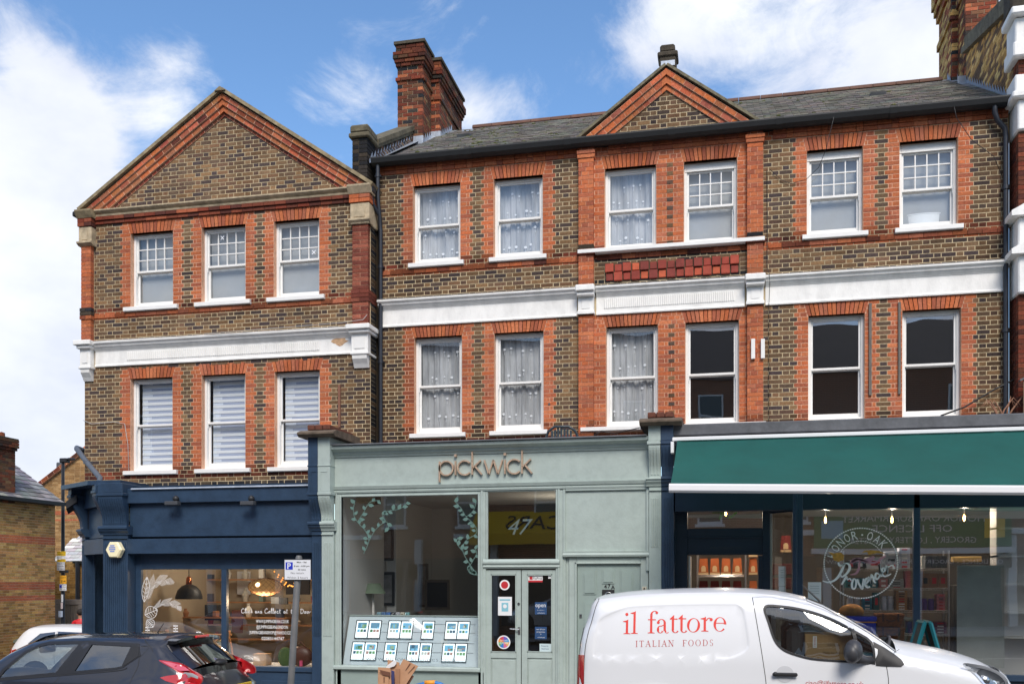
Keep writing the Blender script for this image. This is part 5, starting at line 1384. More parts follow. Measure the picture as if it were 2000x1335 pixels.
def dpanel(l, r, t, bt, tl=0, tr=0):
 s = B(); Yp = YE - .02; x0_, x1_ = GX(l, Yp), GX(r, Yp); zt_, zb_ = GZ((l + r) / 2, t, Yp), GZ((l + r) / 2, bt, Yp)
 s.prism([(x0_, zb_), (x1_, zb_), (x1_, zt_ - tr), ((x0_ + x1_) / 2, zt_ - min(tl, tr) * .3 if tl == tr else zt_ - (tl + tr) / 2), (x0_, zt_ - tl)], Yp - .012, Yp)
 g = .025; s.prism([(x0_ + g, zb_ + g), (x1_ - g, zb_ + g), (x1_ - g, zt_ - tr - g), ((x0_ + x1_) / 2, (zt_ - min(tl, tr) * .3 if tl == tr else zt_ - (tl + tr) / 2) - g), (x0_ + g, zt_ - tl - g)], Yp - .024, Yp - .012)
 s.obj('door_panel', M_SAGED, d47)
dpanel(1139.5, 1164.5, 1110, 1160, .07, 0); dpanel(1176, 1200, 1107, 1139, .03, .03); dpanel(1211.5, 1236.5, 1110, 1158, 0, .07)
dpanel(1139.5, 1164.5, 1174, 1290); dpanel(1211.5, 1236.5, 1174, 1290)
fe = plane_frame(YE - .02)
for ch, cx, cy in (('4', 1183, 1148), ('7', 1190, 1147.5), ('A', 1197.5, 1149.5)):
 b = B(); text(b, ch, fe, GX(cx, YE), GZ(cx, cy, YE), h=.062, off=.006, bold=.02); b.obj('door_number', M_BLK, d47)
b = B(); b.bbox(GX(1176.5, YE), GX(1200.5, YE), YE - .04, YE - .02, GZ(1188, 1166, YE), GZ(1188, 1150.5, YE), .005); kn = b.obj('letter_plate', M_BLK, d47)
b = B(); kx, kz = GX(1189, YE), GZ(1189, 1158, YE); b.tube([(kx + .05 * math.cos(t * math.pi / 8), YE - .05, kz - .02 + .04 * math.sin(t * math.pi / 8)) for t in range(9)], .008, 6); b.obj('knocker', M_CHROME, kn, smooth=True)
b = B(); b.bbox(GX(1132, YE), GX(1137, YE), YE - .035, YE - .02, GZ(1134, 1206, YE), GZ(1134, 1198, YE), .006); b.obj('lock', M_CHROME, d47)
bell = B(); bell.bbox(GX(1254.8, YE), GX(1263.5, YE), YE - .075, YE - .05, GZ(1259, 1157, YE), GZ(1259, 1144.5, YE), .004); bo = bell.obj('doorbell', mat('ivory_plastic', A((222,214,192)), .5), sage)
for dz_ in (1148, 1153): b = B(); b.prism([(GX(1256.8, YE), GZ(1259, dz_ + 2, YE)), (GX(1261.3, YE), GZ(1259, dz_ + 2, YE)), (GX(1259, YE), GZ(1259, dz_ - 2, YE))], YE - .079, YE - .075); b.obj('bell_push', M_BLK, bo)
# ---- thin metal letters "pickwick"
M_BRONZE = mat('brushed_copper_letters', A((214,184,158)), .38, metal=.35, var=.25, vscale=30)
YL = -1.15
def letter(b, ch, x, z, s, Yf, w=.026, dep=.05):
 """round light sans letters from square-section bars; returns advance"""
 def bar(pts):
  P = [Vector((x + p[0] * s, 0, z + p[1] * s)) for p in pts]
  vs = []; fs = []
  for i, p in enumerate(P):
   a = P[max(i - 1, 0)]; c = P[min(i + 1, len(P) - 1)]; d = (c - a).normalized(); n = Vector((-d.z, 0, d.x)) * w / 2
   for (q, y) in ((n, Yf), (-n, Yf), (-n, Yf - dep), (n, Yf - dep)): vs.append((p.x + q.x, y, p.z + q.z))
  for i in range(len(P) - 1):
   for k in range(4): fs.append((i * 4 + k, i * 4 + (k + 1) % 4, (i + 1) * 4 + (k + 1) % 4, (i + 1) * 4 + k))
  fs.append((0, 3, 2, 1)); m = (len(P) - 1) * 4; fs.append((m, m + 1, m + 2, m + 3)); b.add(vs, fs)
 def arc(cx, cz, r, a0, a1, n=22): return [(cx + r * math.cos(R(a0 + (a1 - a0) * i / n)), cz + r * math.sin(R(a0 + (a1 - a0) * i / n))) for i in range(n + 1)]
 if ch == 'p': bar([(0, -.48), (0, 1.0)]); bar(arc(.5, .5, .5, -180, 180, 32)); return 1.0
 if ch == 'i': bar([(0, 0), (0, 1.0)]); b.tube([(x, Yf, z + 1.38 * s), (x, Yf - dep, z + 1.38 * s)], .024, 12); return 0.0
 if ch == 'c': bar(arc(.5, .5, .5, 42, 318, 26)); return .88
 if ch == 'k': bar([(0, 0), (0, 1.62)]); bar([(.03, .46), (.62, 1.0)]); bar([(.20, .60), (.70, 0)]); return .72
 if ch == 'w': bar([(0, 1.0), (.33, 0)]); bar([(.33, 0), (.66, 1.0)]); bar([(.66, 1.0), (.99, 0)]); bar([(.99, 0), (1.32, 1.0)]); return 1.32
lw_x0, lw_x1 = GX(860, YL), GX(1040, YL); sc = GZ(900, 900, YL) - GZ(900, 927.5, YL)
adv = {'p': 1.0, 'i': 0, 'c': .88, 'k': .70, 'w': 1.32}
tot = sum(adv[c] for c in 'pickwick'); gap = ((lw_x1 - lw_x0) / sc - tot) / 7
sg = thing('letter_sign', 'thin coppery metal letters reading pickwick on the sage fascia', 'sign', ((lw_x0 + lw_x1) / 2, YL, GZ(950, 927, YL)))
x = lw_x0; zl = GZ(900, 927.5, YL)
for ch in 'pickwick':
 b = B(); letter(b, ch, x, zl, sc, YL - .012, .024); b.obj('letter', M_BRONZE, sg); x += (adv[ch] + gap) * sc
# plastic chair on the flat roof
chr_ = thing('plastic_chair', 'dark green plastic garden chair on the flat roof of the sage shop', 'chair', (GX(1097, -.7), -.7, zct - .03))
MCH = mat('dark_green_plastic', A((54,66,74)), .4)
cx = GX(1097, -.85); zr = zct
b = B(); hw = .28
b.tube([(cx - hw, -.75, zr - .4 + .0), (cx - hw, -.82, zr + .05), (cx - hw + .05, -.86, zr + .17), (cx - .12, -.88, zr + .245), (cx + .12, -.88, zr + .245), (cx + hw - .05, -.86, zr + .17), (cx + hw, -.82, zr + .05), (cx + hw, -.75, zr - .4)], .022, 8); b.obj('back_frame', MCH, chr_, smooth=True)
for k in range(7):
 u = -.16 + k * .053; b = B(); b.bbox(cx + u - .019, cx + u + .019, -.875, -.865, zr - .40, zr + .22 - abs(u) * .25, .003); b.obj('back_slat', MCH, chr_)
b = B(); b.bbox(cx - .22, cx + .22, -.86, -.42, zr - .45, zr - .41, .01); b.obj('seat', MCH, chr_)
for sx in (-1, 1):
 b = B(); b.tube([(cx + sx * .30, -.84, zr + .02), (cx + sx * .33, -.7, zr + .06), (cx + sx * .32, -.45, zr + .02)], .018, 6); b.obj('armrest', MCH, chr_, smooth=True)
 for yy in (-.84, -.44): b = B(); b.tube([(cx + sx * .2, yy, zr - .45), (cx + sx * .24, yy, zr - .75)], .02, 6); b.obj('leg', MCH, chr_)
# stray cables over the ledges
b = B(); b.tube([(GX(1160, -1.3), -1.3, zct + .02), (GX(1175, -1.2), -1.2, zct + .10), (GX(1200, -1.2), -1.2, zct + .05), (GX(1250, -1.3), -1.3, zct + .12), (GX(1262, -1.35), -1.36, zct + .03)], .008, 5)
o = b.obj('loose_cable', M_BLACK, sage, smooth=True)
# ------------------------------------------------------------------ right hand food shop with green awning
food = thing('shopfront', 'dark navy food shop front under the green awning', 'shopfront', (1.8, -1.0, 0))
YF = -1.15
ax0 = GX(1312, -1.25); ax1 = 5.6
zt_ = GZ(1330, 829, -1.25);
b = B(); b.bbox(ax0, ax1, -1.30, -.0, GZ(1330, 851, -1.3), zt_, .02); b.obj('lead_covered_top', M_DLEAD, food)
b = B(); b.bbox(ax0 + .05, ax1, -1.2, -.9, GZ(1330, 962, -1.2) - .3, GZ(1330, 851, -1.3), .006); b.obj('fascia', M_DNAVY, food)
aw = thing('awning', 'dark green fabric awning with white front bar pulled out over the food shop', 'awning', (1.5, -1.4, 4.0))
b = B(); b.bbox(GX(1313, -1.42), ax1, -1.44, -1.30, GZ(1320, 861, -1.42), GZ(1320, 853.5, -1.42), .01); b.obj('cassette', mat('white_powder_coat', (.82,.82,.82), .4), aw)
# the fabric: a gently sagging sheet from the cassette to the front bar
fx0t, fy0, afz0 = GX(1323, -1.38), -1.38, GZ(1323, 861, -1.38)
fy1 = -3.50; afz1 = GZ(1310, 945, fy1); fx0b = GX(1310, fy1)
tilt = -.115 / 4.4
n, m_ = 60, 14
vs = [];
for i in range(n + 1):
 for j in range(m_ + 1):
  t = j / m_; s_ = i / n
  x = fx0t + .0 + (5.5 - fx0t) * s_; xb = fx0b + (5.4 - fx0b) * s_
  X = x * (1 - t) + xb * t
  seam = .02 * math.exp(-(((X - fx0t) % 1.17) / .035) ** 2)
  vs.append((X, fy0 + (fy1 - fy0) * t, afz0 + (afz1 - afz0) * t - .05 * math.sin(math.pi * t) + tilt * (X - fx0b) * t + .006 * math.sin(X * 7 + t * 5) * t + seam))
b = B(); b.add(vs, [(i * (m_ + 1) + j, (i + 1) * (m_ + 1) + j, (i + 1) * (m_ + 1) + j + 1, i * (m_ + 1) + j + 1) for i in range(n) for j in range(m_)])
MAW = mat('green_awning_fabric', A((22,98,92)), .85, var=.13, vscale=1.1, grime=.08, gscale=5, bump=.25, bscale=200)
nq = MAW.node_tree; tl_ = nq.nodes.new('ShaderNodeBsdfTranslucent'); tl_.inputs[0].default_value = (.16, .42, .36, 1); mq = nq.nodes.new('ShaderNodeMixShader'); mq.inputs[0].default_value = .35
nq.links.new(nq.nodes['Principled BSDF'].outputs[0], mq.inputs[1]); nq.links.new(tl_.outputs[0], mq.inputs[2]); nq.links.new(mq.outputs[0], nq.nodes['Material Output'].inputs[0])
b.obj('awning_fabric', MAW, aw, smooth=True)
xb0 = GX(1307, -3.55); b = B()
Mb = Matrix.Translation((xb0, 0, afz1)) @ Matrix.Rotation(math.atan(-tilt), 4, 'Y')
b.prof([(-3.49, -.115), (-3.57, -.115), (-3.60, -.09), (-3.60, -.02), (-3.57, .0), (-3.49, .012)], 0, 6.2, M=Mb); b.obj('front_bar', mat('white_powder_coat'), aw)
for x in (-.55, 4.2):
 b = B(); b.tube([(x, -1.4, afz0 - .12), (x + .25, -2.4, afz0 - .55), (x + .02, -3.48, afz1 - .05)], .025, 8); b.obj('folding_arm', mat('white_powder_coat'), aw, smooth=True)
b = B(); b.bbox(fx0t - .10, fx0t - .05, -1.5, -1.36, afz0 - .20, afz0 - .02, .006); b.obj('end_bracket', mat('white_powder_coat'), aw)
# door plane, slightly recessed; panes measured on it
YDr = -.75
P = lambda px, Y=YDr: GX(px, Y)
Zp = lambda px, y, Y=YDr: GZ(px, y, Y)
ztop = Zp(1400, 940)
b = B()
b.bbox(GX(1316, -1.1), P(1343), YDr - .06, YDr + .06, -.1, ztop + .3, .006)
b.bbox(P(1343), P(1489), YDr - .04, YDr + .06, Zp(1415, 1048), Zp(1415, 1031), .006); b.bbox(P(1343), P(1489), YDr - .02, YDr + .06, Zp(1415, 1083), Zp(1415, 1048), .006)
b.bbox(P(1338), P(1492), YDr - .06, YDr - .02, Zp(1415, 1050), Zp(1415, 1047), .004); b.bbox(P(1341), P(1500), YDr - .06, YDr - .02, Zp(1415, 1082), Zp(1415, 1079), .004)
b.bbox(P(1489), P(1504), YDr - .06, YDr + .06, -.1, ztop + .3, .006)
fr3 = b.obj('door_surround', M_DNAVY, food)
b = B(); b.add([(P(1343), YDr, Zp(1415, 1031)), (P(1489), YDr, Zp(1415, 1031)), (P(1489), YDr, ztop + .1), (P(1343), YDr, ztop + .1)], [(0, 1, 2, 3)]); b.obj('pane', M_SHOPG2, fr3)
b = B(); text(b, '49', plane_frame(YDr + .012), P(1419), Zp(1419, 1013), w=.46, off=0, mirror=False, shear=.3); b.obj('glass_number', mat('lime_vinyl', A((130,190,40)), .6), fr3)
b = B(); text(b, 'PROVENDER', plane_frame(YDr - .02), P(1418), Zp(1418, 1072), w=.5, h=.045, off=.004); b.obj('faint_lettering', mat('faint_lettering_paint', A((52,58,66)), .6), fr3)
# open door: white edge at the left jamb and the leaf
b = B(); b.bbox(P(1345), P(1348.5), YDr - .03, YDr + .5, -.05, Zp(1346, 1085), .004); b.obj('open_door', mat('grey_door_edge', A((190,192,190)), .5), food)
b = B(); b.bbox(P(1481), P(1489), YDr - .04, YDr + .04, -.05, Zp(1480, 1085), .004); b.obj('door_post', M_DNAVY, food)
# splayed window between door and main glass
Xs0, Ys0, Xs1, Ys1 = P(1504), YDr, GX(1549, YF), YF
zsa = GZ(1504, 975, YDr); gz = .75
b = B(); b.add([(Xs0, Ys0, gz), (Xs1, Ys1, gz), (Xs1, Ys1, 3.2), (Xs0, Ys0, 3.2)], [(0, 1, 2, 3)]); b.obj('pane', M_SHOPG2, food)
b = B(); b.bbox(-.02, .04, -.03, .03, -.1, 3.3, .006, M=Matrix.Translation((Xs0, Ys0, 0))); b.obj('window_bar', mat('grey_door_edge'), food)
b = B(); d = Vector((Xs1 - Xs0, Ys1 - Ys0, 0)); Ms = Matrix.Translation((Xs0, Ys0, 0)) @ Matrix.Rotation(math.atan2(d.y, d.x), 4, 'Z')
b.bbox(0, d.length, -.04, .04, 3.06, 3.6, .006, M=Ms); b.bbox(0, d.length, -.04, .04, -.1, gz, .006, M=Ms); b.obj('splayed_frame', M_DNAVY, food)
# main window
Q = lambda px: GX(px, YF)
wz0 = GZ(1700, 1311, YF); wtop = GZ(1700, 963, YF) - .02
b = B()
b.bbox(Q(1548), Q(1568), YF - .06, YF + .06, -.1, wtop + .35, .012); b.tube([(Q(1554), YF - .06, -.1), (Q(1554), YF - .06, wtop + .3)], .03, 8)
b.bbox(Q(1783), Q(1796.5), YF - .05, YF + .05, wz0, wtop + .05, .01)
b.bbox(Q(1568), 5.6, YF - .04, YF + .06, wtop, wtop + .4, .006)
b.bbox(Q(1568), 5.6, YF - .09, YF + .06, wz0 - .10, wz0, .01)
wf3 = b.obj('window_frame', M_NAVY, food)
for (p, q) in ((Q(1568), Q(1783)), (Q(1796.5), 5.5)):
 b = B(); b.add([(p, YF, wz0), (q, YF, wz0), (q, YF, wtop), (p, YF, wtop)], [(0, 1, 2, 3)]); b.obj('pane', M_SHOPG2, wf3)
b = B(); b.bbox(Q(1560), 5.6, YF - .04, YF + .06, -.1, wz0 - .10, .01); b.obj('stall_riser', M_DNAVY, food)
# frosted panel and notices on the glass
b = B(); b.bbox(Q(1869), Q(1962), YF + .006, YF + .010, GZ(1910, 1303, YF), GZ(1910, 1103, YF), .001); b.obj('frosted_film', mat('frosted_film', A((186,188,184)), .4, var=.15, vscale=1.3), wf3)
for (l, r, t, bt) in ((1578, 1604, 1136, 1176), (1520.5, 1535, 1105, 1144), (1521, 1535, 1144.5, 1190)):
 Yn = YF if l > 1548 else (YDr + YF) / 2 - .04
 b = B(); b.box(GX(l, Yn), GX(r, Yn), Yn - .004, Yn - .002, GZ((l + r) / 2, bt, Yn), GZ((l + r) / 2, t, Yn)); o = b.obj('notice', M_PAPER, food)
 for k in range(4):
  zz_ = GZ((l + r) / 2, t + (bt - t) * (.2 + k * .12), Yn); b = B(); b.box(GX(l + 4, Yn), GX(r - 4, Yn), Yn - .006, Yn - .0045, zz_, zz_ + .006); b.obj('print_line', mat('grey_print', (.3,.3,.3), .8), o)
# ---- hand drawn logo on the glass
gf = plane_frame(YF)
LC = (GX(1681, YF), GZ(1681, 1099, YF)); LR = .50
logo = None
b = B()
def ring(b, R0, w, dash, n, a0=0, a1=360):
 for k in range(n):
  t0 = R(a0 + (a1 - a0) * k / n); t1 = R(a0 + (a1 - a0) * (k + dash) / n)
  if t1 <= t0: continue
  vs = []
  for t in (t0, t1):
   for r in (R0 - w / 2, R0 + w / 2): vs.append(gf(LC[0] + r * math.cos(t), LC[1] + r * math.sin(t), .004))
  b.add(vs, [(0, 1, 3, 2)])
ring(b, .545, .020, .68, 96); ring(b, .345, .012, .68, 22, 25, 150)
logo = b.obj('dashed_ring', M_WVINYL, wf3)
# ring lettering
for i, ch in enumerate('HONOR OAK'):
 a = 163 - i * 15.2
 if i == 5:
  b = B(); q = LC[0] + .44 * math.cos(R(a)), LC[1] + .44 * math.sin(R(a)); b.add([gf(q[0] + .016 * math.cos(k), q[1] + .016 * math.sin(k), .004) for k in range(6)], [tuple(range(6))]); b.obj('dot', M_WVINYL, logo); continue
 ra = R(a); ca, sa = math.cos(ra - math.pi / 2), math.sin(ra - math.pi / 2)
 fr_ = lambda u, v, d=0, ca=ca, sa=sa, ra=ra: gf(LC[0] + .375 * math.cos(ra) + u * ca - v * sa, LC[1] + .375 * math.sin(ra) + u * sa + v * ca, d)
 b = B(); text(b, ch, fr_, 0, 0, w=.082, h=.135, off=.004); b.obj('letter', M_WVINYL, logo)
# script word, traced as pen strokes (u to the right, v up, metres on the glass)
def pz(x, y, w=1.0):      # position inside the 200x150 close-up, in photo pixels
 px, py = 1600 + x / 8.9, 1030 + y / 8.9
 return (GX(px, YF), GZ(px, py, YF), w)
strokes = [
 [(330,600),(350,650,1.3),(400,650),(440,620),(400,720,1.4),(330,850,1.5),(250,920,1.2),(150,945),(60,920,.6)],
 [(400,650,.6),(470,615,.8),(525,650,1.4),(520,730,1.5),(450,820,1.2),(390,850,.9),(375,810,.7)],
 [(390,985,1.0),(440,900,1.2),(475,845),(490,900,.8),(530,880,.8),(555,915,1.0)],
 [(600,880,1.0),(570,960,1.3),(575,1040,1.3),(615,1055),(640,990,1.1),(635,910),(600,880,.8)],
 [(660,890,1.1),(690,970,1.2),(745,1055,1.3),(760,960),(770,880,.9)],
 [(800,975,.8),(850,930),(850,880,1.1),(810,890,1.2),(790,960,1.3),(830,1030,1.2),(885,1020,.9)],
 [(850,850,1.1),(900,920,1.2),(915,980,1.0),(900,880,.8),(905,810,.8),(935,860,1.2),(960,940,1.0),(990,950,.8)],
 [(1040,800,.8),(990,790,1.1),(975,860,1.3),(1005,890,1.1),(1050,820,.8),(1040,630,1.0),(1060,780,1.2),(1085,850,1.1)],
 [(1080,790,.7),(1140,740,1.0),(1130,700,1.2),(1090,720,1.3),(1085,790,1.2),(1130,840,1.0),(1200,825,.9),(1250,795,.5)],
 [(1165,650,1.0),(1180,740,1.2),(1175,800,1.1),(1180,700,.8),(1240,660,.9),(1285,660,1.1),(1300,715,1.2)]]
b = B()
for s_ in strokes:
 b.ribbon([pz(p[0], p[1], p[2] if len(p) > 2 else 1) for p in s_], .026, gf, off=.006)
b.obj('script_lettering', M_WVINYL, logo)
b = B()
for s_ in [[(555,610,1.2),(620,560,2.5),(740,560,1),(860,560,2.6),(960,500,1.2)], [(740,560),(880,610,1.2),(1000,590,1.2),(1090,520,1.3),(1160,490,.6)], [(740,560),(700,600),(690,700,1.3),(640,790,1.3),(540,815,.5)], [(740,545),(660,540,1.2),(560,600,1.0)]]:
 b.ribbon([pz(p[0], p[1], p[2] if len(p) > 2 else 1) for p in s_], .026, gf, off=.008)
b.obj('pink_ribbon_drawing', mat('pink_vinyl', A((206,150,166)), .6), logo)
b = B(); b.add([gf(*pz(x_, y_)[:2], .007) for (x_, y_) in [(150,415),(260,440),(370,425),(430,470),(425,560),(330,590),(250,560),(225,480)]], [tuple(range(8))])
b.add([gf(*pz(x_, y_)[:2], .007) for (x_, y_) in [(740,435),(790,395),(900,385),(1050,400),(1150,450),(1000,440),(860,470),(830,420)]], [tuple(range(8))]); b.obj('gold_drawing', mat('gold_vinyl', A((220,160,70)), .5, var=.3, vscale=20), logo)
# ------------------------------------------------------------------ vehicles
def inpoly(x, z, P):
 c = False; n = len(P); j = n - 1
 for i in range(n):
  if (P[i][1] > z) != (P[j][1] > z) and x < (P[j][0] - P[i][0]) * (z - P[i][1]) / (P[j][1] - P[i][1]) + P[i][0]: c = not c
  j = i
 return c
def dline(x, z, P, closed=True):
 m = 1e9; n = len(P)
 for i in range(n if closed else n - 1):
  a, b = P[i], P[(i + 1) % n]; dx, dz = b[0] - a[0], b[1] - a[1]; l = dx * dx + dz * dz
  t = 0 if l < 1e-12 else max(0, min(1, ((x - a[0]) * dx + (z - a[1]) * dz) / l))
  d = math.hypot(x - a[0] - t * dx, z - a[1] - t * dz)
  if d < m: m = d
 return m
def smoothp(P, n=4, closed=True):
 out = []; N_ = len(P)
 for i in range(N_ if closed else N_ - 1):
  p = [P[(i + k) % N_] if closed else P[max(0, min(N_ - 1, i + k))] for k in (-1, 0, 1, 2)]
  for k in range(n):
   t = k / n
   out.append(tuple(.5 * ((2 * p[1][a]) + (-p[0][a] + p[2][a]) * t + (2 * p[0][a] - 5 * p[1][a] + 4 * p[2][a] - p[3][a]) * t * t + (-p[0][a] + 3 * p[1][a] - 3 * p[2][a] + p[3][a]) * t ** 3) for a in (0, 1)))
 if not closed: out.append(P[-1])
 return out
class Car:
 def __init__(s, root, outline, top, W, r, M=None, extra=None):
  s.root, s.out, s.top, s.W, s.r, s.M, s.extra = root, outline, top, W, r, M, extra
 def y(s, x, z):
  d = dline(x, z, s.top, False); r = s.r(x, z)
  k = 1 - min(d, r) / r; pil = r * (1 - math.sqrt(max(0, 1 - k * k)))
  return s.W(x, z) - pil - (s.extra(x, z) if s.extra else 0)
 def patch(s, name, poly, m, holes=(), g=.06, off=0.0, sides=(-1, 1), thick=0.0, cont=(), parent=None, kind=None):
  pts = list(poly); ed = [(i, (i + 1) % len(poly)) for i in range(len(poly))]
  for h in holes:
   k = len(pts); pts += list(h); ed += [(k + i, k + (i + 1) % len(h)) for i in range(len(h))]
  for cpoly in cont: pts += [p for p in cpoly if inpoly(p[0], p[1], poly)]
  xs = [p[0] for p in poly]; zs = [p[1] for p in poly]
  x = min(xs) + g / 2; j = 0
  while x < max(xs):
   z = min(zs) + g / 2 + (g / 2 if j % 2 else 0)
   while z < max(zs):
    if inpoly(x, z, poly) and dline(x, z, poly) > g * .4 and not any(inpoly(x, z, h) or dline(x, z, h) < g * .4 for h in holes) and not any(dline(x, z, c) < g * .35 for c in cont): pts.append((x, z))
    z += g
   x += g; j += 1
  v2, e2, f2_, *_ = geometry.delaunay_2d_cdt([Vector(p) for p in pts], ed, [], 0, 1e-5)
  keep = []
  for f in f2_:
   cx = sum(v2[i].x for i in f) / 3; cz = sum(v2[i].y for i in f) / 3
   if inpoly(cx, cz, poly) and not any(inpoly(cx, cz, h) for h in holes): keep.append(tuple(f))
  obs = []
  for sg_ in sides:
   b = B(); vs = [(v.x, sg_ * (s.y(v.x, v.y) + off), v.y) for v in v2]
   b.add(vs, [f if sg_ < 0 else f[::-1] for f in keep], M=s.M)
   if thick:
    k = len(vs); b2 = [(v.x, sg_ * (s.y(v.x, v.y) + off - thick), v.y) for v in v2]; b.add(b2, [f[::-1] if sg_ < 0 else f for f in keep], M=s.M)
    n = len(poly); b.f += [(i, (i + 1) % n, (i + 1) % n + k, i + k) for i in range(n)]; b.m += [0] * n; b.c += [None] * n
   o = b.obj(name, m, parent or s.root, smooth=48 if thick else True); obs.append(o)
   if kind: o['kind'] = kind
  return obs
 def strip(s, name, pts, m, crown=.04, n=14, off=0.0, s0=-1.0, s1=1.0, parent=None, thick=0.0):
  b = B(); vs = [];
  for i, p in enumerate(pts):
   a = pts[max(0, i - 1)]; c = pts[min(len(pts) - 1, i + 1)]; dx, dz = c[0] - a[0], c[1] - a[1]; l = math.hypot(dx, dz) or 1
   nx, nz = -dz / l, dx / l
   if nz < 0 and abs(nz) > .2: nx, nz = -nx, -nz
   cr = crown(p[0], p[1]) if callable(crown) else crown
   y0 = s.y(p[0], p[1]);
   if s.nsgn(p, nx, nz) < 0: nx, nz = -nx, -nz
   for k in range(n + 1):
    q = s0 + (s1 - s0) * k / n; h = cr * (1 - abs(q) ** 2.6) + off
    vs.append((p[0] + nx * h, q * y0, p[1] + nz * h))
  b.add(vs, [(i * (n + 1) + k, i * (n + 1) + k + 1, (i + 1) * (n + 1) + k + 1, (i + 1) * (n + 1) + k) for i in range(len(pts) - 1) for k in range(n)], M=s.M)
  return b.obj(name, m, parent or s.root, smooth=True)
 def nsgn(s, p, nx, nz):
  return -1 if inpoly(p[0] + nx * .02, p[1] + nz * .02, s.out) else 1
 def line(s, pts, w, m, name='panel_gap', off=.0012, sides=(-1, 1), parent=None):
  """thin panel gap laid along the bodywork"""
  for sg_ in sides:
   b = B(); P = smoothp(pts, 5, False) if len(pts) > 2 else [(pts[0][0] + (pts[1][0] - pts[0][0]) * k / 8, pts[0][1] + (pts[1][1] - pts[0][1]) * k / 8) for k in range(9)]
   fr_ = lambda u, v, d: (u, sg_ * (s.y(u, v) + off), v)
   b.ribbon(P, w, fr_, n=1);
   if s.M is not None: b.v = [tuple(s.M @ Vector(v)) for v in b.v]
   b.obj(name, m, parent or s.root)
 def wheel(s, x, z, r, yo, tyre_w=.2, sides=(-1, 1)):
  for sg_ in sides:
   T = (s.M or Matrix.Identity(4)) @ Matrix.Translation((x, sg_ * (yo - tyre_w), z)) @ Matrix.Rotation(R(-90) * sg_, 4, 'X')
   b = B(); b.lathe([(r * .62, 0), (r * .95, .0), (r, .03), (r, tyre_w - .03), (r * .95, tyre_w), (r * .66, tyre_w), (r * .64, tyre_w - .02)], 0, 0, 32, M=T, cap=True)
   w = b.obj('wheel', M_TYRE, s.root, smooth=40)
   b = B(); b.lathe([(.03, tyre_w * .7), (r * .6, tyre_w * .6), (r * .66, tyre_w - .01), (r * .66, tyre_w - .03), (r * .6, tyre_w * .5)], 0, 0, 32, M=T, cap=False)
   for k in range(8):
    a = k * math.pi / 4; b.box(-.02, .02, .03, r * .64, tyre_w * .6, tyre_w * .85, M=T @ Matrix.Rotation(a, 4, 'Z'))
   b.lathe([(.0, tyre_w * .9), (.05, tyre_w * .88), (.06, tyre_w * .6)], 0, 0, 16, M=T)
   b.obj('wheel_rim', M_RIM, w, smooth=40)
M_TYRE = mat('tyre_rubber', (.018,.018,.018), .85)
M_RIM = mat('alloy_rim', (.45,.46,.47), .35, metal=.8)
M_VANW = mat('white_car_paint', (.80,.81,.83), .32, coat=.6, spec=.5)
M_JUKE = mat('dark_grey_metallic_paint', A((46,47,56)), .28, metal=.35, coat=1.0)
M_CARGL = glass('car_glass', (.62,.68,.68), 2.2, .09)
M_DKGL = glass('tinted_car_glass', (.10,.11,.12), 2.2, .14)
M_TRIM = mat('black_car_trim', (.018,.018,.02), .5)
M_REDL = mat('red_tail_lens', A((190,24,30)), .15, coat=1, spec=.8)
M_PINKL = mat('pale_red_lens', A((214,90,110)), .2, coat=1)
M_CLEAR = mat('clear_lens', (.75,.78,.82), .12, metal=.5, coat=1)
M_GAP = mat('panel_gap_shadow', (.03,.03,.03), .9)
M_INT = mat('car_interior', (.05,.05,.055), .9)
# ---- white van with red lettering
YV = -6.70; VC = YV + .90
def TV(l, Y=YV, M=None): return [(GX(a, Y), GZ(a, b_, Y)) for a, b_ in l]
def TVo(l): return [(GX(a, YV), GZ(a, b_, -5.95)) for a, b_ in l]
van = thing('parked_van', 'white panel van with red lettering parked before the green awning shop', 'van', (.6, VC, gz_(.6)))
gv = .02
rear = TVo([(1124, 1335), (1126.8, 1290), (1128, 1277), (1131, 1248), (1136.5, 1224), (1144.8, 1197), (1150, 1179), (1155, 1172)])
roof = TVo([(1166, 1167.5), (1210, 1162), (1255, 1158.5), (1330, 1155.5), (1420, 1154.5), (1470, 1156), (1520, 1160), (1550, 1165)])
wsc = TVo([(1580, 1171.5), (1612, 1183), (1640, 1197.5), (1662.5, 1208.5), (1700, 1230), (1730, 1249), (1754, 1266)])
hood = TVo([(1776, 1272), (1808, 1278), (1840, 1284), (1872, 1290), (1904, 1298), (1930, 1306), (1950, 1315), (1965, 1326)])
nose = [(2.74, .90), (2.80, .80), (2.83, .66), (2.83, .42), (2.80, .28)]
base_z = gv + .22
def archp(cx, r, z0, n=12): return [(cx + r * math.cos(math.pi * k / n), z0 + r * math.sin(math.pi * k / n)) for k in range(n + 1)]
rearlow = [(GX(1124, YV) - .02, .62), (GX(1124, YV) - .05, .5), (GX(1124, YV) - .05, .30)]
XW0, XW1, WR = -.78, 1.93, .33
bottom = [(2.72, base_z)] + [(XW1 + .38, base_z)] + archp(XW1, .37, gv + .33)[0:13] + [(XW1 - .38, base_z), (XW0 + .38, base_z)] + archp(XW0, .37, gv + .33) + [(XW0 - .38, base_z), (GX(1124, YV) - .02, base_z)]
topline = rearlow[::-1] + rear + roof + wsc + hood + nose
vout = topline + bottom
def WV(x, z):
 w = .90
 if z > 1.12: w -= .13 * ((z - 1.12) / .7) ** 1.5
 if z < .5: w -= .04 * (.5 - z) / .3
 if x > 1.9: w -= .22 * ((x - 1.9) / .95) ** 2.2
 if x < -1.2: w -= .05 * ((-1.2 - x) / .45) ** 2
 return w
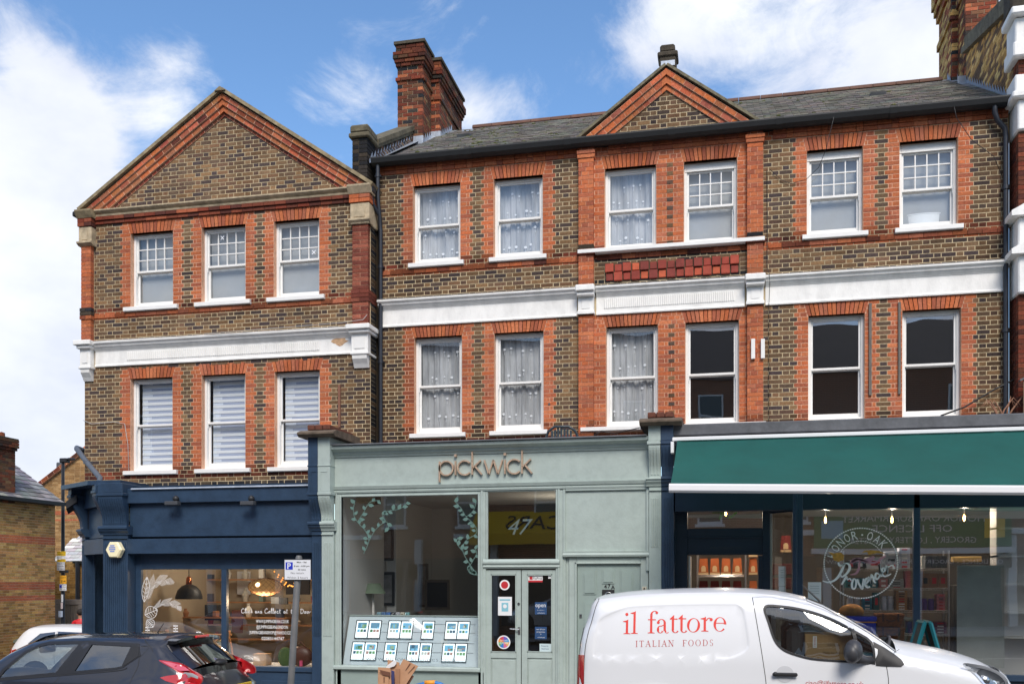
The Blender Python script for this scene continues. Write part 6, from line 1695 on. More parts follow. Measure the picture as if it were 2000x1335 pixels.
REC = smoothp(TV([(1157, 1272), (1165, 1218), (1175, 1204.5), (1190, 1196.5), (1217, 1185.5), (1240, 1182), (1315, 1178.5), (1428, 1177.5), (1443, 1180.5), (1452, 1189.5), (1457, 1207), (1464, 1252), (1461, 1266), (1452, 1275), (1428, 1285), (1400, 1286.5), (1170, 1285.5), (1160, 1282)], -6.66), 6)
def inset(P, d):
 cx = sum(p[0] for p in P) / len(P); cz = sum(p[1] for p in P) / len(P); out = []
 n = len(P)
 for i in range(n):
  a, b_ = P[i - 1], P[(i + 1) % n]; dx, dz = b_[0] - a[0], b_[1] - a[1]; l = math.hypot(dx, dz) or 1
  nx, nz = -dz / l, dx / l
  if nx * (cx - P[i][0]) + nz * (cz - P[i][1]) < 0: nx, nz = -nx, -nz
  out.append((P[i][0] + nx * d, P[i][1] + nz * d))
 return out
def van_extra(x, z):
 e = 0
 if -1.6 < x < .4 and .95 < z < 1.8:
  d = dline(x, z, REC)
  if inpoly(x, z, REC): e += .009 * (min(1, d / .03) ** 2 * (3 - 2 * min(1, d / .03)))
 for cx in (XW0, XW1):                       # swollen wheel arches
  r = math.hypot(x - cx, z - (gv + .33))
  if r < .56: e -= .028 * max(0, 1 - ((r - .37) / .15) ** 2) if r > .37 else .028
 return e
def rv(x, z):
 if z > 1.5: return .16
 return .10
VAN = Car(van, vout, topline, WV, rv, Matrix.Translation((0, VC, 0)), van_extra)
wpoly = smoothp(TV([(1491, 1190), (1495, 1181.5), (1504, 1179.5), (1520, 1180.5), (1550, 1184), (1580, 1190.5), (1610, 1200), (1640, 1213), (1670, 1230), (1703, 1252), (1708, 1292), (1700, 1294.5), (1655, 1292), (1595, 1288), (1565, 1282.5), (1535, 1272.5), (1518, 1260), (1508, 1243), (1499, 1215)], -6.64), 3)
winner = inset(wpoly, .022)
VAN.patch('body_side', vout, M_VANW, holes=[winner], g=.055, cont=[REC, inset(REC, .01), inset(REC, .02), inset(REC, .03), inset(REC, -.012)] + [[(cx + r * math.cos(t), gv + .33 + r * math.sin(t)) for t in [k * .13 for k in range(25)]] for cx in (XW0, XW1) for r in (.43, .49, .55)])
VAN.patch('window_seal', wpoly, M_TRIM, holes=[winner], off=.006, g=.1)
wsd = VAN.patch('side_window', inset(wpoly, .018), M_CARGL, off=-.012, g=.1)
sail = TV([(1704, 1251), (1725, 1262), (1744, 1274.5), (1757, 1285), (1763, 1294), (1757, 1299), (1728, 1298.5), (1708, 1297)], -6.6)
VAN.patch('mirror_sail', sail, M_TRIM, off=.008, thick=.008)
b = B(); dm = .0
VAN.line(TV([(1664, 1227), (1670, 1250), (1676, 1293)], -6.62), .035, M_TRIM, 'window_divider', off=.004)
# strips: rear doors, roof, windscreen, bonnet, nose
VAN.strip('rear_doors', rearlow[::-1] + rear, M_VANW, .05)
VAN.strip('roof', rear[-1:] + roof + wsc[:1], M_VANW, .045)
VAN.strip('windscreen', wsc, M_CARGL, .045)
for q_ in (-1, 1): VAN.strip('windscreen_pillar', wsc, M_VANW, .05, n=5, off=.006, s0=min(q_, q_ * .84), s1=max(q_, q_ * .84))
VAN.strip('bonnet', wsc[-1:] + hood, M_VANW, .12)
VAN.strip('bumper', hood[-1:] + nose, M_VANW, .16)
b = B(); b.box(-1.55, 2.6, -.80, .80, base_z, base_z + .25, M=VAN.M); b.obj('underbody', M_TRIM, van)
# cabin lining and load
b = B(); b.box(.45, .50, -.75, .75, .5, 1.70, M=VAN.M); b.box(.5, 2.2, -.74, .74, .85, .9, M=VAN.M); b.box(1.75, 2.2, -.7, .7, .9, 1.12, M=VAN.M); b.obj('cabin_lining', M_INT, van)
for (x0, x1, y0, y1, z0, z1) in ((.72, 1.18, -.05, .45, .9, 1.48), (1.2, 1.32, -.1, .3, 1.5, 1.6)):
 pass
for sy in (-.38, .38):
 b = B(); b.bbox(.62, .80, sy - .24, sy + .24, .9, 1.50, .05, M=VAN.M); b.bbox(.64, .76, sy - .13, sy + .13, 1.50, 1.68, .04, M=VAN.M); b.bbox(.75, 1.25, sy - .24, sy + .24, .9, 1.08, .04, M=VAN.M); b.obj('seat', M_INT, van)
M_CARD = mat('cardboard', A((178,138,92)), .85, var=.12, vscale=4)
for i, (x0, x1, z0, z1, lab) in enumerate(((.80, 1.28, 1.09, 1.42, 'upper tan carton seen through the van side window'), (.80, 1.30, .92, 1.085, 'lower tan carton on the van seat'))):
 b = B(); y0 = VC - .66; b.bbox(x0, x1, y0, y0 + .4, z0, z1, .006); o = b.obj('carton', M_CARD, None); tag(o, lab, 'box', 'cartons inside the van')
 b = B(); fr_ = plane_frame(y0); X = x0 + .10
 b.box(X - .02, X + .02, y0 - .004, y0 - .001, z1 - .14 if i == 0 else z1 - .09, z1 - .02); l = b.obj('fragile_tape', M_PAPER, o)
 b = B(); text(b, 'FRAGILE', lambda u, v, d=0: (X + v, y0 - .006, (z1 - .08 if i == 0 else z1 - .055) - u), 0, -.011, w=.10 if i == 0 else .06, h=.022); b.obj('lettering', mat('red_ink', A((190,50,50)), .8), l)
 if i == 0:
  b = B(); text(b, 'IMPORTED', fr_, (x0 + x1) / 2 + .05, z1 - .12, h=.018, off=.004); text(b, 'Made for export', fr_, (x0 + x1) / 2 + .05, z1 - .2, h=.022, off=.004); b.obj('print', mat('brown_ink', A((110,80,50)), .9), o)
b = B(); b.tube([(1.62 + .17 * math.cos(t * math.pi / 10) * .35, -.38 + .18 * math.sin(t * math.pi / 10), 1.22 + .17 * math.cos(t * math.pi / 10)) for t in range(21)], .015, 6, M=Matrix.Translation((0, VC, 0))); b.obj('steering_wheel', M_INT, van, smooth=True)
# panel gaps
VAN.line(TV([(1470, 1166), (1472, 1179), (1481, 1233), (1490, 1290), (1496, 1335), (1500, 1400)], -6.64), .007, M_GAP)
VAN.line(TV([(1729, 1299), (1732, 1318), (1733, 1335), (1733, 1400)], -6.62), .007, M_GAP)
VAN.line(TV([(1470, 1165), (1500, 1164.5), (1535, 1169), (1570, 1176), (1605, 1188), (1640, 1203)], -6.5), .004, mat('faint_gap', (.4,.4,.42), .8))
VAN.line(TV([(1166, 1168), (1157.5, 1200), (1146.5, 1246), (1142.5, 1277), (1141, 1335), (1141, 1400)], -6.64), .007, M_GAP)
VAN.line(TV([(1744, 1274), (1749, 1270), (1754, 1266)], -6.6), .005, M_GAP)
# lamps
tl = TV([(1128, 1278), (1141.5, 1278), (1140.5, 1335), (1140, 1395), (1124, 1395), (1125, 1335)], -6.66)
VAN.patch('tail_light', tl, M_REDL, off=.006, thick=.02, g=.05)
hl = smoothp(TV([(1877, 1294), (1886, 1292.5), (1920, 1298.5), (1944, 1307), (1962, 1319), (1972, 1335), (1968, 1352), (1940, 1350), (1920, 1337), (1904, 1319), (1888, 1306), (1878, 1298)], -6.55), 2)
hls = VAN.patch('headlight', hl, M_CLEAR, off=.006, thick=.02, g=.04)
for o_, sg_ in zip(hls, (-1, 1)):
 b = B(); b.lathe([(.01, 0), (.045, .012), (.055, .03)], 0, 0, 16, M=VAN.M @ Matrix.Translation((2.52, sg_ * (VAN.y(2.52, .97) + .012), .985)) @ Matrix.Rotation(R(90) * sg_, 4, 'X')); b.obj('reflector', M_CHROME, o_, smooth=True)
 VAN.patch('headlight_brow', inset(hl, .03), mat('lamp_inner', (.28,.3,.33), .2, metal=.7), off=.012, g=.05, sides=(sg_,), parent=o_)
# handle in its cup, mirror, aerial
hx0, hx1, hz = GX(1508, -6.66), GX(1557, -6.66), GZ(1530, 1314.5, -6.66)
for sg_ in (-1, 1):
 yy_ = lambda x: VC + sg_ * (WV(x, hz) + .0)
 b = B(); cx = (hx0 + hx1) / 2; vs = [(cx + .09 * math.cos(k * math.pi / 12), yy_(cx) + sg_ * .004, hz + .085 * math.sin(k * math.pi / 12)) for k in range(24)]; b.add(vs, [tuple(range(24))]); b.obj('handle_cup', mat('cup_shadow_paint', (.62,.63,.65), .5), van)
 b = B(); b.bbox(hx0, hx1, yy_(cx) + sg_ * .02, yy_(cx) + sg_ * .048, hz - .022, hz + .018, .012); b.ball((hx0 + .03, yy_(cx) + sg_ * .03, hz), .026, 10); b.obj('door_handle', M_TRIM, van)
 if sg_ > 0: continue
 mx0 = GX(1667, -6.85); mz = GZ(1667, 1270, -6.85)
 b = B(); b.ball((mx0, VC + sg_ * 1.06, mz), .12, 16, sz=(.74, .95, .98)); b.ball((mx0 - .02, VC + sg_ * 1.08, mz - .02), .12, 14, sz=(.68, .9, .9))
 b.tube([(mx0 + .02, VC + sg_ * 1.02, mz - .06), (mx0 + .12, VC + sg_ * .90, mz - .10), (mx0 + .2, VC + sg_ * .86, mz - .11)], [.06, .045, .05], 10)
 b.obj('wing_mirror', mat('grey_mirror_plastic', (.05,.05,.055), .45), van, smooth=True)
b = B(); b.tube([(GX(1602, VC), VC, GZ(1602, 1177, VC)), (GX(1600, VC), VC, GZ(1599, 1172, VC)), (GX(1567, VC), VC, GZ(1567, 1142, VC))], [.02, .012, .005], 8); b.obj('aerial', M_TRIM, van)
VAN.wheel(XW0, gv + .32, .32, .86); VAN.wheel(XW1, gv + .35, .32, .86)
# rear screen in the back doors
VAN.strip('rear_window', rear[2:5], M_DKGL, .06, off=.004, s0=-.8, s1=.8)
VAN.strip('number_plate', [rearlow[0], rearlow[1]][::-1], mat('yellow_plate', A((232,190,40)), .5), .05, off=.02, s0=-.3, s1=.3)
# ---- red serif lettering on the van side
MRD = mat('red_van_vinyl', A((226,62,52), 1.0), .5)
vnl = {'k': 0}
def vfr(u, v, d=0.0): return (u, VC - (VAN.y(u, v) + .0015 + d), v)
def glyphs(b, ch, x, z, s, fr_, lay=0):
 """book-face letters from stems, slabs and swelling bowls; returns advance"""
 kk = [lay]
 def o(): kk[0] += 1; return .0004 * (kk[0] % 6)
 def T(p): return (x + p[0] * s, z + p[1] * s)
 def quad(pts):
  d = o(); n = 5; b.add([fr_(*T(p), d) for p in pts], [tuple(range(len(pts)))])
 def stem(cx, z0, z1, w=.11):
  d = o(); vs = []
  for k in range(7): zz = z0 + (z1 - z0) * k / 6; vs += [fr_(*T((cx - w / 2, zz)), d), fr_(*T((cx + w / 2, zz)), d)]
  b.add(vs, [(2 * k, 2 * k + 1, 2 * k + 3, 2 * k + 2) for k in range(6)])
 def foot(cx, z0, w=.34, h=.035):
  quad([(cx - w / 2, z0), (cx + w / 2, z0), (cx + w / 2, z0 + h * .7), (cx + .07, z0 + h * 1.4), (cx - .07, z0 + h * 1.4), (cx - w / 2, z0 + h * .7)])
 def flag(cx, z1): quad([(cx - .20, z1 - .07), (cx - .05, z1 - .10), (cx - .02, z1), (cx + .055, z1 + .05), (cx + .055, z1 - .02), (cx - .2, z1 - .045)])
 def bowl(cx, cz, rx, rz, a0, a1, thick, thin, n=28, rot=0):
  d = o(); vs = []
  for k in range(n + 1):
   a = R(a0 + (a1 - a0) * k / n); t = thin + (thick - thin) * abs(math.cos(a + rot)) ** 1.5
   for q in (0, 1): vs.append(fr_(*T((cx + (rx - q * t) * math.cos(a), cz + (rz - q * t * .8) * math.sin(a))), d))
  b.add(vs, [(2 * k, 2 * k + 1, 2 * k + 3, 2 * k + 2) for k in range(n)])
 def dot(cx, cz, r):
  d = o(); b.add([fr_(*T((cx + r * math.cos(k * math.pi / 8), cz + r * math.sin(k * math.pi / 8))), d) for k in range(16)], [tuple(range(16))])
 X = .66                                             # x-height, ascender = 1
 if ch == 'i': stem(.17, 0, X); foot(.17, 0); flag(.17, X); dot(.15, .95, .075); return .36
 if ch == 'l': stem(.17, 0, 1.05); foot(.17, 0); flag(.17, 1.05); return .36
 if ch == 'f': stem(.2, 0, .85); foot(.2, 0); quad([(.04, X - .03), (.42, X - .03), (.42, X + .015), (.04, X + .015)]); bowl(.36, .86, .215, .22, 60, 180, .11, .04); dot(.46, .99, .065); return .42
 if ch == 't': stem(.18, .12, X + .1); quad([(.03, X - .04), (.40, X - .04), (.40, X + .01), (.03, X + .01)]); quad([(.03, X), (.235, X + .19), (.235, X - .02)]); bowl(.30, .15, .175, .17, 180, 330, .10, .035); return .41
 if ch == 'a': stem(.43, .1, .50); bowl(.27, .47, .215, .20, 0, 165, .11, .04); dot(.12, .50, .07); bowl(.22, .17, .165, .18, 75, 330, .11, .03); quad([(.22, .33), (.42, .42), (.42, .38), (.24, .30)]); bowl(.54, .11, .115, .13, 180, 320, .09, .03); return .64
 if ch == 'o': bowl(.34, .32, .31, .34, 0, 360, .12, .03, 40, rot=.25); return .70
 if ch == 'r': stem(.17, 0, X); foot(.17, 0); flag(.17, X); bowl(.38, .44, .17, .22, 60, 160, .06, .05); dot(.47, .57, .075); return .56
 if ch == 'e': bowl(.32, .32, .30, .34, 0, 318, .12, .03, 36, rot=.15); quad([(.07, .36), (.60, .36), (.60, .395), (.07, .395)]); return .66
 return .3
b = B(); tot = 0
word = 'il fattore'
dummy = B(); adv_ = [glyphs(dummy, c, 0, 0, 1, lambda u, v, d=0: (u, 0, v)) if c != ' ' else .42 for c in word]
xl, xr = GX(1217.5, -6.66), GX(1419.5, -6.66); sc_ = (xr - xl) / (sum(adv_) - .02)
zL, zR = GZ(1217, 1237, -6.66), GZ(1419, 1230.5, -6.66); x = xl
for c, a in zip(word, adv_):
 if c != ' ':
  b = B(); glyphs(b, c, x, zL + (zR - zL) * (x - xl) / (xr - xl), (GZ(1240, 1198, -6.66) - GZ(1240, 1236.5, -6.66)) / 1.05 * 1.0, vfr) if False else glyphs(b, c, x, zL + (zR - zL) * (x - xl) / (xr - xl), sc_, vfr)
  b.obj('letter', MRD, van)
 x += a * sc_
MRD2 = mat('dull_red_van_vinyl', A((186,70,72), 1.0), .5)
def caps(b, ch, x, z, s, fr_):
 def st_(cx, z0=0, z1=1, w=.12): b.add([fr_(x + (cx - w/2) * s, z + z0 * s, 0), fr_(x + (cx + w/2) * s, z + z0 * s, 0), fr_(x + (cx + w/2) * s, z + z1 * s, 0), fr_(x + (cx - w/2) * s, z + z1 * s, 0)], [(0, 1, 2, 3)])
 def bar(x0, z0, x1, z1, w=.05, d=.0004):
  dx, dz = x1 - x0, z1 - z0; l = math.hypot(dx, dz); nx, nz = -dz / l * w / 2, dx / l * w / 2
  b.add([fr_(x + (x0 - nx) * s, z + (z0 - nz) * s, d), fr_(x + (x1 - nx) * s, z + (z1 - nz) * s, d), fr_(x + (x1 + nx) * s, z + (z1 + nz) * s, d), fr_(x + (x0 + nx) * s, z + (z0 + nz) * s, d)], [(0, 1, 2, 3)])
 def srf(cx, zz): bar(cx - .16, zz, cx + .16, zz, .05, .0008)
 def arc(cx, cz, rx, rz, a0, a1, tk=.12, n=20):
  vs = []
  for k in range(n + 1):
   a = R(a0 + (a1 - a0) * k / n); t = .04 + (tk - .04) * abs(math.cos(a))
   for q in (0, 1): vs.append(fr_(x + (cx + (rx - q * t) * math.cos(a)) * s, z + (cz + (rz - q * t * .6) * math.sin(a)) * s, .0004))
  b.add(vs, [(2 * k, 2 * k + 1, 2 * k + 3, 2 * k + 2) for k in range(n)])
 if ch == 'I': st_(.18); srf(.18, .02); srf(.18, .98); return .36
 if ch == 'T': st_(.4); srf(.4, .02); bar(.05, .97, .75, .97, .06); bar(.06, .82, .06, .98); bar(.74, .82, .74, .98); return .8
 if ch == 'A': bar(.1, 0, .42, 1, .05); bar(.42, 1, .74, 0, .12); bar(.22, .36, .62, .36); srf(.1, .02); srf(.74, .02); return .84
 if ch == 'L': st_(.2); srf(.2, .98); bar(.08, .03, .68, .03, .06); bar(.67, .02, .67, .22); return .72
 if ch == 'N': bar(.15, 0, .15, 1, .05); bar(.15, 1, .75, 0, .12); bar(.75, 0, .75, 1, .05); srf(.15, .02); srf(.12, .98); srf(.75, .98); return .9
 if ch == 'F': st_(.2); srf(.2, .02); bar(.08, .97, .66, .97, .06); bar(.65, .8, .65, .98); bar(.2, .52, .5, .52, .06); return .7
 if ch == 'O': arc(.45, .5, .42, .51, 0, 360, n=28); return .9
 if ch == 'D': st_(.2); bar(.06, .03, .45, .03); bar(.06, .97, .45, .97); arc(.40, .5, .44, .5, -90, 90); return .88
 if ch == 'S': arc(.32, .74, .24, .26, 20, 270, .09); arc(.32, .25, .25, .26, -160, 90, .09); return .6
 return .5
b = B(); s_ = GZ(1245, 1249.5, -6.66) - GZ(1245, 1261.5, -6.66)
w0, w1 = GX(1241.5, -6.66), GX(1393, -6.66); word = 'ITALIAN FOODS'
ad = [caps(dummy, c, 0, 0, 1, lambda u, v, d=0: (u, 0, v)) if c != ' ' else .9 for c in word]; gp = ((w1 - w0) / s_ - sum(ad)) / (len(word) - 1); x = w0
for c, a in zip(word, ad):
 if c != ' ': b = B(); caps(b, c, x, GZ(1241, 1262, -6.66) + (x - w0) * .030, s_, vfr); b.obj('letter', MRD2, van)
 x += (a + gp) * s_
b = B(); text(b, 'ciao@ilfattore.co.uk', lambda u, v, d=0: vfr(u, v, .001), GX(1629, -6.66), GZ(1629, 1337.5, -6.66), w=GX(1686, -6.66) - GX(1573, -6.66), h=.052); b.obj('web_lettering', MRD2, van)
# ---- dark grey crossover, facing left
YJ = -6.60; JC = YJ + .88
juke = thing('parked_car', 'dark grey metallic crossover car with sloping tail at the lower left', 'car', (-8.0, JC, gz_(-8)))
gj = -.29
def TJ(l, Y=-6.45): return [(GX(a, Y), GZ(a, b_, Y)) for a, b_ in l]
XR_ = GX(392, -6.45)
topj = [(XR_ + .06, .10), (XR_ + .08, .28), (XR_ + .04, .44), (XR_ + .03, .62)] + TJ([(388, 1324), (383, 1306), (366, 1290), (345, 1272), (332, 1259), (334, 1250.5), (322, 1247.5), (290, 1246), (250, 1244.5), (200, 1244), (150, 1244.5), (105, 1247), (75, 1253), (37, 1272), (0, 1301), (-30, 1325)], -6.2)
topj += [(-9.35, .70), (-9.75, .62), (-10.05, .48), (-10.15, .25), (-10.17, .02), (-10.12, -.06)]
JX0, JX1, JWR = -6.86, -9.39, .345
btj = [(JX1 - .40, gj + .2)] + [(JX1 - .39 * math.cos(math.pi * k / 12), gj + .34 + .39 * math.sin(math.pi * k / 12)) for k in range(13)] + [(JX1 + .40, gj + .2), (JX0 - .40, gj + .2)] + [(JX0 - .39 * math.cos(math.pi * k / 12), gj + .34 + .39 * math.sin(math.pi * k / 12)) for k in range(13)] + [(JX0 + .40, gj + .2), (XR_ + .02, gj + .22)]
jout = topj + btj
def WJ(x, z):
 w = .865
 if z > .60: w -= .25 * ((z - .60) / .68) ** 1.15
 if z < .0: w -= .05 * (-z) / .2
 e = XR_ + .08 - x
 if e < .75: w -= .15 * (1 - e / .75) ** 2
 f = x + 10.17
 if f < .8: w -= .25 * (1 - f / .8) ** 2
 return w
def jextra(x, z):
 e = 0
 for cx in (JX0, JX1):
  r = math.hypot(x - cx, (z - (gj + .34)) * .92)
  if r < .78: e -= .075 * math.exp(-((r - .48) / .13) ** 2) * (1 if z > -.1 else .5)
 return e
JU = Car(juke, jout, topj, WJ, lambda x, z: .09 if z > .6 else .10, Matrix.Translation((0, JC, 0)), jextra)
Yw = -6.46
w1 = smoothp(TJ([(8, 1322), (14, 1308), (47, 1275), (70, 1261.5), (85, 1257.5), (146, 1256.5), (115, 1312)], Yw), 1)
w2 = TJ([(171, 1257.5), (249, 1261.5), (240, 1300), (228, 1303), (150, 1309.5)], Yw)
w3 = TJ([(251, 1261), (265, 1262), (268, 1280), (244, 1299), (242, 1298)], Yw)
def grow(P, d): return inset(P, -d)
seal = TJ([(0, 1329), (9, 1305), (45, 1270), (68, 1257), (84, 1252.5), (160, 1251.5), (262, 1256.5), (272, 1280), (242, 1303), (228, 1306.5), (110, 1317)], Yw)
JU.patch('body_side', jout, M_JUKE, holes=[w1, w2], g=.06)
JU.patch('window_surround', seal, mat('dark_pillar_trim', A((30,31,36)), .5), holes=[inset(w1, .006), inset(w2, .006)], off=.004, g=.1)
JU.patch('side_window', w1, M_CARGL, off=-.006, g=.12); JU.patch('rear_side_window', w2, M_DKGL, off=-.006, g=.12)
JU.patch('hidden_handle', w3, M_TRIM, off=.008, g=.05, thick=.006)
JU.line(TJ([(160.5, 1251), (138, 1290), (122, 1322), (112, 1345), (112, 1420)], Yw), .008, M_GAP); JU.line(TJ([(263, 1257), (267, 1272), (271, 1298), (265, 1320), (258, 1345), (240, 1380)], Yw), .008, M_GAP)
JU.line(TJ([(283, 1248), (302, 1262), (308, 1270)], -6.3), .008, M_GAP); JU.line(TJ([(268, 1262), (283, 1263), (277, 1275), (270, 1283)], Yw), .005, M_GAP)
JU.line(TJ([(2, 1326), (110, 1318), (230, 1308), (250, 1302)], Yw), .012, M_TRIM, 'belt_moulding', off=.006)
# strips
i0 = 4
JU.strip('bumper', topj[0:5], M_JUKE, .10); JU.strip('tailgate', topj[4:6], mat('black_gloss_paint', (.012,.012,.014), .25, coat=1), .10)
JU.strip('rear_window', topj[5:9], M_DKGL, .09)
JU.strip('tailgate_edge', topj[5:9], M_JUKE, .085, s0=-1.0, s1=-.72, n=4, off=.004); JU.strip('tailgate_edge', topj[5:9], M_JUKE, .085, s0=.72, s1=1.0, n=4, off=.004)
JU.strip('spoiler', topj[8:12], M_JUKE, .05); JU.strip('roof', topj[11:17], mat('black_gloss_paint'), .045); JU.strip('windscreen', topj[16:20], M_CARGL, .09); JU.strip('bonnet', topj[19:], M_JUKE, .10)
sp0 = TJ([(340, 1247.5), (318, 1243.5), (322, 1250), (333, 1256)], -6.1)
b = B();
for q in range(11):
 s_ = -.92 + 1.84 * q / 10;
pts = [(GX(326, -5.7), .0)]
sx_ = topj[9][0]; sz_ = topj[9][1]
b = B(); n = 16; vs = []
for k in range(n + 1):
 s_ = -1 + 2 * k / n; yv = s_ * JU.y(sx_, sz_) * 1.02; bu = .05 * (1 - abs(s_) ** 2.4)
 vs += [(sx_ - .22, yv, sz_ + .012 + bu), (sx_ + .10 + bu * .8, yv * .97, sz_ + .0 + bu), (sx_ + .10 + bu * .8, yv * .97, sz_ - .035 + bu), (sx_ - .1, yv * .98, sz_ - .05)]
b.add(vs, [(4 * k + j, 4 * k + (j + 1) % 4, 4 * k + 4 + (j + 1) % 4, 4 * k + 4 + j) for k in range(n) for j in range(4)] + [(0, 1, 2, 3), (4 * n + 3, 4 * n + 2, 4 * n + 1, 4 * n)], M=JU.M); sp = b.obj('roof_spoiler', mat('black_gloss_paint'), juke, smooth=35)
b = B(); b.bbox(sx_ + .135, sx_ + .165, JC - .16, JC + .16, sz_ + .015, sz_ + .05, .01); b.obj('brake_light', mat('red_brake_lens', A((226,44,40), 1), .2, coat=1), sp)
tlj = smoothp(TJ([(309, 1288), (330, 1291), (352, 1298), (372, 1309), (388, 1319), (391, 1331), (384, 1336), (350, 1334), (318, 1321), (346, 1316), (348, 1312), (335, 1303), (318, 1294)], Yw), 2)
for o_, sg_ in zip(JU.patch('tail_light', tlj, M_REDL, off=.008, g=.04, thick=.03), (-1, 1)):
 JU.patch('upper_lens', TJ([(315, 1290), (332, 1293), (352, 1300), (368, 1309), (350, 1309), (335, 1301)], Yw), M_PINKL, off=.014, sides=(sg_,), parent=o_)
 JU.patch('clear_lens', TJ([(358, 1312), (374, 1314), (384, 1320), (385, 1325), (364, 1323), (350, 1320)], Yw), M_CLEAR, off=.015, sides=(sg_,), parent=o_)
tx_, tz_ = topj[4]
b = B(); b.ball((tx_ + .08, JC, tz_ + .01), .05, 12, sz=(.3, 1, .8)); b.obj('round_badge', M_CHROME, juke, smooth=True)
b = B(); b.ball((topj[5][0] + .06, JC, topj[5][1] + .05), .10, 12, sz=(.8, 1.3, .5)); b.obj('wiper_hub', M_TRIM, juke, smooth=True)
b = B(); b.tube([(topj[5][0] + .08, JC, topj[5][1] + .07), (topj[6][0] + .1, JC + .35, topj[6][1] - .02)], .012, 6); b.obj('wiper', M_TRIM, juke)
npx = topj[3][0] + .11
b = B(); b.bbox(npx, npx + .02, JC - .26, JC + .26, .56, .67, .004); pl_ = b.obj('number_plate', mat('yellow_plate'), juke)
b = B(); text(b, 'LV15 NNU', lambda u, v, d=0: (npx + .0225, u, v), JC, .585, h=.07, w=.42); b.obj('lettering', M_BLK, pl_)
b = B(); b.box(npx + .018, npx + .0215, JC - .26, JC - .22, .56, .67); b.obj('blue_strip', mat('blue_print'), pl_)
b = B(); b.tube([(GX(304, JC), JC, GZ(304, 1240, JC)), (GX(320, JC), JC, GZ(320, 1216, JC))], [.008, .004], 6); b.obj('aerial', M_TRIM, juke)
JU.wheel(JX0, gj + .34, .34, .85); JU.wheel(JX1, gj + .34, .34, .85)
b = B(); b.box(-10.0, -6.2, -.74, .74, gj + .2, gj + .45, M=JU.M); b.box(-9.0, -6.6, -.66, .66, .35, .45, M=JU.M); b.obj('underbody', M_INT, juke)
for x_ in (-8.15, -7.3):
 for sy in (-.36, .36):
  b = B(); b.bbox(x_, x_ + .16, sy - .23, sy + .23, .40, .95, .05, M=JU.M); b.bbox(x_ + .03, x_ + .13, sy - .12, sy + .12, .95, 1.10, .04, M=JU.M); b.obj('seat', M_INT, juke)
b = B(); b.bbox(-8.95, -8.85, -.12, .12, 1.02, 1.12, .02, M=JU.M); b.obj('rear_view_mirror', M_TRIM, juke)
# ---- generic small hatchbacks (corner street, and the one across the road that the glass mirrors)
def hatch(root, M, paint, dark=M_DKGL, L_=4.0, rear_red=True):
 top = [(0, .35), (-.03, .55), (.0, .78), (.06, .95), (.22, 1.22), (.42, 1.42), (.8, 1.47), (1.4, 1.47), (1.9, 1.42), (2.35, 1.22), (2.85, .98), (3.4, .86), (3.75, .74), (3.95, .52), (3.97, .3)]
 xw0, xw1 = .72, 3.18
 bot = [(xw1 + .36, .2)] + [(xw1 + .35 * math.cos(math.pi * k / 10), .31 + .35 * math.sin(math.pi * k / 10)) for k in range(11)] + [(xw1 - .36, .2), (xw0 + .36, .2)] + [(xw0 + .35 * math.cos(math.pi * k / 10), .31 + .35 * math.sin(math.pi * k / 10)) for k in range(11)] + [(xw0 - .36, .2), (.0, .22)]
 top = smoothp(top, 2, False)
 def W_(x, z):
  w = .84
  if z > .92: w -= .22 * ((z - .92) / .55) ** 1.1
  if x < .6: w -= .12 * ((.6 - x) / .6) ** 2
  if x > 3.2: w -= .24 * ((x - 3.2) / .77) ** 2
  return w
 C = Car(root, top + bot, top, W_, lambda x, z: .10, M)
 q1 = smoothp([(.52, 1.08), (.66, 1.02), (1.15, .99), (1.15, 1.36), (.78, 1.32)], 1); q2 = [(1.21, .99), (2.5, .96), (2.32, 1.14), (1.92, 1.34), (1.21, 1.37)]
 C.patch('body_side', top + bot, paint, holes=[q1, q2], g=.09)
 C.patch('side_window', q1, dark, off=-.004, g=.2); C.patch('side_window', q2, dark, off=-.004, g=.2)
 C.strip('rear_panel', [p for p in top if p[0] < .08 and p[1] < .98], paint, .08); C.strip('rear_window', [p for p in top if p[0] < .44 and .93 < p[1] < 1.43], dark, .07)
 C.strip('roof', [p for p in top if p[1] > 1.36 and .35 < p[0]], paint, .05); C.strip('windscreen', [p for p in top if p[0] > 1.85 and p[1] > .95], dark, .09); C.strip('bonnet', [p for p in top if p[0] > 2.8], paint, .10)
 C.patch('tail_light', [(.0, .66), (.30, .74), (.24, .94), (.05, .94)], M_REDL, off=.008, g=.08, thick=.02)
 C.patch('headlight', [(3.4, .70), (3.72, .56), (3.86, .6), (3.72, .74), (3.45, .82)], M_CLEAR, off=.008, g=.08, thick=.02)
 C.line([(1.19, 1.38), (1.19, .7), (1.3, .35)], .008, M_GAP); C.line([(2.5, .95), (2.5, .35)], .008, M_GAP)
 C.wheel(xw0, .31, .31, .82); C.wheel(xw1, .31, .31, .82)
 bb = B(); bb.box(.1, 3.8, -.7, .7, .2, .55, M=M); bb.obj('underbody', M_INT, root)
 return C
def place_hatch(name, label, x, y, z, yaw, paint, s=1.0):
 t = thing(name, label, 'car', (x, y, z)); OFF[t.name] = Vector((0, 0, 0))
 hatch(t, Matrix.Identity(4), paint); t.rotation_euler = (0, 0, yaw); t.scale = (s, s, s); return t
hx = GX(42, 5.6)
w207 = place_hatch('parked_car', 'white hatchback parked in the side street beyond the dark crossover', GX(42, 5.3), 5.3, -.76, R(14), M_VANW, 1.03)
b = B(); b.ball((-.06, 0, .80), .05, 10, sz=(.2, 1, 1)); b.obj('badge', M_CHROME, w207)
white2 = place_hatch('parked_car', 'white car nose just entering at the left edge of the photo', GX(2, -5.0) - 4.02, -5.0, -.52, R(0), mat('white_car_paint'), 1.0)
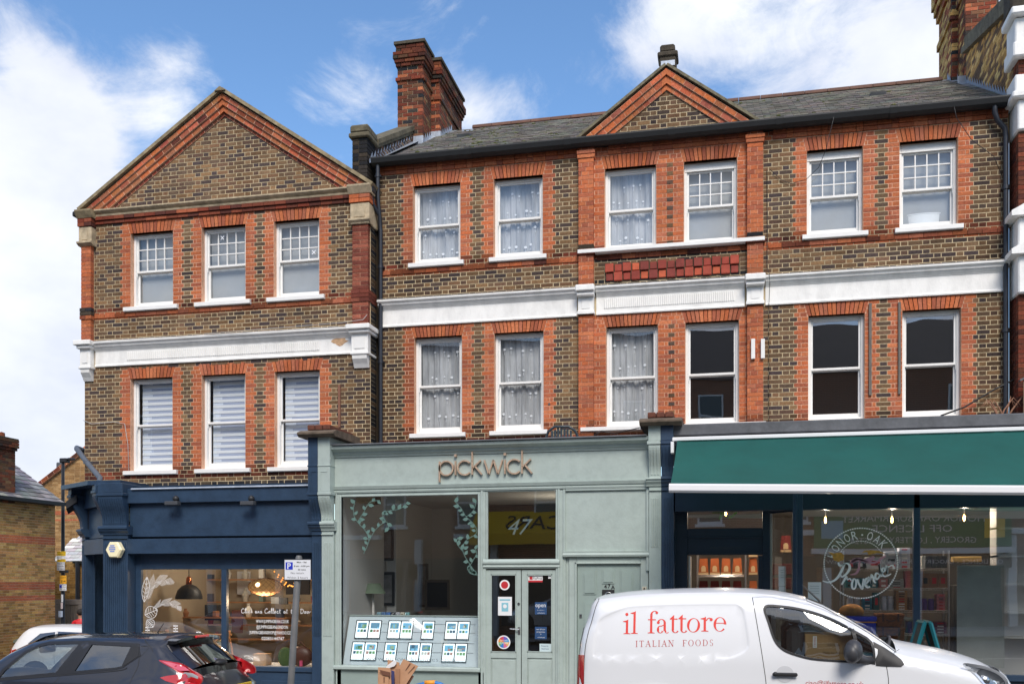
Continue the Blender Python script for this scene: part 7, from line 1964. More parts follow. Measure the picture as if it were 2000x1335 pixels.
silver = place_hatch('parked_car', 'silver hatchback on the far side of the street behind the camera', -20.0, -23.6, -.9, R(180), mat('silver_car_paint', (.45,.46,.47), .3, metal=.6, coat=.8), 1.0)
silver2 = place_hatch('parked_car', 'second silver hatchback across the street opposite the sage shop', -4.5, -23.2, 0.0, R(180), mat('silver_car_paint'), 1.0)
# ------------------------------------------------------------------ shop interiors
def room(nm, label, x0, x1, y0, y1, z0, z1, mw, mf, mc):
 t = thing(nm, label, 'room', ((x0 + x1) / 2, y1, z0)); w = .06
 for (n_, m, q) in (('back_wall', mw, (x0, x1, y1, y1 + w, z0, z1)), ('side_wall', mw, (x0 - w, x0, y0, y1, z0, z1)), ('side_wall', mw, (x1, x1 + w, y0, y1, z0, z1)), ('floor', mf, (x0 - w, x1 + w, y0, y1 + w, z0 - w, z0)), ('ceiling', mc, (x0 - w, x1 + w, y0, y1 + w, z1, z1 + w))):
  b = B(); b.box(*q); b.obj(n_, m, t)
 return t
def pt_light(parent_name, loc, e, col=(1, .62, .3), r=.05):
 l = bpy.data.objects.new(parent_name, bpy.data.lights.new(parent_name, 'POINT')); COL.objects.link(l); l.location = loc
 l.data.energy = e; l.data.color = col; l.data.shadow_soft_size = r; return l
M_CREAMW = mat('cream_plaster', A((196,180,156)), .9, var=.06, vscale=1.5)
M_WPL = mat('white_plaster', (.66,.66,.64), .9)
M_FLR = mat('timber_floor', A((110,82,56)), .6, var=.2, vscale=4, stretch=(.4, 5, 1))
M_BULB = mat('lit_filament', (1,.5,.15), .4, emit=(1,.34,.06), estr=1.5)
M_GLOW = mat('rattan_shade', A((206,150,84)), .8, emit=(1,.55,.2), estr=.16, var=.2, vscale=40)
M_OAK = mat('light_oak', A((188,134,86)), .6, var=.12, vscale=6)
M_SHELFW = mat('white_shelf', (.62,.62,.62), .6)
zi = -.3
room('shop_interior', 'cream walled interior of the navy clothes shop', -11.30, -7.08, -.80, 3.2, zi, 3.02, M_CREAMW, M_FLR, M_CREAMW)
# display shelf just inside the glass
b = B(); b.bbox(-11.2, -6.65, -.80, .2, fz0 - .12, fz0 - .02, .01); tag(b.obj('window_ledge', M_SHELFW, None), 'white display ledge inside the navy shop window', 'ledge')
XY = lambda px, Y: GX(px, Y)
# black dome pendant
lx, lz = XY(369, .9), GZ(369, 1169, .9)
t = thing('pendant_lamp', 'black dome pendant lamp with copper neck in the navy shop', 'lamp', (lx, .9, lz))
b = B(); b.lathe([(.27, 0), (.265, .06), (.23, .17), (.15, .26), (.06, .30)], lx, .9, 28, M=Matrix.Translation((0, 0, lz)), cap=False); b.obj('lamp_shade', M_BLK, t, smooth=True)
b = B(); b.lathe([(.06, lz + .29), (.055, lz + .42), (.03, lz + .46)], lx, .9, 16); b.obj('neck', mat('copper', A((200,120,80)), .3, metal=1), t, smooth=True)
b = B(); b.tube([(lx, .9, lz + .45), (lx, .9, 3.0)], .008, 6); b.obj('flex', M_BLK, t)
# rattan lamp
lx, lz = XY(518, .0), GZ(518, 1145, .0)
t = thing('rattan_lamp', 'glowing woven rattan pendant lamp in the navy shop window', 'lamp', (lx, .0, lz - .17))
b = B(); b.ball((lx, 0, lz), .30, 24, sz=(1.06, 1.06, .52)); o = b.obj('lamp_shade', M_GLOW, t, smooth=True)
b = B()
for k in range(18):
 for sg_ in (-1, 1):
  p = [(lx + .325 * math.cos(a) * math.cos(k * math.pi / 9 + sg_ * (a + 1.5) * .5), .325 * math.cos(a) * math.sin(k * math.pi / 9 + sg_ * (a + 1.5) * .5), lz + .165 * math.sin(a)) for a in [-1.45 + j * .29 for j in range(11)]]
  b.tube(p, .004, 4)
o = b.obj('weave', mat('cane', A((170,118,66)), .7), t); o['kind'] = 'stuff'
b = B(); b.ball((lx, -.30, lz + .04), .045, 10); b.obj('bright_bulb', mat('bulb_glow', (1, .8, .5), .5, emit=(1, .75, .4), estr=3), t, smooth=True)
b = B(); b.tube([(lx, 0, lz + .15), (lx, 0, 3.0)], .006, 6); b.obj('flex', M_BLK, t)
pt_light('rattan_bulb', (lx, -.05, lz - .28), 22, (1, .72, .45)); pt_light('shop_bulb', (-9.6, 1.2, 2.5), 34, (1, .86, .70), .2)
# fairy lights
t = thing('fairy_lights', 'string of warm fairy lights hanging in the navy shop window', 'lights', (XY(550, .3), .3, 2.9)); b = B(); wv = B()
for s_ in range(3):
 P_ = [(XY(536 + s_ * 6 + k * 6.5, .3), .3 + s_ * .05, GZ(540, 1112 + 32 * math.sin(math.pi * (k + .3 + s_ * .6) / 9) , .3)) for k in range(10)]
 wv.tube(P_, .003, 4)
 for p in P_:
  bb = B(); bb.ball(p, .016, 6); bb.obj('bulb', M_BULB, t)
wv.obj('wire', M_BLK, t)
# clothes rail with hangers and garments
t = thing('clothes_rail', 'oak A frame clothes rail with garments behind the navy shop glass', 'rail', (XY(400, -.1), -.1, fz0))
Yr = -.1; rx0, rx1 = XY(322, Yr), XY(452, Yr); rz = GZ(390, 1238, Yr)
b = B(); b.tube([(rx0, Yr, rz), (rx1, Yr, rz)], .018, 8); b.obj('hanging_bar', M_OAK, t)
for x in (rx0 + .05, rx1 - .05):
 for s_ in (-1, 1): b = B(); b.tube([(x, Yr - s_ * .03, rz + .08), (x, Yr + s_ * .32, fz0 - .4)], .02, 8); b.obj('leg', M_OAK, t)
rnd = random.Random(3)
for k in range(13):
 x = rx0 + .14 + k * (rx1 - rx0 - .3) / 12; c = rnd.choice([(70,70,64),(130,110,90),(40,40,46),(168,156,140),(96,104,84),(60,50,44),(180,170,160)])
 g = thing('garment', ['grey','tan','black','cream','olive','brown','pale'][k % 7] + ' garment on a hanger, place %s along the oak rail' % ('one two three four five six seven eight nine ten eleven twelve thirteen'.split()[k]), 'clothing', (x, Yr, rz - .1), 'garments on the oak rail'); g['label'] = '%s garment on a hanger, %s from the left on the oak rail' % ({200: 'grey'}.get(c[0], {70:'charcoal',130:'tan',40:'black',168:'cream',96:'olive',60:'brown',180:'pale'}[c[0]]), 'first second third fourth fifth sixth seventh eighth ninth tenth eleventh twelfth thirteenth'.split()[k])
 b = B(); b.tube([(x, Yr, rz + .01), (x + .01, Yr, rz - .05), (x + .01, Yr - .2, rz - .12)], .006, 5); b.tube([(x + .01, Yr, rz - .05), (x + .01, Yr + .2, rz - .12)], .006, 5); b.obj('hanger', M_OAK, g)
 b = B(); h = rnd.uniform(.5, .75); b.prof([(Yr - .22, rz - .12), (Yr, rz - .06), (Yr + .22, rz - .12), (Yr + .25, rz - .3), (Yr + .24, rz - h), (Yr - .24, rz - h), (Yr - .25, rz - .3)], x - .012, x + .03); b.obj('cloth', mat('cloth_%d_%d_%d' % c, A(c), .9, var=.2, vscale=9), g)
def prop(nm, label, cat, fn, m, grp=None, smooth=False):
 b = B(); fn(b); return tag(b.obj(nm, m, None, smooth=smooth), label, cat, grp)
Yq = -.55
prop('gift_box', 'brown card box with a white bird beside it on the navy shop ledge', 'box', lambda b: b.bbox(XY(494, Yq), XY(520, Yq), Yq, Yq + .22, fz0 - .02, fz0 + .20, .006), M_CARD)
prop('handbag', 'dark brown leather handbag at the right end of the navy shop window', 'bag', lambda b: (b.ball((XY(588, Yq), Yq, fz0 + .17), .2, 16, sz=(1.15, .5, .95)), b.tube([(XY(575, Yq), Yq, fz0 + .3), (XY(588, Yq), Yq, fz0 + .44), (XY(600, Yq), Yq, fz0 + .3)], .012, 6)), mat('brown_leather', A((92,54,40)), .45), smooth=True)
prop('cushion', 'green cushion on the navy shop window ledge', 'cushion', lambda b: b.ball((XY(553, Yq), Yq + .1, fz0 + .14), .17, 16, sz=(.9, .45, 1.1)), mat('green_cloth', A((74,96,52)), .9), smooth=True)
prop('pink_candle', 'small pink and yellow candle near the brown handbag', 'candle', lambda b: b.lathe([(.03, fz0), (.03, fz0 + .1), (.02, fz0 + .1)], XY(589, Yq - .1), Yq - .12, 12), mat('pink_wax', A((226,90,130)), .6))
for k, (l, r, t_, bt, c, Yy) in enumerate([(350, 372, 1178, 1215, (200,96,54), 2.0), (300, 318, 1130, 1200, (236,236,240), 3.1), (380, 402, 1150, 1182, (230,226,216), 3.1), (324, 344, 1150, 1170, (210,150,110), 3.1), (465, 490, 1115, 1160, (230,232,236), 3.1), (531, 547, 1165, 1178, (214,216,216), 2.4), (548, 563, 1166, 1179, (120,120,120), 2.4), (402, 432, 1180, 1210, (60,64,70), 1.8), (455, 475, 1190, 1235, (120,70,50), 2.2), (560, 606, 1130, 1160, (46,40,40), 1.5), (505, 540, 1200, 1240, (86,70,54), 2.6)]):
 b = B(); b.bbox(XY(l, Yy), XY(r, Yy), Yy - .05, Yy, GZ(l, bt, Yy), GZ(l, t_, Yy), .004)
 tag(b.obj('wall_display', mat('disp_%d_%d_%d' % c, A(c), .8, var=.1), None), ['orange poster low on the left of the navy shop', 'tall white board by the left wall of the navy shop', 'cream card above the black dome lamp level', 'small peach card left of the dome lamp', 'pale panel at the top behind the mullion', 'grey photograph card behind the rattan lamp', 'darker photograph card right of its pale twin', 'dark frame behind the clothes rail', 'tall brown panel right of the mullion', 'dark banner behind the parking sign', 'dim brown shelf block behind the glass lettering'][k], 'display')
CNT = {}
for Yy, pxs, zz_ in ((2.6, range(300, 610, 34), (1.0, 1.5, 2.0)), (1.6, range(352, 600, 62), (.75, 1.2))):
 for z in zz_:
  b = B(); b.box(XY(pxs[0] - 6, Yy), XY(pxs[-1] + 22, Yy), Yy, Yy + .3, z - .03, z); tag(b.obj('shelf_board', M_OAK, None), {1.0: 'lowest of three oak boards at the back of the navy shop', 1.5: 'middle of three oak boards at the back of the navy shop', 2.0: 'top of three oak boards at the back of the navy shop', .75: 'lower oak board nearer the glass of the navy shop', 1.2: 'upper oak board nearer the glass of the navy shop'}[z], 'shelf')
  for px in pxs:
   if rnd.random() < .25: continue
   w = rnd.uniform(6, 13); h = rnd.uniform(.1, .32); c = rnd.choice([(200,196,186),(90,70,56),(60,62,66),(176,120,80),(130,150,140),(226,222,214),(150,60,50),(196,170,110)])
   b = B(); b.bbox(XY(px, Yy), XY(px + w, Yy), Yy + .02, Yy + .16, z, z + h, .008) if rnd.random() < .6 else b.lathe([(.05, z), (.08, z + h * .5), (.03, z + h * .8), (.04, z + h)], XY(px + 5, Yy), Yy + .1, 12)
   kk_ = (c[0], z, 0 if px < 434 else (1 if px < 500 else 2)); CNT[kk_] = CNT.get(kk_, 0) + 1
   tag(b.obj('shelf_item', mat('disp_%d_%d_%d' % c, A(c), .8, var=.1), None), '%s item on %s oak shelf %s' % ({200: 'pale', 90: 'brown', 60: 'charcoal', 176: 'terracotta', 130: 'green grey', 226: 'white', 150: 'dark red', 196: 'tan'}[c[0]], {1.0: 'low back', 1.5: 'middle back', 2.0: 'top back', .75: 'low front', 1.2: 'upper front'}[z], ('left of the mullion' if px < 434 else ('just right of the mullion' if px < 500 else 'at the right end')) + ('' if CNT[kk_] == 1 else ', %s from the left' % ('first second third fourth fifth'.split()[CNT[kk_] - 1]))), 'homeware', 'homeware on the oak shelves')
# white lettering and leaf drawings on the navy shop glass
gN = plane_frame(YG); gl1 = thing('window_lettering', 'white hand lettering on the right pane of the navy shop', 'lettering', (XY(535, YG), YG - .01, 1.2))
def gtx(s, l, r, y, h, shear=0, nm='text_line', bold=0): b = B(); text(b, s, gN, XY((l + r) / 2, YG), GZ((l + r) / 2, y, YG), w=XY(r, YG) - XY(l, YG), h=h, off=.004, shear=shear, bold=bold); b.obj(nm, M_WVINYL, gl1)
gtx('WWW.JUMPINGBEAN.CO.UK', 500, 564, 1215.5, .058); gtx('@JUMPINGBEANLONDON', 501, 562, 1226.5, .058); gtx('JUMPINGBEANSHOP@YAHOO.CO.UK', 487, 577, 1237.5, .058); gtx('02083144747', 511, 555, 1249, .058)
SC = {'C': [[(.8,.85),(.5,1.05),(.1,.6),(.2,.05),(.6,0),(.85,.2)]], 'l': [[(0,.05),(.25,.6),(.3,1.1),(.15,1.0),(.12,.2),(.3,.0),(.45,.15)]], 'i': [[(0,.1),(.15,.5),(.12,.1),(.3,.05)]], 'c': [[(.42,.45),(.2,.5),(.05,.2),(.25,0),(.5,.12)]], 'k': [[(.1,0),(.18,1.05)],[(.4,.5),(.15,.3),(.3,.2),(.5,0)]], 'a': [[(.42,.42),(.15,.48),(.03,.15),(.22,0),(.42,.4),(.4,.1),(.55,.05)]], 'n': [[(0,0),(.08,.48),(.08,.1),(.3,.48),(.34,.05),(.5,.08)]], 'd': [[(.42,.4),(.15,.48),(.03,.15),(.22,0),(.42,.4),(.5,1.1),(.42,.1),(.6,.08)]], 'o': [[(.3,.48),(.05,.3),(.15,0),(.4,.15),(.3,.48),(.55,.4)]], 'e': [[(.03,.2),(.35,.3),(.3,.5),(.08,.35),(.1,.03),(.45,.1)]], 't': [[(.2,.95),(.12,.1),(.35,.05)],[(0,.6),(.4,.66)]], 'h': [[(0,0),(.15,1.1),(.05,.1),(.28,.45),(.32,.05),(.5,.1)]], 'D': [[(.1,0),(.2,1.0)],[(0,.95),(.5,1.0),(.8,.5),(.5,.05),(.05,0)]], 'r': [[(0,0),(.1,.45),(.12,.3),(.4,.48)]]}
def script(b, s, x, z, h, fr_, w=.008, adv=.62):
 for ch in s:
  if ch == ' ': x += h * .5; continue
  for st_ in SC.get(ch, []): b.ribbon([(x + p[0] * h, z + p[1] * h) for p in st_], w, fr_, off=.004)
  x += h * (adv if ch not in 'CDil' else (.95 if ch in 'CD' else .42))
 return x
b = B(); s0 = 'Click and Collect at the Door'; h = .135; x1_ = script(B(), s0, 0, 0, h, gN); h *= (XY(609, YG) - XY(471, YG)) / x1_; script(b, s0, XY(471, YG), GZ(471, 1196, YG), h, gN); b.obj('script_line', M_WVINYL, gl1)
lf = thing('leaf_drawing', 'white line drawn feathers and leaves on the left pane of the navy shop', 'drawing', (XY(300, YG), YG - .01, 1.3))
pN = lambda x, y: (XY(120 + x / 3.217, YG), GZ(120 + x / 3.217, 920 + y / 3.217, YG))
def leafshape(b, cx, cy, L_, wd, a, n=6, w=.008):
 ca, sa = math.cos(a), math.sin(a); q = lambda u, v: pN(cx + u * ca - v * sa, cy + u * sa + v * ca)
 b.ribbon([q(L_ * t, wd * math.sin(math.pi * t) ** .8) for t in [k / 8 for k in range(9)]], w, gN, off=.004, n=2); b.ribbon([q(L_ * t, -wd * math.sin(math.pi * t) ** .8) for t in [k / 8 for k in range(9)]], w, gN, off=.004, n=2); b.ribbon([q(0, 0), q(L_, 0)], w, gN, off=.004)
 for k in range(1, n):
  t = k / n; s_ = wd * math.sin(math.pi * min(1, t + .1)) * .8; b.ribbon([q(L_ * t, 0), q(L_ * (t + .1), s_)], w * .8, gN, off=.004); b.ribbon([q(L_ * t, 0), q(L_ * (t + .1), -s_)], w * .8, gN, off=.004)
for a_ in [(525, 900, 85, 38, -.4), (540, 930, 60, 28, .9), (520, 820, 160, 22, -1.45)]: b = B(); leafshape(b, *a_); b.obj('leaf', M_WVINYL, lf)
def plume(b, pts, L_, dens=34):
 for k in range(dens):
  t = k / dens; i = min(len(pts) - 2, int(t * (len(pts) - 1))); f = t * (len(pts) - 1) - i; x = pts[i][0] * (1 - f) + pts[i + 1][0] * f; y = pts[i][1] * (1 - f) + pts[i + 1][1] * f
  dx, dy = pts[i + 1][0] - pts[i][0], pts[i + 1][1] - pts[i][1]; l = math.hypot(dx, dy); dx /= l; dy /= l; ll = L_ * math.sin(math.pi * (t * .85 + .12))
  for s_ in (-1, 1): b.ribbon([pN(x, y), pN(x + (dx * .9 - s_ * dy * .8) * ll, y + (dy * .9 + s_ * dx * .8) * ll)], .004, gN, off=.004)
b = B(); plume(b, [(545, 800), (555, 740), (590, 690), (650, 680), (710, 700)], 44); b.obj('plume', M_WVINYL, lf)
b = B(); plume(b, [(580, 860), (620, 830), (680, 820), (730, 840), (752, 875)], 30); b.obj('plume', M_WVINYL, lf)
for cx, cy in ((542, 1010), (718, 1000), (862, 1040)):
 b = B(); b.ribbon([pN(cx, cy + 30), pN(cx, cy - 38)], .008, gN, off=.004)
 for k in range(4):
  for s_ in (-1, 1): q = pN(cx + s_ * 9, cy + 20 - k * 17); b.add([gN(q[0] + .02 * math.cos(j * .785), q[1] + .012 * math.sin(j * .785), .004) for j in range(8)], [tuple(range(8))])
 b.obj('sprig', M_WVINYL, lf)
# ---- sage shop
room('shop_interior', 'grey interior of the sage green letting office', -6.64, -1.0, -1.06, 4.4, -.1, 3.62, M_WPL, mat('grey_carpet', (.10,.10,.10), .95), M_WPL)
b = B(); b.box(-5.3, -1.0, 3.6, 3.66, -.1, 3.6); tag(b.obj('dark_partition', mat('dark_paint_wall', A((70,66,62)), .85), None), 'dark painted back wall of the sage office', 'wall')
BM = lambda t: -1.03 + .33 * t
zb0, zb1 = GZ(800, 1300, BM(0)), GZ(800, 1203.5, BM(1)); angb = math.atan2(BM(1) - BM(0), zb1 - zb0)
board = thing('display_board', 'sloping pale display board of property cards in the sage shop window', 'display', (XY(800, -1), -1.0, zb0))
bx0, bx1 = XY(668, BM(0)) + .01, XY(934, BM(0)) - .01
MBD = Matrix.Translation((0, BM(0), zb0)) @ Matrix.Rotation(-angb, 4, 'X'); HB = math.hypot(BM(1) - BM(0), zb1 - zb0)
b = B(); b.bbox(bx0, bx1, 0, .02, 0, HB, .004, M=MBD); b.obj('board', mat('pale_blue_board', A((222,236,242), 1), .7), board)
b = B(); b.bbox(bx0, bx1, -.02, .03, HB, HB + .025, .004, M=MBD); b.obj('top_rail', M_SAGE, board)
for v in (.28, .47, .68, .85): b = B(); b.tube([(bx0 + .2, -.006, HB * v), (bx1 - .1, -.006, HB * v)], .003, 4, M=MBD); b.obj('cable', mat('steel_cable', (.4,.42,.44), .4, metal=.8), board)
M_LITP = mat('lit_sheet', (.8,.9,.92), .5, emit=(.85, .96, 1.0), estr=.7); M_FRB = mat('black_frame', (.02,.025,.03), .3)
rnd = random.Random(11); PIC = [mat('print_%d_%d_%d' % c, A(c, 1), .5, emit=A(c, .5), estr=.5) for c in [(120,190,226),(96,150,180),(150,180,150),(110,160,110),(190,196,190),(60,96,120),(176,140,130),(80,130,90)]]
cards = [(692, 748, 0, 2), (755, 810.5, 0, 2), (821, 852, 0, 1), (866.5, 921, 0, 2), (684, 740, 1, 2), (748, 779, 1, 1), (793, 847, 1, 2), (861, 916, 1, 2)]
labs = ['top left double property card in the sage window', 'second double card of the top row in the sage window', 'single narrow card of the top row in the sage window', 'top right double property card in the sage window', 'bottom left double property card in the sage window', 'single narrow card of the bottom row in the sage window', 'third card of the bottom row behind the cardboard bundle', 'bottom right double card of brick houses in the sage window']
for (l, r, row, nn_), lb in zip(cards, labs):
 y0_, y1_ = ((1212, 1248.5), (1254.5, 1291.5))[row]; t0, t1 = (1300 - y1_) / 96.5, (1300 - y0_) / 96.5; v0, v1 = HB * t0, HB * t1; Yc = BM((t0 + t1) / 2)
 x0_, x1_ = XY(l + 3, Yc), XY(r - 3, Yc); ct = thing('property_card', lb, 'picture', (x0_, Yc, zb0 + v0), 'lit property cards in the sage window')
 b = B(); e = .014; b.bbox(x0_, x1_, -.035, -.012, v0, v0 + e, .003, M=MBD); b.bbox(x0_, x1_, -.035, -.012, v1 - e, v1, .003, M=MBD); b.bbox(x0_, x0_ + e, -.035, -.012, v0 + e, v1 - e, .003, M=MBD); b.bbox(x1_ - e, x1_, -.035, -.012, v0 + e, v1 - e, .003, M=MBD)
 if nn_ == 2: b.bbox((x0_ + x1_) / 2 - .006, (x0_ + x1_) / 2 + .006, -.034, -.012, v0 + e, v1 - e, .002, M=MBD)
 b.obj('frame', M_FRB, ct)
 for k in range(nn_):
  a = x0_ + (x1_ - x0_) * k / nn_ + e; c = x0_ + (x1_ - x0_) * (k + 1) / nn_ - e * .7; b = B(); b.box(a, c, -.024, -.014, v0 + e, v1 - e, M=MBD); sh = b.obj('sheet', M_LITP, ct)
  W_, H_ = c - a, v1 - v0 - 2 * e; b = B(); m_ = rnd.choice(PIC[:2])
  b.box(a + W_ * .12, c - W_ * .12, -.0255, -.0245, v0 + e + H_ * .56, v0 + e + H_ * .90, M=MBD); ph = b.obj('photograph', m_, sh)
  for q in range(5): b = B(); u = a + W_ * (.14 + .72 * rnd.random() * .8); w_ = W_ * rnd.uniform(.1, .3); zz_ = v0 + e + H_ * rnd.uniform(.56, .7); b.box(u, min(u + w_, c - W_ * .12), -.0268 - q * .0003, -.0262 - q * .0003, zz_, zz_ + H_ * rnd.uniform(.06, .2), M=MBD); b.obj('print', rnd.choice(PIC), ct)
  for q in range(3): b = B(); u = a + W_ * (.12 + .27 * q); b.box(u, u + W_ * .22, -.0262, -.0252, v0 + e + H_ * .34, v0 + e + H_ * .5, M=MBD); b.obj('thumbnail', rnd.choice(PIC), ct)
gS = plane_frame(YS); b = B(); text(b, 'www.pickwickestates.com', gS, XY(801, YS), GZ(801, 1290, YS), w=XY(888, YS) - XY(714, YS), h=.075, off=.004, bold=-.012); tag(b.obj('window_lettering', mat('grey_vinyl', A((120,136,146)), .7), None), 'grey web address along the bottom of the sage shop window', 'lettering')
for i, ch in enumerate('WELCOME'):
 x = XY(741 + i * 9.2, -.62); z = GZ(770, 1203, -.62); c = [(150,190,200),(90,130,180),(70,120,190),(24,24,26),(200,200,204),(232,226,204),(130,190,190)][i]
 b = B(); b.bbox(x - .035, x + .035, -.66, -.58, z, z + .075, .004); o = b.obj('letter_block', mat('block_%d_%d_%d' % c, A(c), .6), None); tag(o, 'toy block with the letter %s in the sage shop window' % ch, 'block', 'letter blocks in the sage window')
 b = B(); text(b, ch, plane_frame(-.66), x, z + .016, h=.042, off=.002); b.obj('letter', M_BLK if i != 3 else M_PAPER, o)
o['label'] = 'toy block with the last letter E, right end of the row';
# vine stickers
def vine(nm, label, stems, leaves):
 t = thing(nm, label, 'sticker', (XY(590 + stems[0][0][0] / 2.495, YS), YS - .01, 2.2)); q = lambda x, y: (XY(590 + x / 2.495, YS), GZ(590 + x / 2.495, 800 + y / 2.495, YS))
 b = B()
 for s_ in stems: b.ribbon([q(*p) for p in s_], .010, gS, off=.004)
 b.obj('stem', M_SVINYL, t)
 rnd = random.Random(8)
 for s_ in stems:
  for i in range(len(s_) - 1):
   for f in (.25, .75):
    x = s_[i][0] * (1 - f) + s_[i + 1][0] * f; y = s_[i][1] * (1 - f) + s_[i + 1][1] * f; a = math.atan2(s_[i + 1][1] - s_[i][1], s_[i + 1][0] - s_[i][0]) + rnd.choice((-1, 1)) * rnd.uniform(.7, 1.2); L_ = rnd.uniform(22, 30); ca, sa = math.cos(a), math.sin(a)
    b = B(); P_ = [(0, 0), (.3, .3), (.6, .3), (1.05, 0), (.6, -.3), (.3, -.3)]; b.add([gS(*q(x + (u * ca - v * sa) * L_, y + (u * sa + v * ca) * L_), .005) for u, v in P_], [tuple(range(6))]); b.obj('leaf', M_SVINYL, t)
vine('vine_sticker', 'pale green vine sticker climbing the left side of the sage shop glass', [[(300, 700), (325, 640), (310, 590), (270, 545), (250, 500), (258, 440)], [(325, 640), (360, 580), (410, 545), (425, 580)], [(270, 545), (300, 500), (330, 450), (380, 440)], [(410, 545), (390, 500), (430, 490), (480, 480), (515, 445)]], 1)
vine('vine_sticker', 'pale green vine sticker down the right side of the sage shop glass', [[(858, 805), (820, 755), (785, 690), (795, 640), (850, 600), (840, 560), (800, 520), (775, 480), (740, 440)], [(785, 690), (755, 650), (760, 620)], [(820, 755), (850, 700), (840, 670)], [(800, 520), (835, 490), (850, 440)], [(858, 805), (820, 795), (805, 770)]], 1)
# lamp, frames
lx, lz = XY(729, .4), GZ(729, 1158, .4)
t = thing('table_lamp', 'table lamp with grey green shade in the sage shop', 'lamp', (lx, .4, .9))
b = B(); b.lathe([(.24, lz), (.13, lz + .19)], lx, .4, 24, cap=False); b.obj('lamp_shade', mat('green_shade', A((128,146,124)), .9), t, smooth=True)
b = B(); b.lathe([(.09, .95), (.09, .98), (.02, 1.02), (.02, 1.25), (.03, 1.3), (.015, lz + .05)], lx, .4, 14); b.obj('lamp_stand', M_WHITE, t, smooth=True)
b = B(); b.bbox(XY(690, .4), XY(770, .4), .2, .75, .85, .93, .01); tag(b.obj('side_table', M_SHELFW, None), 'white side table under the green shaded lamp', 'table')
for (l, r, t_, bt, Yy, lb) in ((745, 768, 1030, 1094, 1.2, 'upper black framed picture on the office wall'), (743, 770, 1116, 1182, 1.2, 'lower black framed picture beside the table lamp'), (800, 836, 1100, 1185, 3.4, 'dark mantel mirror deep in the sage office'), (830, 878, 1131, 1190, 3.0, 'pale square frame deep in the sage office')):
 x0_, x1_, z0_, z1_ = XY(l, Yy), XY(r, Yy), GZ(l, bt, Yy), GZ(l, t_, Yy); b = B(); b.bbox(x0_, x1_, Yy, Yy + .04, z0_, z1_, .006); pf = tag(b.obj('picture_frame', M_FRB if Yy < 2 else mat('grey_frame', A((120,110,100)), .7), None), lb, 'picture')
 b = B(); b.box(x0_ + .05, x1_ - .05, Yy - .004, Yy - .001, z0_ + .06, z1_ - .06); b.obj('print', mat('pale_print', A((150,150,150)), .8, var=.3, vscale=5) if Yy != 3.0 else M_BLK, pf)
b = B(); b.box(-6.6, XY(770, 1.2) + .02, 1.24, 1.3, -.1, 3.6); tag(b.obj('office_wall', M_WPL, None), 'white wall that carries the black picture frames', 'wall')
pt_light('office_lamp', (-3.2, 1.6, 2.9), 12, (1, .85, .65), .15)
# ---- food shop
room('shop_interior', 'grey walled interior of the food shop', -.78, 5.9, -.62, 3.4, 0, 3.25, mat('grey_plaster', A((128,122,116)), .9), M_FLR, mat('pale_ceiling', A((196,186,176)), .9))
for i, (px, py) in enumerate(((1417.5, 1001), (1612, 1015), (1742, 1015), (1883, 1011))):
 Yy = .6; x, z = XY(px, Yy), GZ(px, py, Yy); t = thing('pendant_bulb', ['bare filament bulb behind the 49 transom', 'bare filament bulb at the left of the food shop window', 'bare filament bulb above the script logo just left of the mullion', 'bare filament bulb furthest right in the food shop'][i], 'lamp', (x, Yy, z), 'bare filament bulbs')
 b = B(); b.lathe([(.006, z - .06), (.018, z - .04), (.02, z + .03), (.008, z + .07)], x, Yy, 10); b.obj('bulb', M_BULB, t, smooth=True); b = B(); b.tube([(x, Yy, z + .07), (x, Yy, 3.24)], .005, 5); b.obj('flex', M_BLK, t); pt_light('filament_bulb', (x, Yy - .08, z), 20, (1, .82, .64), .04)
M_WIRE = mat('chrome_wire', (.5,.5,.52), .3, metal=.9)
def rack(label, pl, pr, Yy, shelves, dep=.42):
 t = thing('wire_rack', label, 'shelving', (XY(pl, Yy), Yy, 0)); x0_, x1_ = XY(pl, Yy), XY(pr, Yy)
 for x in (x0_, x1_):
  for y in (Yy, Yy + dep): b = B(); b.tube([(x, y, .05), (x, y, GZ(pl, 1098, Yy) + .2)], .016, 8); b.obj('post', M_WIRE, t)
 zs = []
 for sy in shelves:
  z = GZ((pl + pr) / 2, sy, Yy); zs.append(z); b = B()
  for zz_ in (z, z - .03): b.tube([(x0_, Yy, zz_), (x1_, Yy, zz_)], .005, 5)
  n = 40
  b.tube([(x0_ + (x1_ - x0_) * k / n, Yy, z - (.03 if k % 2 else 0)) for k in range(n + 1)], .003, 4)
  b.box(x0_, x1_, Yy, Yy + dep, z - .006, z); b.obj('shelf', M_WIRE, t)
 return zs, x0_, x1_
zs, x0_, x1_ = rack('chrome wire rack of goods behind the script logo', 1647, 1853, .4, (1110, 1147.5, 1191, 1236))
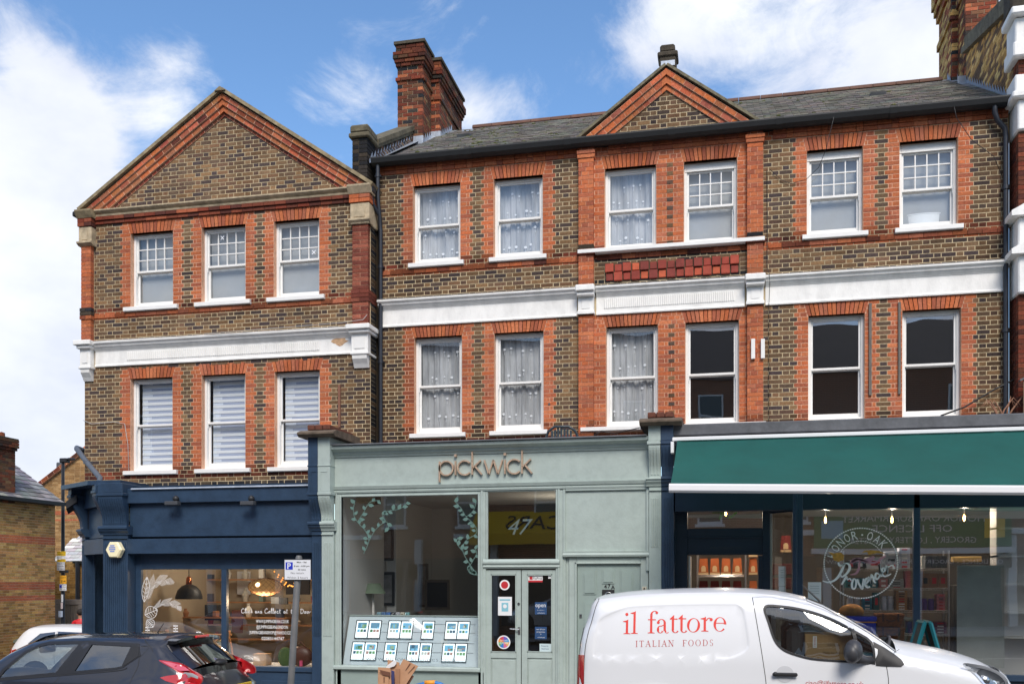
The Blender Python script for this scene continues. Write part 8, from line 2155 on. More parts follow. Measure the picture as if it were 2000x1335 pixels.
def goods(z, l, r, h, c, label, n=1, rows=1, Yy=.45, shape='box', nm='box', grp='goods on the wire rack'):
 for i in range(n):
  for j in range(rows):
   a = XY(l + (r - l) * i / n, Yy); c_ = XY(l + (r - l) * (i + 1) / n, Yy) - .006; hh = h / rows
   b = B()
   if shape == 'box': b.bbox(a, c_, Yy + .01 * (j % 2), Yy + .22, z + .002 + j * hh, z + (j + 1) * hh - .002, .003)
   else: b.lathe([((c_ - a) / 2, z), ((c_ - a) / 2, z + hh * .8), ((c_ - a) / 2 * .8, z + hh * .84), ((c_ - a) / 2 * .85, z + hh)], (a + c_) / 2, Yy + .1, 14)
   o = b.obj(nm, mat('pack_%d_%d_%d' % c, A(c), .6, var=.15, vscale=12), None, smooth=(shape != 'box') and 40); tag(o, label if n * rows == 1 else label + ', ' + (('column %s from left' % OR[i]) if n > 1 else '') + (' ' if n > 1 and rows > 1 else '') + (('level %s from bottom' % OR[j]) if rows > 1 else ''), 'box' if shape == 'box' else 'jar', grp)
   if shape == 'box' and (c_ - a) > .09: b = B(); b.box(a + (c_ - a) * .25, a + (c_ - a) * .75, Yy - .003 + .01 * (j % 2), Yy - .001 + .01 * (j % 2), z + (j + .3) * hh, z + (j + .7) * hh); b.obj('pack_label', rnd.choice([M_PAPER, M_BLK, mat('red_print')]), o)
G = goods; OR = 'one two three four five six seven eight'.split()
G(zs[0], 1652, 1690, .14, (60,56,54), 'dark gift box on the top shelf of the wire rack', 2); G(zs[0], 1692, 1728, .2, (190,196,206), 'square pale grey carton on the top shelf beside the stack'); G(zs[0], 1756, 1778, .36, (206,212,226), 'white patterned carton stacked five high on the top shelf', 1, 5)
G(zs[0], 1728, 1756, .3, (196,202,214), 'pale carton stacked left of the tallest stack', 1, 3); G(zs[0], 1800, 1808, .22, (214,216,214), 'narrow white box right of the mullion', 1); G(zs[0], 1809, 1850, .22, (84,84,88), 'grey patterned tea box on the top shelf', 4, 2)
G(zs[1], 1652, 1715, .17, (52,128,138), 'teal packet on the second shelf', 4, 2); G(zs[1], 1717, 1735, .16, (200,130,130), 'pink striped packet on the second shelf', 1, 2); G(zs[1], 1737, 1766, .16, (190,190,186), 'silver packet pile on the second shelf', 1, 6); G(zs[1], 1768, 1779, .30, (196,110,120), 'tall red and white striped box on the second shelf'); G(zs[1], 1799, 1851, .25, (140,104,78), 'brown box with white band on the second shelf', 3)
G(zs[2], 1655, 1682, .22, (206,208,220), 'lidded white jar with a berry on the third shelf', 2, 1, shape='jar', nm='jar'); G(zs[2], 1685, 1704, .2, (50,130,160), 'blue teal packet pile on the third shelf', 1, 4); G(zs[2], 1706, 1718, .3, (46,104,104), 'dark teal tin on the third shelf'); G(zs[2], 1721, 1748, .24, (210,212,230), 'pale lidded jar beside the brown packets', 2, 1, shape='jar', nm='jar'); G(zs[2], 1750, 1773, .34, (180,132,86), 'brown packet in the tall pile on the third shelf', 1, 8)
G(zs[2], 1776, 1784, .22, (90,90,90), 'dark round tin on the third shelf', 1, 5); G(zs[2], 1800, 1828, .2, (110,70,150), 'purple bottle on the third shelf', 2, 1, shape='jar', nm='bottle'); G(zs[2], 1830, 1847, .28, (214,130,140), 'pink striped pile at the end of the third shelf', 1, 5)
G(zs[3], 1800, 1850, .2, (120,50,84), 'dark pink packet on the lowest shelf', 2, 4); G(zs[3], 1772, 1782, .2, (90,60,130), 'violet packet on the lowest shelf', 1)
t = thing('crate', 'bright blue plastic crate with an orange band inside the food shop window', 'crate', (XY(1685, -.6), -.6, .9)); Yy = -.7
zc0, zc1 = GZ(1690, 1262, Yy), GZ(1690, 1203, Yy)
MBL = mat('blue_plastic', A((34,52,206), 1), .4); b = B(); x0_, x1_ = XY(1650, Yy), XY(1711, Yy)
b.bbox(x0_, x1_, Yy, Yy + .35, zc0, zc1, .01); b.bbox(x0_ - .01, x1_ + .012, Yy - .012, Yy + .36, zc1 - .07, zc1, .01); b.obj('tub', MBL, t); b = B(); b.bbox(x0_, x1_ + .013, Yy - .016, Yy - .012, zc1 - .10, zc1 - .08, .001); b.obj('band', mat('orange_strip', A((220,150,60)), .5), t)
prop('round_loaf', 'large golden round loaf behind the blue crate', 'bread', lambda b: b.ball((XY(1663, -.2), -.2, GZ(1663, 1193, -.2)), .2, 18, sz=(1.0, .8, .62)), mat('bread_crust', A((190,134,66)), .7, var=.25, vscale=9), smooth=True)
MWK = mat('wicker', A((158,98,56)), .8, var=.3, vscale=30, bump=.8, bscale=60)
for i, (t_, bt, lb) in enumerate(((1197, 1223, 'top wicker hamper of the stack beside the blue crate'), (1224, 1250, 'middle wicker hamper of the stack beside the blue crate'), (1251, 1278, 'bottom wicker hamper of the stack beside the blue crate'))):
 Yy = -.62; x0_, x1_ = XY(1713, Yy), XY(1766 + i, Yy); z0_, z1_ = GZ(1740, bt, Yy), GZ(1740, t_, Yy); h = thing('wicker_hamper', lb, 'hamper', (x0_, Yy, z0_), 'stacked wicker hampers')
 b = B(); b.bbox(x0_, x1_, Yy, Yy + .35, z0_, z1_ - .05, .012); b.obj('basket', MWK, h); b = B(); b.bbox(x0_ - .008, x1_ + .008, Yy - .01, Yy + .36, z1_ - .048, z1_ - .004, .012); b.obj('lid', MWK, h)
 b = B()
 for k in range(26): x = x0_ + .01 + (x1_ - x0_ - .02) * k / 25; b.box(x - .004, x + .004, Yy - .006, Yy, z0_ + .01, z1_ - .055)
 o = b.obj('woven_cane', MWK, h); o['kind'] = 'stuff'
 b = B(); b.tube([(x0_ + .14, Yy - .01, z1_ - .10), (x0_ + .18, Yy - .04, z1_ - .12), (x1_ - .18, Yy - .04, z1_ - .12), (x1_ - .14, Yy - .01, z1_ - .10)], .009, 6); b.obj('handle', mat('brown_leather'), h)
 for x in (x0_ + .09, x1_ - .09): b = B(); b.bbox(x - .014, x + .014, Yy - .02, Yy - .008, z1_ - .13, z1_, .003); b.obj('strap', mat('brown_leather'), h)
# A board outside
t = thing('a_board', 'teal wooden A board standing outside the food shop window', 'sign', (XY(1812, -1.6), -1.6, .05)); MTL = mat('teal_paint', A((22,112,122)), .45)
ya = -1.7; xc = XY(1805, ya); zt = GZ(1805, 1214, ya); zq = GZ(1805, 1214, ya) - .95
for s_, lb in ((-1, 'front_leaf'), (1, 'rear_leaf')):
 f = lambda u, v: (xc + (0.0 + (zt - v) * .27) * s_ + 0.04 * s_, ya + u, v)
 for u in (-.26, .26): b = B(); p, q = f(u, zt), f(u, zq); b.tube([p, q], .03, 4); b.obj('stile', MTL, t)
 for v in (zt, zq + .1): b = B(); b.tube([f(-.26, v), f(.26, v)], .03, 4); b.obj('rail', MTL, t)
 b = B(); b.add([f(-.25, zt), f(.25, zt), f(.25, zq + .1), f(-.25, zq + .1)], [(0, 1, 2, 3)]); b.obj('chalk_panel', mat('chalk_board', A((70,74,72)), .8, var=.2, vscale=6), t)
# panettone boxes through the door
zs2, a0, a1 = rack('dark metal shelf of cake boxes seen through the open door', 1362, 1456, .9, (1122, 1166), .4)
MPK = mat('pack_190_100_50', A((190,100,50)), .6); MPC = mat('cream_print', A((226,196,150)), .7)
def cake(l, r, z, c, lb, Yy=.95, h=.30):
 t = thing('cake_box', lb, 'box', (XY(l, Yy), Yy, z), 'boxed cakes on the dark shelves'); x0_, x1_ = XY(l, Yy), XY(r, Yy); w = x1_ - x0_
 b = B(); vs = [(x0_, Yy, z), (x1_, Yy, z), (x1_, Yy + .2, z), (x0_, Yy + .2, z), (x0_ + w * .12, Yy + .03, z + h), (x1_ - w * .12, Yy + .03, z + h), (x1_ - w * .12, Yy + .17, z + h), (x0_ + w * .12, Yy + .17, z + h)]
 b.add(vs, [(0, 3, 2, 1), (4, 5, 6, 7), (0, 1, 5, 4), (1, 2, 6, 5), (2, 3, 7, 6), (3, 0, 4, 7)]); b.obj('carton', c, t)
 b = B(); b.box(x0_ + .005, x1_ - .005, Yy - .004, Yy, z + .005, z + .045); b.obj('base_band', MPC, t)
 b = B(); vs = [((x0_ + x1_) / 2 + w * .22 * math.cos(math.pi * k / 8), Yy - .004 + .02, z + h * .42 + w * .24 * math.sin(math.pi * k / 8)) for k in range(9)]; b.add([(v[0], Yy + .0 - .003 + .10 * (v[2] - z) / h * .3, v[2]) for v in vs + [((x0_ + x1_) / 2 - w * .22, 0, z + .06), ((x0_ + x1_) / 2 + w * .22, 0, z + .06)]], [tuple(range(11))]); b.obj('arch_print', MPC, t)
for i in range(4): cake(1364 + i * 22, 1384 + i * 22, zs2[0], MPK, 'orange cake box, place %s from the left on the upper dark shelf' % ('first second third fourth'.split()[i]))
for i in range(4): cake(1364 + i * 22, 1384 + i * 22, zs2[1], mat('dark_red_pack', A((120,36,34)), .6), 'dark red cake box, place %s from the left on the lower dark shelf' % ('first second third fourth'.split()[i]))
for j, z in enumerate((zs2[0], zs2[0] + .32, zs2[1])): cake(1462, 1480, z, MPK, 'orange cake box by the door post, %s of three' % ('middle highest lowest'.split()[j]))
cake(1524, 1546, GZ(1535, 1078, .95), mat('dark_red_pack'), 'red and cream cake box seen through the splayed pane');
for j in range(4):
 b = B(); z = GZ(1515, 1100 + j * 28, 1.2); b.bbox(XY(1506, 1.2), XY(1546, 1.2), 1.2, 1.5, z - .2, z, .01); tag(b.obj('dark_carton', mat('dark_maroon', A((96,48,44)), .7), None), 'dark maroon carton stacked behind the splayed pane, level %s' % ('four three two one'.split()[j]), 'box', 'maroon cartons')
# white shelving and counter at the far right
b = B(); Yy = -.2
for z in (1.05, 1.45, 1.9, 2.35, 2.8): b.box(XY(1946, Yy), 5.6, Yy, Yy + .4, z, z + .03)
b.box(XY(1946, Yy), XY(1946, Yy) + .03, Yy, Yy + .4, 0, 3.2); b.box(XY(1946, Yy), 5.6, Yy + .38, Yy + .4, 0, 3.2)
tag(b.obj('white_shelf_unit', M_SHELFW, None), 'tall white shelf unit at the right end of the food shop window', 'shelving')
b = B(); b.bbox(XY(1860, 1.2), XY(1940, 1.2), 1.2, 1.6, 0, 1.9, .02); tag(b.obj('counter', mat('dark_counter', (.06,.055,.05), .6), None), 'dark counter behind the frosted panel', 'counter')
b = B(); b.bbox(XY(1862, .6), XY(1918, .6), .6, .8, GZ(1890, 1097, .6), GZ(1890, 1086, .6), .01); tag(b.obj('long_carton', mat('yellow_card', A((190,160,100)), .8), None), 'long yellow carton lying above the frosted panel', 'box')
# ------------------------------------------------------------------ side street at the left
XA = -19.0
def YofP(px, X):                     # where a side wall X = const crosses a photo column
 t = (px - 1000.0) / F; return X * (cs_ + t * sn_) / (t * cs_ - sn_) - DIST
ha = thing('brick_house', 'yellow brick house with chimney and red brick bands at the far left', 'building', (XA - 3, 5, -1))
def soot_a(y, z): return (.80 if z < 1.9 else 1.0) + .1 * math.sin(y * 2 + z)
Wa = Wall(); ya0, ya1 = 2.5, YofP(107, XA); za1 = 4.15; k = 0; z = -1.0
while z < za1:
 y = ya0 - (.11 if k % 2 else 0)
 zt_2 = (2.92 < z < 3.16) or (1.66 < z < 1.85) or (1.36 < z < 1.5)
 while y < ya1:
  a, c = max(y, ya0), min(y + .225, ya1)
  if c - a > .03: Wa.it.append((XA + .0, (a + c) / 2, z + .037, .03, c - a - .01, .065, 0, tuple(min(.66, v * soot_a(y, z) * random.uniform(1.2, 1.4) * g_) for g_, v in zip((1, .92, .86), random.choice([A(c) for c in [(190,152,98),(180,144,92),(196,160,106),(170,136,88),(150,120,78)]] if not zt_2 else [A((184,116,84)), A((172,106,78))])))))  # brick colour raised so the dim side wall looks sunlit
  y += .225
 z += .075; k += 1
# those that show largest must be sorted by their own face
Wa.it.sort(key=lambda b: DEP(b[0], b[1])); top = [b for b in Wa.it if b[2] > .5][:300]; ids = set(map(id, top)); rest = [b for b in Wa.it if id(b) not in ids]; Wa.it = top + rest
class _W(Wall): pass
def fin_keep(Wq, parent, n):
 keep = Wq.it[:n]; Wq.it2 = Wq.it[n:]
 w1_ = Wall(); w1_.it = keep; w1_.finish(parent, n); b = B()
 for (cx, cy, cz, w, d, h, rot, c) in Wq.it2: b.box(cx - w/2, cx + w/2, cy - d/2, cy + d/2, cz - h/2, cz + h/2, 0, c)
 o = b.obj('brickwork', M_BRICK, parent)
 if o: o['kind'] = 'stuff'
fin_keep(Wa, ha, 300)
b = B(); b.box(XA - 6, XA + .008, ya0, ya1, -1.2, za1 + .1, 0, (.72,.58,.42)); b.obj('wall', M_MORT, ha)  # mortar colour raised with the bricks for the sunlit look
def apt(u, t, lift=0): return (XA + .25 - 3.4 * t + lift * .5, u, za1 + .02 + 2.35 * t + lift * .85)
b = B(); b.add([apt(ya0, 0, -.03), apt(ya1 + .15, 0, -.03), apt(ya1 + .15, 1, -.03), apt(ya0, 1, -.03)], [(0, 1, 2, 3)]); b.add([(XA + .2, ya1, za1), (XA - 3.1, ya1, za1 + 2.3), (XA - 6.2, ya1, za1)], [(0, 1, 2)], 0, A((160,140,110))); b.obj('roof', mat('roof_underlay'), ha)
SLA = [A(c) for c in [(150,148,150),(136,134,136),(164,160,156),(126,124,126)]]
slate_roof(ha, ya0, ya1 + .15, lambda u, t, l=0: apt(u, t, l), 18, .3, nmax=120, seed=4, pal=SLA)
b = B(); b.box(XA + .02, XA + .3, ya0, ya1 + .1, za1 - .04, za1 + .06); b.obj('gutter', M_GUT, ha)
yc = YofP(27, XA); chimney(ha, 'chimney', XA - .75, XA + .05, yc - 1.6, yc, za1 - .1, 5.78, [(5.45, 5.55, .04), (5.55, 5.78, .07)])
b = B(); b.lathe([(.13, 5.8), (.11, 6.1), (.13, 6.14), (.09, 6.16)], XA - .3, yc - .45, 14); b.obj('chimney_pot', M_TERRA if 0 else mat('pot_clay', A((170,92,64)), .8), ha, smooth=40)
# gabled house behind
YB = 14.0; hb = thing('brick_house', 'tan brick house with orange edged gable behind the lamp post', 'building', (-22, YB, -1.2))
Wb = Wall(lambda x, z: 1.0); xb0, xb1 = GX(40, YB), GX(175, YB) + 2
sl = (GZ(165, 884, YB) - GZ(78, 951, YB)) / (GX(165, YB) - GX(78, YB)); xe, ze = GX(78, YB), GZ(78, 951, YB); xp = GX(165, YB) + .6
def eb(z): return (xe + max(0, (z - ze)) / sl + (.0 if z < ze else .08), xb1)
TANB = [A(c) for c in [(176,138,92),(166,128,84),(186,150,104),(156,120,80)]]
k = 0; z = -1.0
while z < ze + sl * (xp - xe):
 xa, xb = eb(z + .04); x = xa - (.11 if k % 2 else 0); rd = abs(z - GZ(130, 1003, YB)) < .05 or abs(z - GZ(130, 1016, YB)) < .05
 while x < min(xb, GX(172, YB)): Wb.brick(max(x, xa) + .005, x + .22, YB - .008, YB + .03, z + .005, z + .07, TANB if not rd else REDB); x += .225
 z += .075; k += 1
Wb.finish(hb, 300)
zpk = ze + sl * (xb1 - xe); b = B(); b.prism([(xe, -1.3), (xb1, -1.3), (xb1, ze + sl * (xb1 - xe) * .7), (xp, ze + sl * (xp - xe)), (xe, ze)], YB, YB + .3, 0, A((186,160,124))); b.obj('wall', M_MORT, hb)
Wt = Wall(); rake(Wt, hb, xe - .3, ze - .3 * sl, xp, ze + sl * (xp - xe), YB - .05, [(0, .14, .08, .3, REDB + BROWN)], 1); Wt.finish(hb, 60, name='verge_tile')
b = B(); b.bbox(GX(109, 15), GX(119, 15), 15, 15.5, 2.5, GZ(113, 902, 15), .03); b.obj('chimney', M_DLEAD, hb)
# lean-to with pale slates and its yellow wall
YL0, YL1 = 10.2, 12.0; hl_ = thing('lean_to', 'lean-to outbuilding with pale sunlit slates behind the lamp post', 'building', (-19, YL0, -1))
xl = [GX(104, YL0), GX(172, YL0)]; zr0, zr1 = GZ(140, 1096, YL0), GZ(140, 1018, YL1)
def lp(u, t, l=0): return (u, YL0 + (YL1 - YL0) * t - l * .5, zr0 + (zr1 - zr0) * t + l * .85)
def lskip(x, t): return t > .55 + (x - xl[0]) * .6
b = B(); b.add([lp(xl[0] - .1, 0, -.03), lp(xl[1], 0, -.03), lp(xl[1], 1, -.03), lp(xl[0] + .75, 1, -.03), lp(xl[0] - .1, .4, -.03)], [(0, 1, 2, 3, 4)]); b.obj('roof', mat('roof_underlay'), hl_)
slate_roof(hl_, xl[0] - .05, xl[1], lp, 13, .35, skip=lskip, nmax=100, seed=6, pal=[A(c, 1.0) for c in [(226,224,220),(206,204,200),(236,234,230),(190,188,186)]])
Wc_ = Wall(); k = 0; z = -1.0
while z < zr0 - .03:
 x = GX(100, YL0) - (.11 if k % 2 else 0)
 while x < GX(172, YL0): Wc_.brick(x + .005, x + .22, YL0 - .008, YL0 + .02, z + .005, z + .07, [A(c) for c in [(196,150,84),(184,138,76),(206,164,100),(170,128,74)]]); x += .225
 z += .075; k += 1
Wc_.finish(hl_, 200)
b = B(); b.box(GX(98, YL0), GX(172, YL0) + 1, YL0, YL0 + .2, -1.2, zr0, 0, A((200,170,120))); b.obj('wall', M_MORT, hl_)
b = B(); b.tube([(GX(155, YL0), YL0 - .08, zr0 - .02), (GX(155, YL0), YL0 - .08, -1)], .07, 8); b.obj('downpipe', M_PIPE, hl_)
b = B(); b.box(GX(146, YL0), GX(172, YL0), YL0 - .12, YL0 - .02, zr0 - .06, zr0 + .02); b.obj('gutter', M_GUT, hl_)
# side wall and plank gate
YK = 9.4; t = thing('plank_gate', 'weathered grey plank gate in a concrete surround at the end of the side street', 'gate', (GX(138, YK), YK, -1))
MPL = mat('grey_planks', A((140,130,120)), .9, var=.3, vscale=6, stretch=(6, 6, .5))
b = B(); b.bbox(GX(100, YK), GX(172, YK), YK, YK + .12, GZ(138, 1180, YK), GZ(138, 1170, YK), .01); b.obj('lintel', mat('concrete_band', A((150,140,132)), .9, var=.2, vscale=5), t)
for k in range(6): b = B(); x = GX(121 + k * 5.2, YK); b.bbox(x, GX(125.8 + k * 5.2, YK), YK + .03, YK + .06, -1, GZ(138, 1180, YK), .004); b.obj('plank', MPL, t)
b = B(); b.bbox(GX(152, YK), GX(172, YK), YK, YK + .1, -1, GZ(138, 1180, YK), .01); b.bbox(GX(100, YK), GX(120.5, YK), YK, YK + .1, -1, GZ(138, 1180, YK), .01); b.obj('surround', mat('concrete_band'), t)
# lamp post with its notices
YP_ = 8.2; xp_ = GX(123, YP_); t = thing('lamp_post', 'tall black street lamp post plastered with yellow and white notices', 'lamp post', (xp_, YP_, -.85))
b = B(); b.tube([(xp_, YP_, -.9), (xp_, YP_, .4)], .095, 12); b.tube([(xp_, YP_, .4), (xp_, YP_, GZ(122, 903, YP_))], [.06, .045], 12); b.obj('post', M_PIPE, t, smooth=40)
zl_ = GZ(122, 898, YP_); b = B(); b.bbox(xp_ - .06, xp_ + .18, YP_ - .1, YP_ + .1, zl_ - .08, zl_ + .05, .02); b.ball((xp_ + .26, YP_, zl_ + .02), .12, 10, sz=(1.3, .8, .4)); b.obj('lantern', M_BLK, t, smooth=40)
def note(l, r, t_, bt, c, nm='notice', txt=None, sub_=None):
 b = B(); y = YP_ - .11; b.box(GX(l, y), GX(r, y), y, y + .01, GZ(l, bt, y), GZ(l, t_, y)); o = b.obj(nm, mat('sign_%d_%d_%d' % c, A(c, 1), .6), t)
 H_ = GZ(l, t_, y) - GZ(l, bt, y);
 if txt:
  for i, s_ in enumerate(txt): b = B(); text(b, s_, plane_frame(y), GX((l + r) / 2, y), GZ(l, t_, y) - H_ * (i + .8) / (len(txt) + .2), w=(GX(r, y) - GX(l, y)) * .8, h=H_ / (len(txt) + .2) * .5, off=.003); b.obj('lettering', M_BLK, o)
 return o
note(111.5, 128, 1076, 1084.5, (250,206,50), txt=['CLEAN AIR', 'PERMIT']); note(111.5, 128, 1085, 1091, (240,240,240)); note(111.5, 128, 1091.5, 1096.5, (250,206,50), txt=['ZONE']); note(111, 126, 1097, 1113, (222,224,232), txt=['Notice', 'of works', 'to road'])
b = B(); b.bbox(GX(111, 8), GX(126, 8), YP_ - .1, YP_ - .02, GZ(118, 1118, YP_), GZ(118, 1112.5, YP_), .004); b.obj('bracket', M_BLK, t)
note(117, 129.5, 1123, 1139, (248,180,48), txt=['CCTV', '24']); o = note(116, 129.5, 1140, 1152.5, (232,234,240), txt=['Mon-Sat', '8am-6.30', '30 min']); note(119.5, 123, 1160, 1175, (236,238,244)); note(118.5, 122.5, 1176, 1188, (226,210,214)); note(114, 122, 1192, 1204, (200,216,240))
b = B(); y = YP_ - .125; b.box(GX(116.3, y), GX(120, y), y, y + .01, GZ(118, 1147, y), GZ(118, 1141.5, y)); b.obj('blue_square', mat('sign_blue', A((40,60,190), 1), .5), o)
# wheelie bins by the wall
for k, (px, lb) in enumerate(((12, 'dark wheelie bin against the yellow brick wall, partly behind the white car nose'), (33, 'second dark wheelie bin beside the yellow brick wall'))):
 Yy = 6.3; x = GX(px, Yy); t = thing('wheelie_bin', lb, 'bin', (x, Yy, -.9), 'wheelie bins')
 b = B(); b.add([(x - .26, Yy - .28, -.85), (x + .26, Yy - .28, -.85), (x + .26, Yy + .28, -.85), (x - .26, Yy + .28, -.85), (x - .3, Yy - .34, .25), (x + .3, Yy - .34, .25), (x + .3, Yy + .34, .25), (x - .3, Yy + .34, .25)], [(0, 3, 2, 1), (0, 1, 5, 4), (1, 2, 6, 5), (2, 3, 7, 6), (3, 0, 4, 7), (4, 5, 6, 7)]); b.obj('bin_body', mat('bin_plastic', A((54,60,62)), .6), t)
 b = B(); b.prof([(Yy - .4, .27), (Yy + .34, .33), (Yy + .34, .38), (Yy - .1, .40), (Yy - .38, .33)], x - .33, x + .33); b.obj('lid', mat('bin_lid_%d' % k, A((96,106,96) if k else (150,150,80)), .6), t)
# person in a red jacket, half hidden by the shop corner
def person(loc, label):
 t = thing('person', label, 'person', loc); OFF[t.name] = Vector((0, 0, 0))
 J = {'pel': (0, 0, .95, .15), 'che': (0, .01, 1.25, .17), 'sho': (0, 0, 1.42, .12), 'nec': (0, 0, 1.50, .06), 'hea': (0, -.02, 1.62, .10), 'hd2': (0, -.01, 1.68, .09),
   'sl': (-.19, 0, 1.40, .075), 'el': (-.27, .02, 1.12, .05), 'wl': (-.24, -.12, .88, .035), 'sr': (.19, 0, 1.40, .075), 'er': (.27, .02, 1.12, .05), 'wr': (.24, -.12, .88, .035),
   'hl': (-.10, 0, .88, .10), 'kl': (-.11, -.03, .48, .065), 'al': (-.11, .03, .09, .045), 'tl': (-.12, -.14, .03, .04), 'hr': (.10, 0, .88, .10), 'kr': (.11, -.02, .48, .065), 'ar': (.12, .05, .09, .045), 'tr': (.13, -.12, .03, .04)}
 E = 'pel-che che-sho sho-nec nec-hea hea-hd2 sho-sl sl-el el-wl sho-sr sr-er er-wr pel-hl hl-kl kl-al al-tl pel-hr hr-kr kr-ar ar-tr'.split(); ks = list(J)
 me = bpy.data.meshes.new('body'); me.from_pydata([J[k][:3] for k in ks], [tuple(ks.index(q) for q in e.split('-')) for e in E], [])
 o = bpy.data.objects.new('body', me); COL.objects.link(o); o.parent = t
 o.modifiers.new('s', 'SKIN'); o.modifiers.new('u', 'SUBSURF').levels = 2; o.modifiers['u'].render_levels = 2
 for i, k in enumerate(ks): me.skin_vertices[0].data[i].radius = (J[k][3], J[k][3] * (.75 if k in ('pel', 'che', 'sho') else 1))
 me.skin_vertices[0].data[0].use_root = True
 m = bpy.data.materials.new('person_surface'); m.use_nodes = True; n = m.node_tree.nodes; l = m.node_tree.links; tcx = n.new('ShaderNodeTexCoord'); sp_ = n.new('ShaderNodeSeparateXYZ'); cr_ = n.new('ShaderNodeValToRGB'); l.new(tcx.outputs['Object'], sp_.inputs[0]); dv_ = n.new('ShaderNodeMath'); dv_.operation = 'DIVIDE'; l.new(sp_.outputs['Z'], dv_.inputs[0]); dv_.inputs[1].default_value = 1.8; l.new(dv_.outputs[0], cr_.inputs[0])
 e = cr_.color_ramp; e.interpolation = 'CONSTANT'; e.elements[0].color = (.02,.02,.03,1); e.elements[1].position = .48; e.elements[1].color = (*A((206,26,38), 1), 1); q = e.elements.new(.835); q.color = (*A((190,140,116)), 1); l.new(cr_.outputs[0], n['Principled BSDF'].inputs['Base Color']); me.materials.append(m)
 b = B(); b.ball((0, .02, 1.70), .108, 14, sz=(1, 1.05, .95)); b.obj('hair', mat('dark_hair', (.02,.015,.012), .8), t, smooth=True)
 for s_ in (-1, 1): b = B(); b.ball((s_ * .10, 0, 1.63), .025, 8, sz=(.5, 1, 1.3)); b.obj('ear', mat('skin', A((190,140,116)), .6), t, smooth=True)
 return t
pp = person((GX(158, 8.0), 8.0, -.66), 'person in a red jacket half hidden behind the navy shop corner'); pp.rotation_euler.z = R(200)
# ------------------------------------------------------------------ things on the pavement
YQ = -3.6; t = thing('parking_sign', 'leaning grey post with a white parking sign in front of the navy shop', 'sign', (GX(566, YQ), YQ, -.2))
x1_, x0_ = GX(584, YQ), GX(568, YQ); zt, zb_ = GZ(584, 1084, YQ), GZ(568, 1335, YQ); dx = (x1_ - x0_) / (zt - zb_)
b = B(); b.tube([(x0_ - dx * (zb_ + .2), YQ, -.2), (x1_ - dx * .02, YQ, zt - .03), (x1_, YQ, zt)], [.052, .050, .035], 14); b.obj('post', mat('grey_post_paint', A((112,112,112)), .5, var=.15, vscale=5), t, smooth=40)
y = YQ - .07; sx0, sx1, sz0, sz1 = GX(555, y), GX(607.5, y), GZ(580, 1132, y), GZ(580, 1091, y)
b = B(); b.bbox(sx0, sx1, y, y + .012, sz0, sz1, .005); plt = b.obj('sign_plate', M_BLK, t)
b = B(); b.bbox(sx0 + .008, sx1 - .008, y - .002, y + .001, sz0 + .008, sz1 - .012, .001); b.obj('sign_face', mat('sign_white', (.78,.79,.82), .5), plt)
b = B(); b.bbox(GX(558, y), GX(572, y), y - .004, y - .0025, GZ(580, 1111.5, y), GZ(580, 1097, y), .001); b.obj('blue_square', mat('sign_blue'), plt)
fq = plane_frame(y)
def sgt(s_, cx, cy, h, m=M_BLK, w=None, off=.0035, bold=.0): b = B(); text(b, s_, fq, GX(cx, y), GZ(cx, cy, y), h=h, w=w, off=off, bold=bold); b.obj('lettering', m, plt)
sgt('P', 565, 1110, .085, mat('sign_white'), off=.006, bold=.02)
sgt('Mon - Sat', 589.5, 1098.5, .022, w=.155, bold=.02); sgt('8 am - 6:30 pm', 589.5, 1106, .022, w=.245, bold=.02); sgt('30 mins', 589.5, 1113, .022, w=.125, bold=.02); sgt('No return', 581, 1120, .030, mat('grey_ink', (.12,.12,.13), .8), w=.21); sgt('Within 2 hours', 581, 1129, .030, mat('grey_ink'), w=.33)
# bundle of flattened cardboard in a street bin
YK2 = -4.1; t = thing('cardboard_bundle', 'bundle of flattened cardboard boxes propped in front of the sage shop', 'cardboard', (GX(775, YK2), YK2, 0))
MC2 = mat('pale_cardboard', A((206,158,122)), .85, var=.08, vscale=5)
def flap(pts, dy, m=MC2, nm='cardboard_sheet'):
 b = B(); P_ = [(GX(700 + x / 10, YK2 + dy), GZ(700 + x / 10, 1270 + yy / 10, YK2 + dy)) for x, yy in pts]; P_ += []
 b.prism(P_, YK2 + dy, YK2 + dy + .012); return b.obj(nm, m, t)
flap([(570, 170), (800, 230), (790, 700), (600, 2600), (560, 2600)], .10); flap([(880, 160), (1165, 300), (1040, 480), (780, 900), (700, 2600), (520, 2600), (700, 700), (800, 300)], .02)
flap([(540, 300), (700, 180), (735, 180), (740, 250), (700, 300), (610, 330), (600, 900)], .06, M_PAPER, 'paper_sheet'); flap([(385, 320), (620, 335), (640, 600), (640, 2600), (420, 2600), (380, 560)], -.06); flap([(395, 460), (590, 480), (585, 2600), (430, 2600)], -.09)
flap([(720, 350), (810, 350), (800, 700), (700, 2600), (680, 2600)], -.02, mat('shaded_card', A((176,130,98)), .85)); flap([(640, 380), (700, 400), (700, 2600), (650, 2600)], -.0, mat('blue_print_card', A((66,70,120)), .8)); flap([(1040, 470), (1080, 500), (900, 800), (780, 2600), (720, 2600), (860, 760)], .05, mat('dark_card', A((120,80,62)), .85))
for q in ([(1000, 245), (1018, 250), (925, 375), (915, 380)], [(1090, 300), (1098, 306), (975, 430), (965, 440)], [(490, 510), (506, 512), (506, 610), (492, 608)], [(410, 370), (620, 420), (615, 500), (470, 470)]):
 flap(q, .005 if q[0][0] > 900 else -.105, mat('dark_card'), 'slot')
b = B(); xc = GX(772, YK2); b.lathe([(.26, .0), (.28, .35), (.30, .39), (.26, .37), (.24, .03)], xc, YK2 + .02, 24); b.obj('bin', mat('bin_plastic'), t, smooth=40)
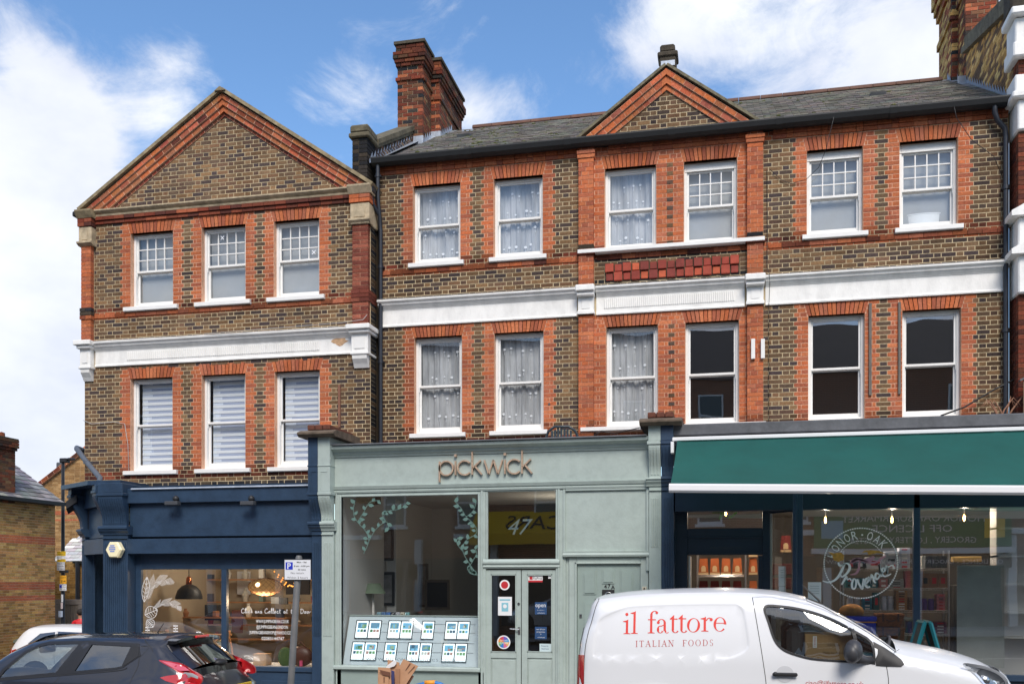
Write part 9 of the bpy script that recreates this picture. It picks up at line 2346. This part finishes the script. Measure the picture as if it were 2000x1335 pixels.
# blue and orange hoop
YH = -4.2; xa, xb = GX(806, YH), GX(884, YH); zt = GZ(845, 1331.5, YH); t = thing('hoop_barrier', 'low blue tubular hoop with an orange band before the sage shop', 'barrier', ((xa + xb) / 2, YH, 0))
b = B(); b.tube([(xa - .02, YH, 0), (xa, YH, zt - .16), (xa + .06, YH, zt - .05), (xa + .18, YH, zt - .02), ((xa + xb) / 2, YH, zt), (xb - .18, YH, zt - .02), (xb - .06, YH, zt - .08), (xb, YH, zt - .2), (xb + .02, YH, 0)], .03, 10); b.obj('hoop', mat('blue_tube_paint', A((50,120,190), 1), .4), t, smooth=True)
b = B(); b.tube([(GX(830, YH), YH, zt - .008), (GX(850, YH), YH, zt - .002)], .034, 10); b.obj('orange_band', mat('orange_band', A((240,160,50), 1), .5), t, smooth=True)
# ------------------------------------------------------------------ the other side of the street (mirrored by the glass)
def bricktex(name, c1, c2, mo):
 m = bpy.data.materials.new(name); m.use_nodes = True; n = m.node_tree.nodes; l = m.node_tree.links; g = n.new('ShaderNodeTexCoord'); q = n.new('ShaderNodeMapping'); q.inputs['Rotation'].default_value = (R(90), 0, 0); bt = n.new('ShaderNodeTexBrick')
 bt.inputs['Color1'].default_value = (*A(c1), 1); bt.inputs['Color2'].default_value = (*A(c2), 1); bt.inputs['Mortar'].default_value = (*A(mo), 1); bt.inputs['Scale'].default_value = 1; bt.inputs['Brick Width'].default_value = .225; bt.inputs['Row Height'].default_value = .075; bt.inputs['Mortar Size'].default_value = .008
 l.new(g.outputs['Object'], q.inputs[0]); l.new(q.outputs[0], bt.inputs['Vector']); l.new(bt.outputs['Color'], n['Principled BSDF'].inputs['Base Color']); n['Principled BSDF'].inputs['Roughness'].default_value = .9; return m
MOB = bricktex('red_brick_wall', (160,104,80), (138,92,72), (180,156,130)); MOY = bricktex('stock_brick_wall', (150,126,86), (120,100,72), (170,150,120))
YO = -26.0; op = thing('terraced_building', 'three storey red brick terrace across the road behind the camera', 'building', (-4, YO, 0))
b = B(); b.box(-44, 26, YO - .4, YO, -1.4, 10.8); b.obj('wall', MOB, op)
b = B(); b.add([(-44, YO + .1, 10.7), (26, YO + .1, 10.7), (26, YO - 4.5, 13.9), (-44, YO - 4.5, 13.9)], [(0, 1, 2, 3)], 0, A((80,80,84))); b.obj('roof', M_SLATE, op)
for i in range(20):
 x = -42 + i * 3.4
 for z in (4.3, 8.1):
  b = B(); b.box(x, x + 1.0, YO, YO + .05, z, z + 1.9); fo = b.obj('window', M_WHITE, op); b = B(); b.box(x + .08, x + .92, YO + .05, YO + .06, z + .1, z + .92); b.box(x + .08, x + .92, YO + .05, YO + .06, z + 1.0, z + 1.82); b.obj('pane', mat('dark_far_glass', (.08,.10,.10), .2), fo); b = B(); b.box(x - .1, x + 1.1, YO, YO + .15, z - .12, z); b.obj('sill', M_WHITE, fo)
 if i % 2: b = B(); b.box(x - .1, x + 3.3, YO, YO + .35, 3.75, 3.95); b.obj('cornice', M_WHITE, op)
 b = B(); b.box(x - 1.9, x - 1.6, YO, YO + .3, -1.2, 3.7); b.obj('pilaster', M_WPL, op)
 b = B(); b.box(x - 1.5, x + 1.3, YO, YO + .03, .0, 2.9); b.obj('shop_glass', mat('dim_shop_glass', (.03,.03,.035), .3), op)
gx0, gx1 = 3.4, 10.6; sg_ = thing('shop_sign', 'green supermarket fascia sign across the road', 'sign', (7, YO + .3, 3.3)); of = lambda u, v, d=0: (-u, YO + .42 + d, v)
b = B(); b.box(gx0, gx1, YO + .1, YO + .4, 3.25, 4.65); b.obj('sign_board', mat('sign_green', A((20,120,66), 1), .5), sg_)
b = B(); b.box(gx0 - .1, gx1 + .1, YO + .05, YO + .45, 4.66, 4.8); b.box(gx0 - .1, gx1 + .1, YO + .05, YO + .5, 3.0, 3.22); b.obj('trim', M_WHITE, sg_)
for s_, z, h, w in (('HONOR OAK SUPERMARKET', 4.22, .26, 5.2), ('OFF LICENCE', 3.82, .26, 2.9), ('GROCERY . LOTTERY - OYSTER', 3.42, .22, 4.6)): b = B(); text(b, s_, of, -7, z, w=w, h=h, off=.02); b.obj('lettering', M_PAPER, sg_)
b = B(); b.box(gx0 + .25, gx0 + 1.05, YO + .41, YO + .43, 3.6, 4.3); b.obj('payment_panel', mat('pale_blue_print'), sg_)
b = B(); b.box(gx1 - 1.0, gx1 - .25, YO + .41, YO + .43, 3.6, 4.4); b.obj('oyster_panel', mat('sign_250_206_50'), sg_)
b = B(); b.box(gx0, gx1, YO + .3, YO + .34, 2.45, 2.95); s2 = b.obj('window_banner', mat('banner_dark', (.03,.05,.045), .6), sg_); b = B(); text(b, 'OFF LICENCE - GROCERY - FRUITS & VEGETABLES - NEWS', lambda u, v, d=0: (-u, YO + .36 + d, v), -7, 2.6, w=6.6, h=.16); b.obj('lettering', M_PAPER, s2)
ca = thing('cab_awning', 'yellow minicab office awning across the road', 'awning', (-8.4, YO, 3.4)); b = B(); b.prof([(YO, 4.9), (YO + 1.1, 3.9), (YO + 1.1, 3.45), (YO, 3.6)], -10.6, -6.2); b.obj('canopy', mat('yellow_canvas', A((240,190,30), 1), .8), ca)
b = B(); text(b, 'CARS', lambda u, v, d=0: (-u, YO + 1.12 - (v - 3.9) * 1.1 + .03 + d, v), 7.9, 4.08, w=2.4, h=.6, off=.01); pass; b.obj('lettering', M_BLK, ca)
bpy.context.view_layer.update()
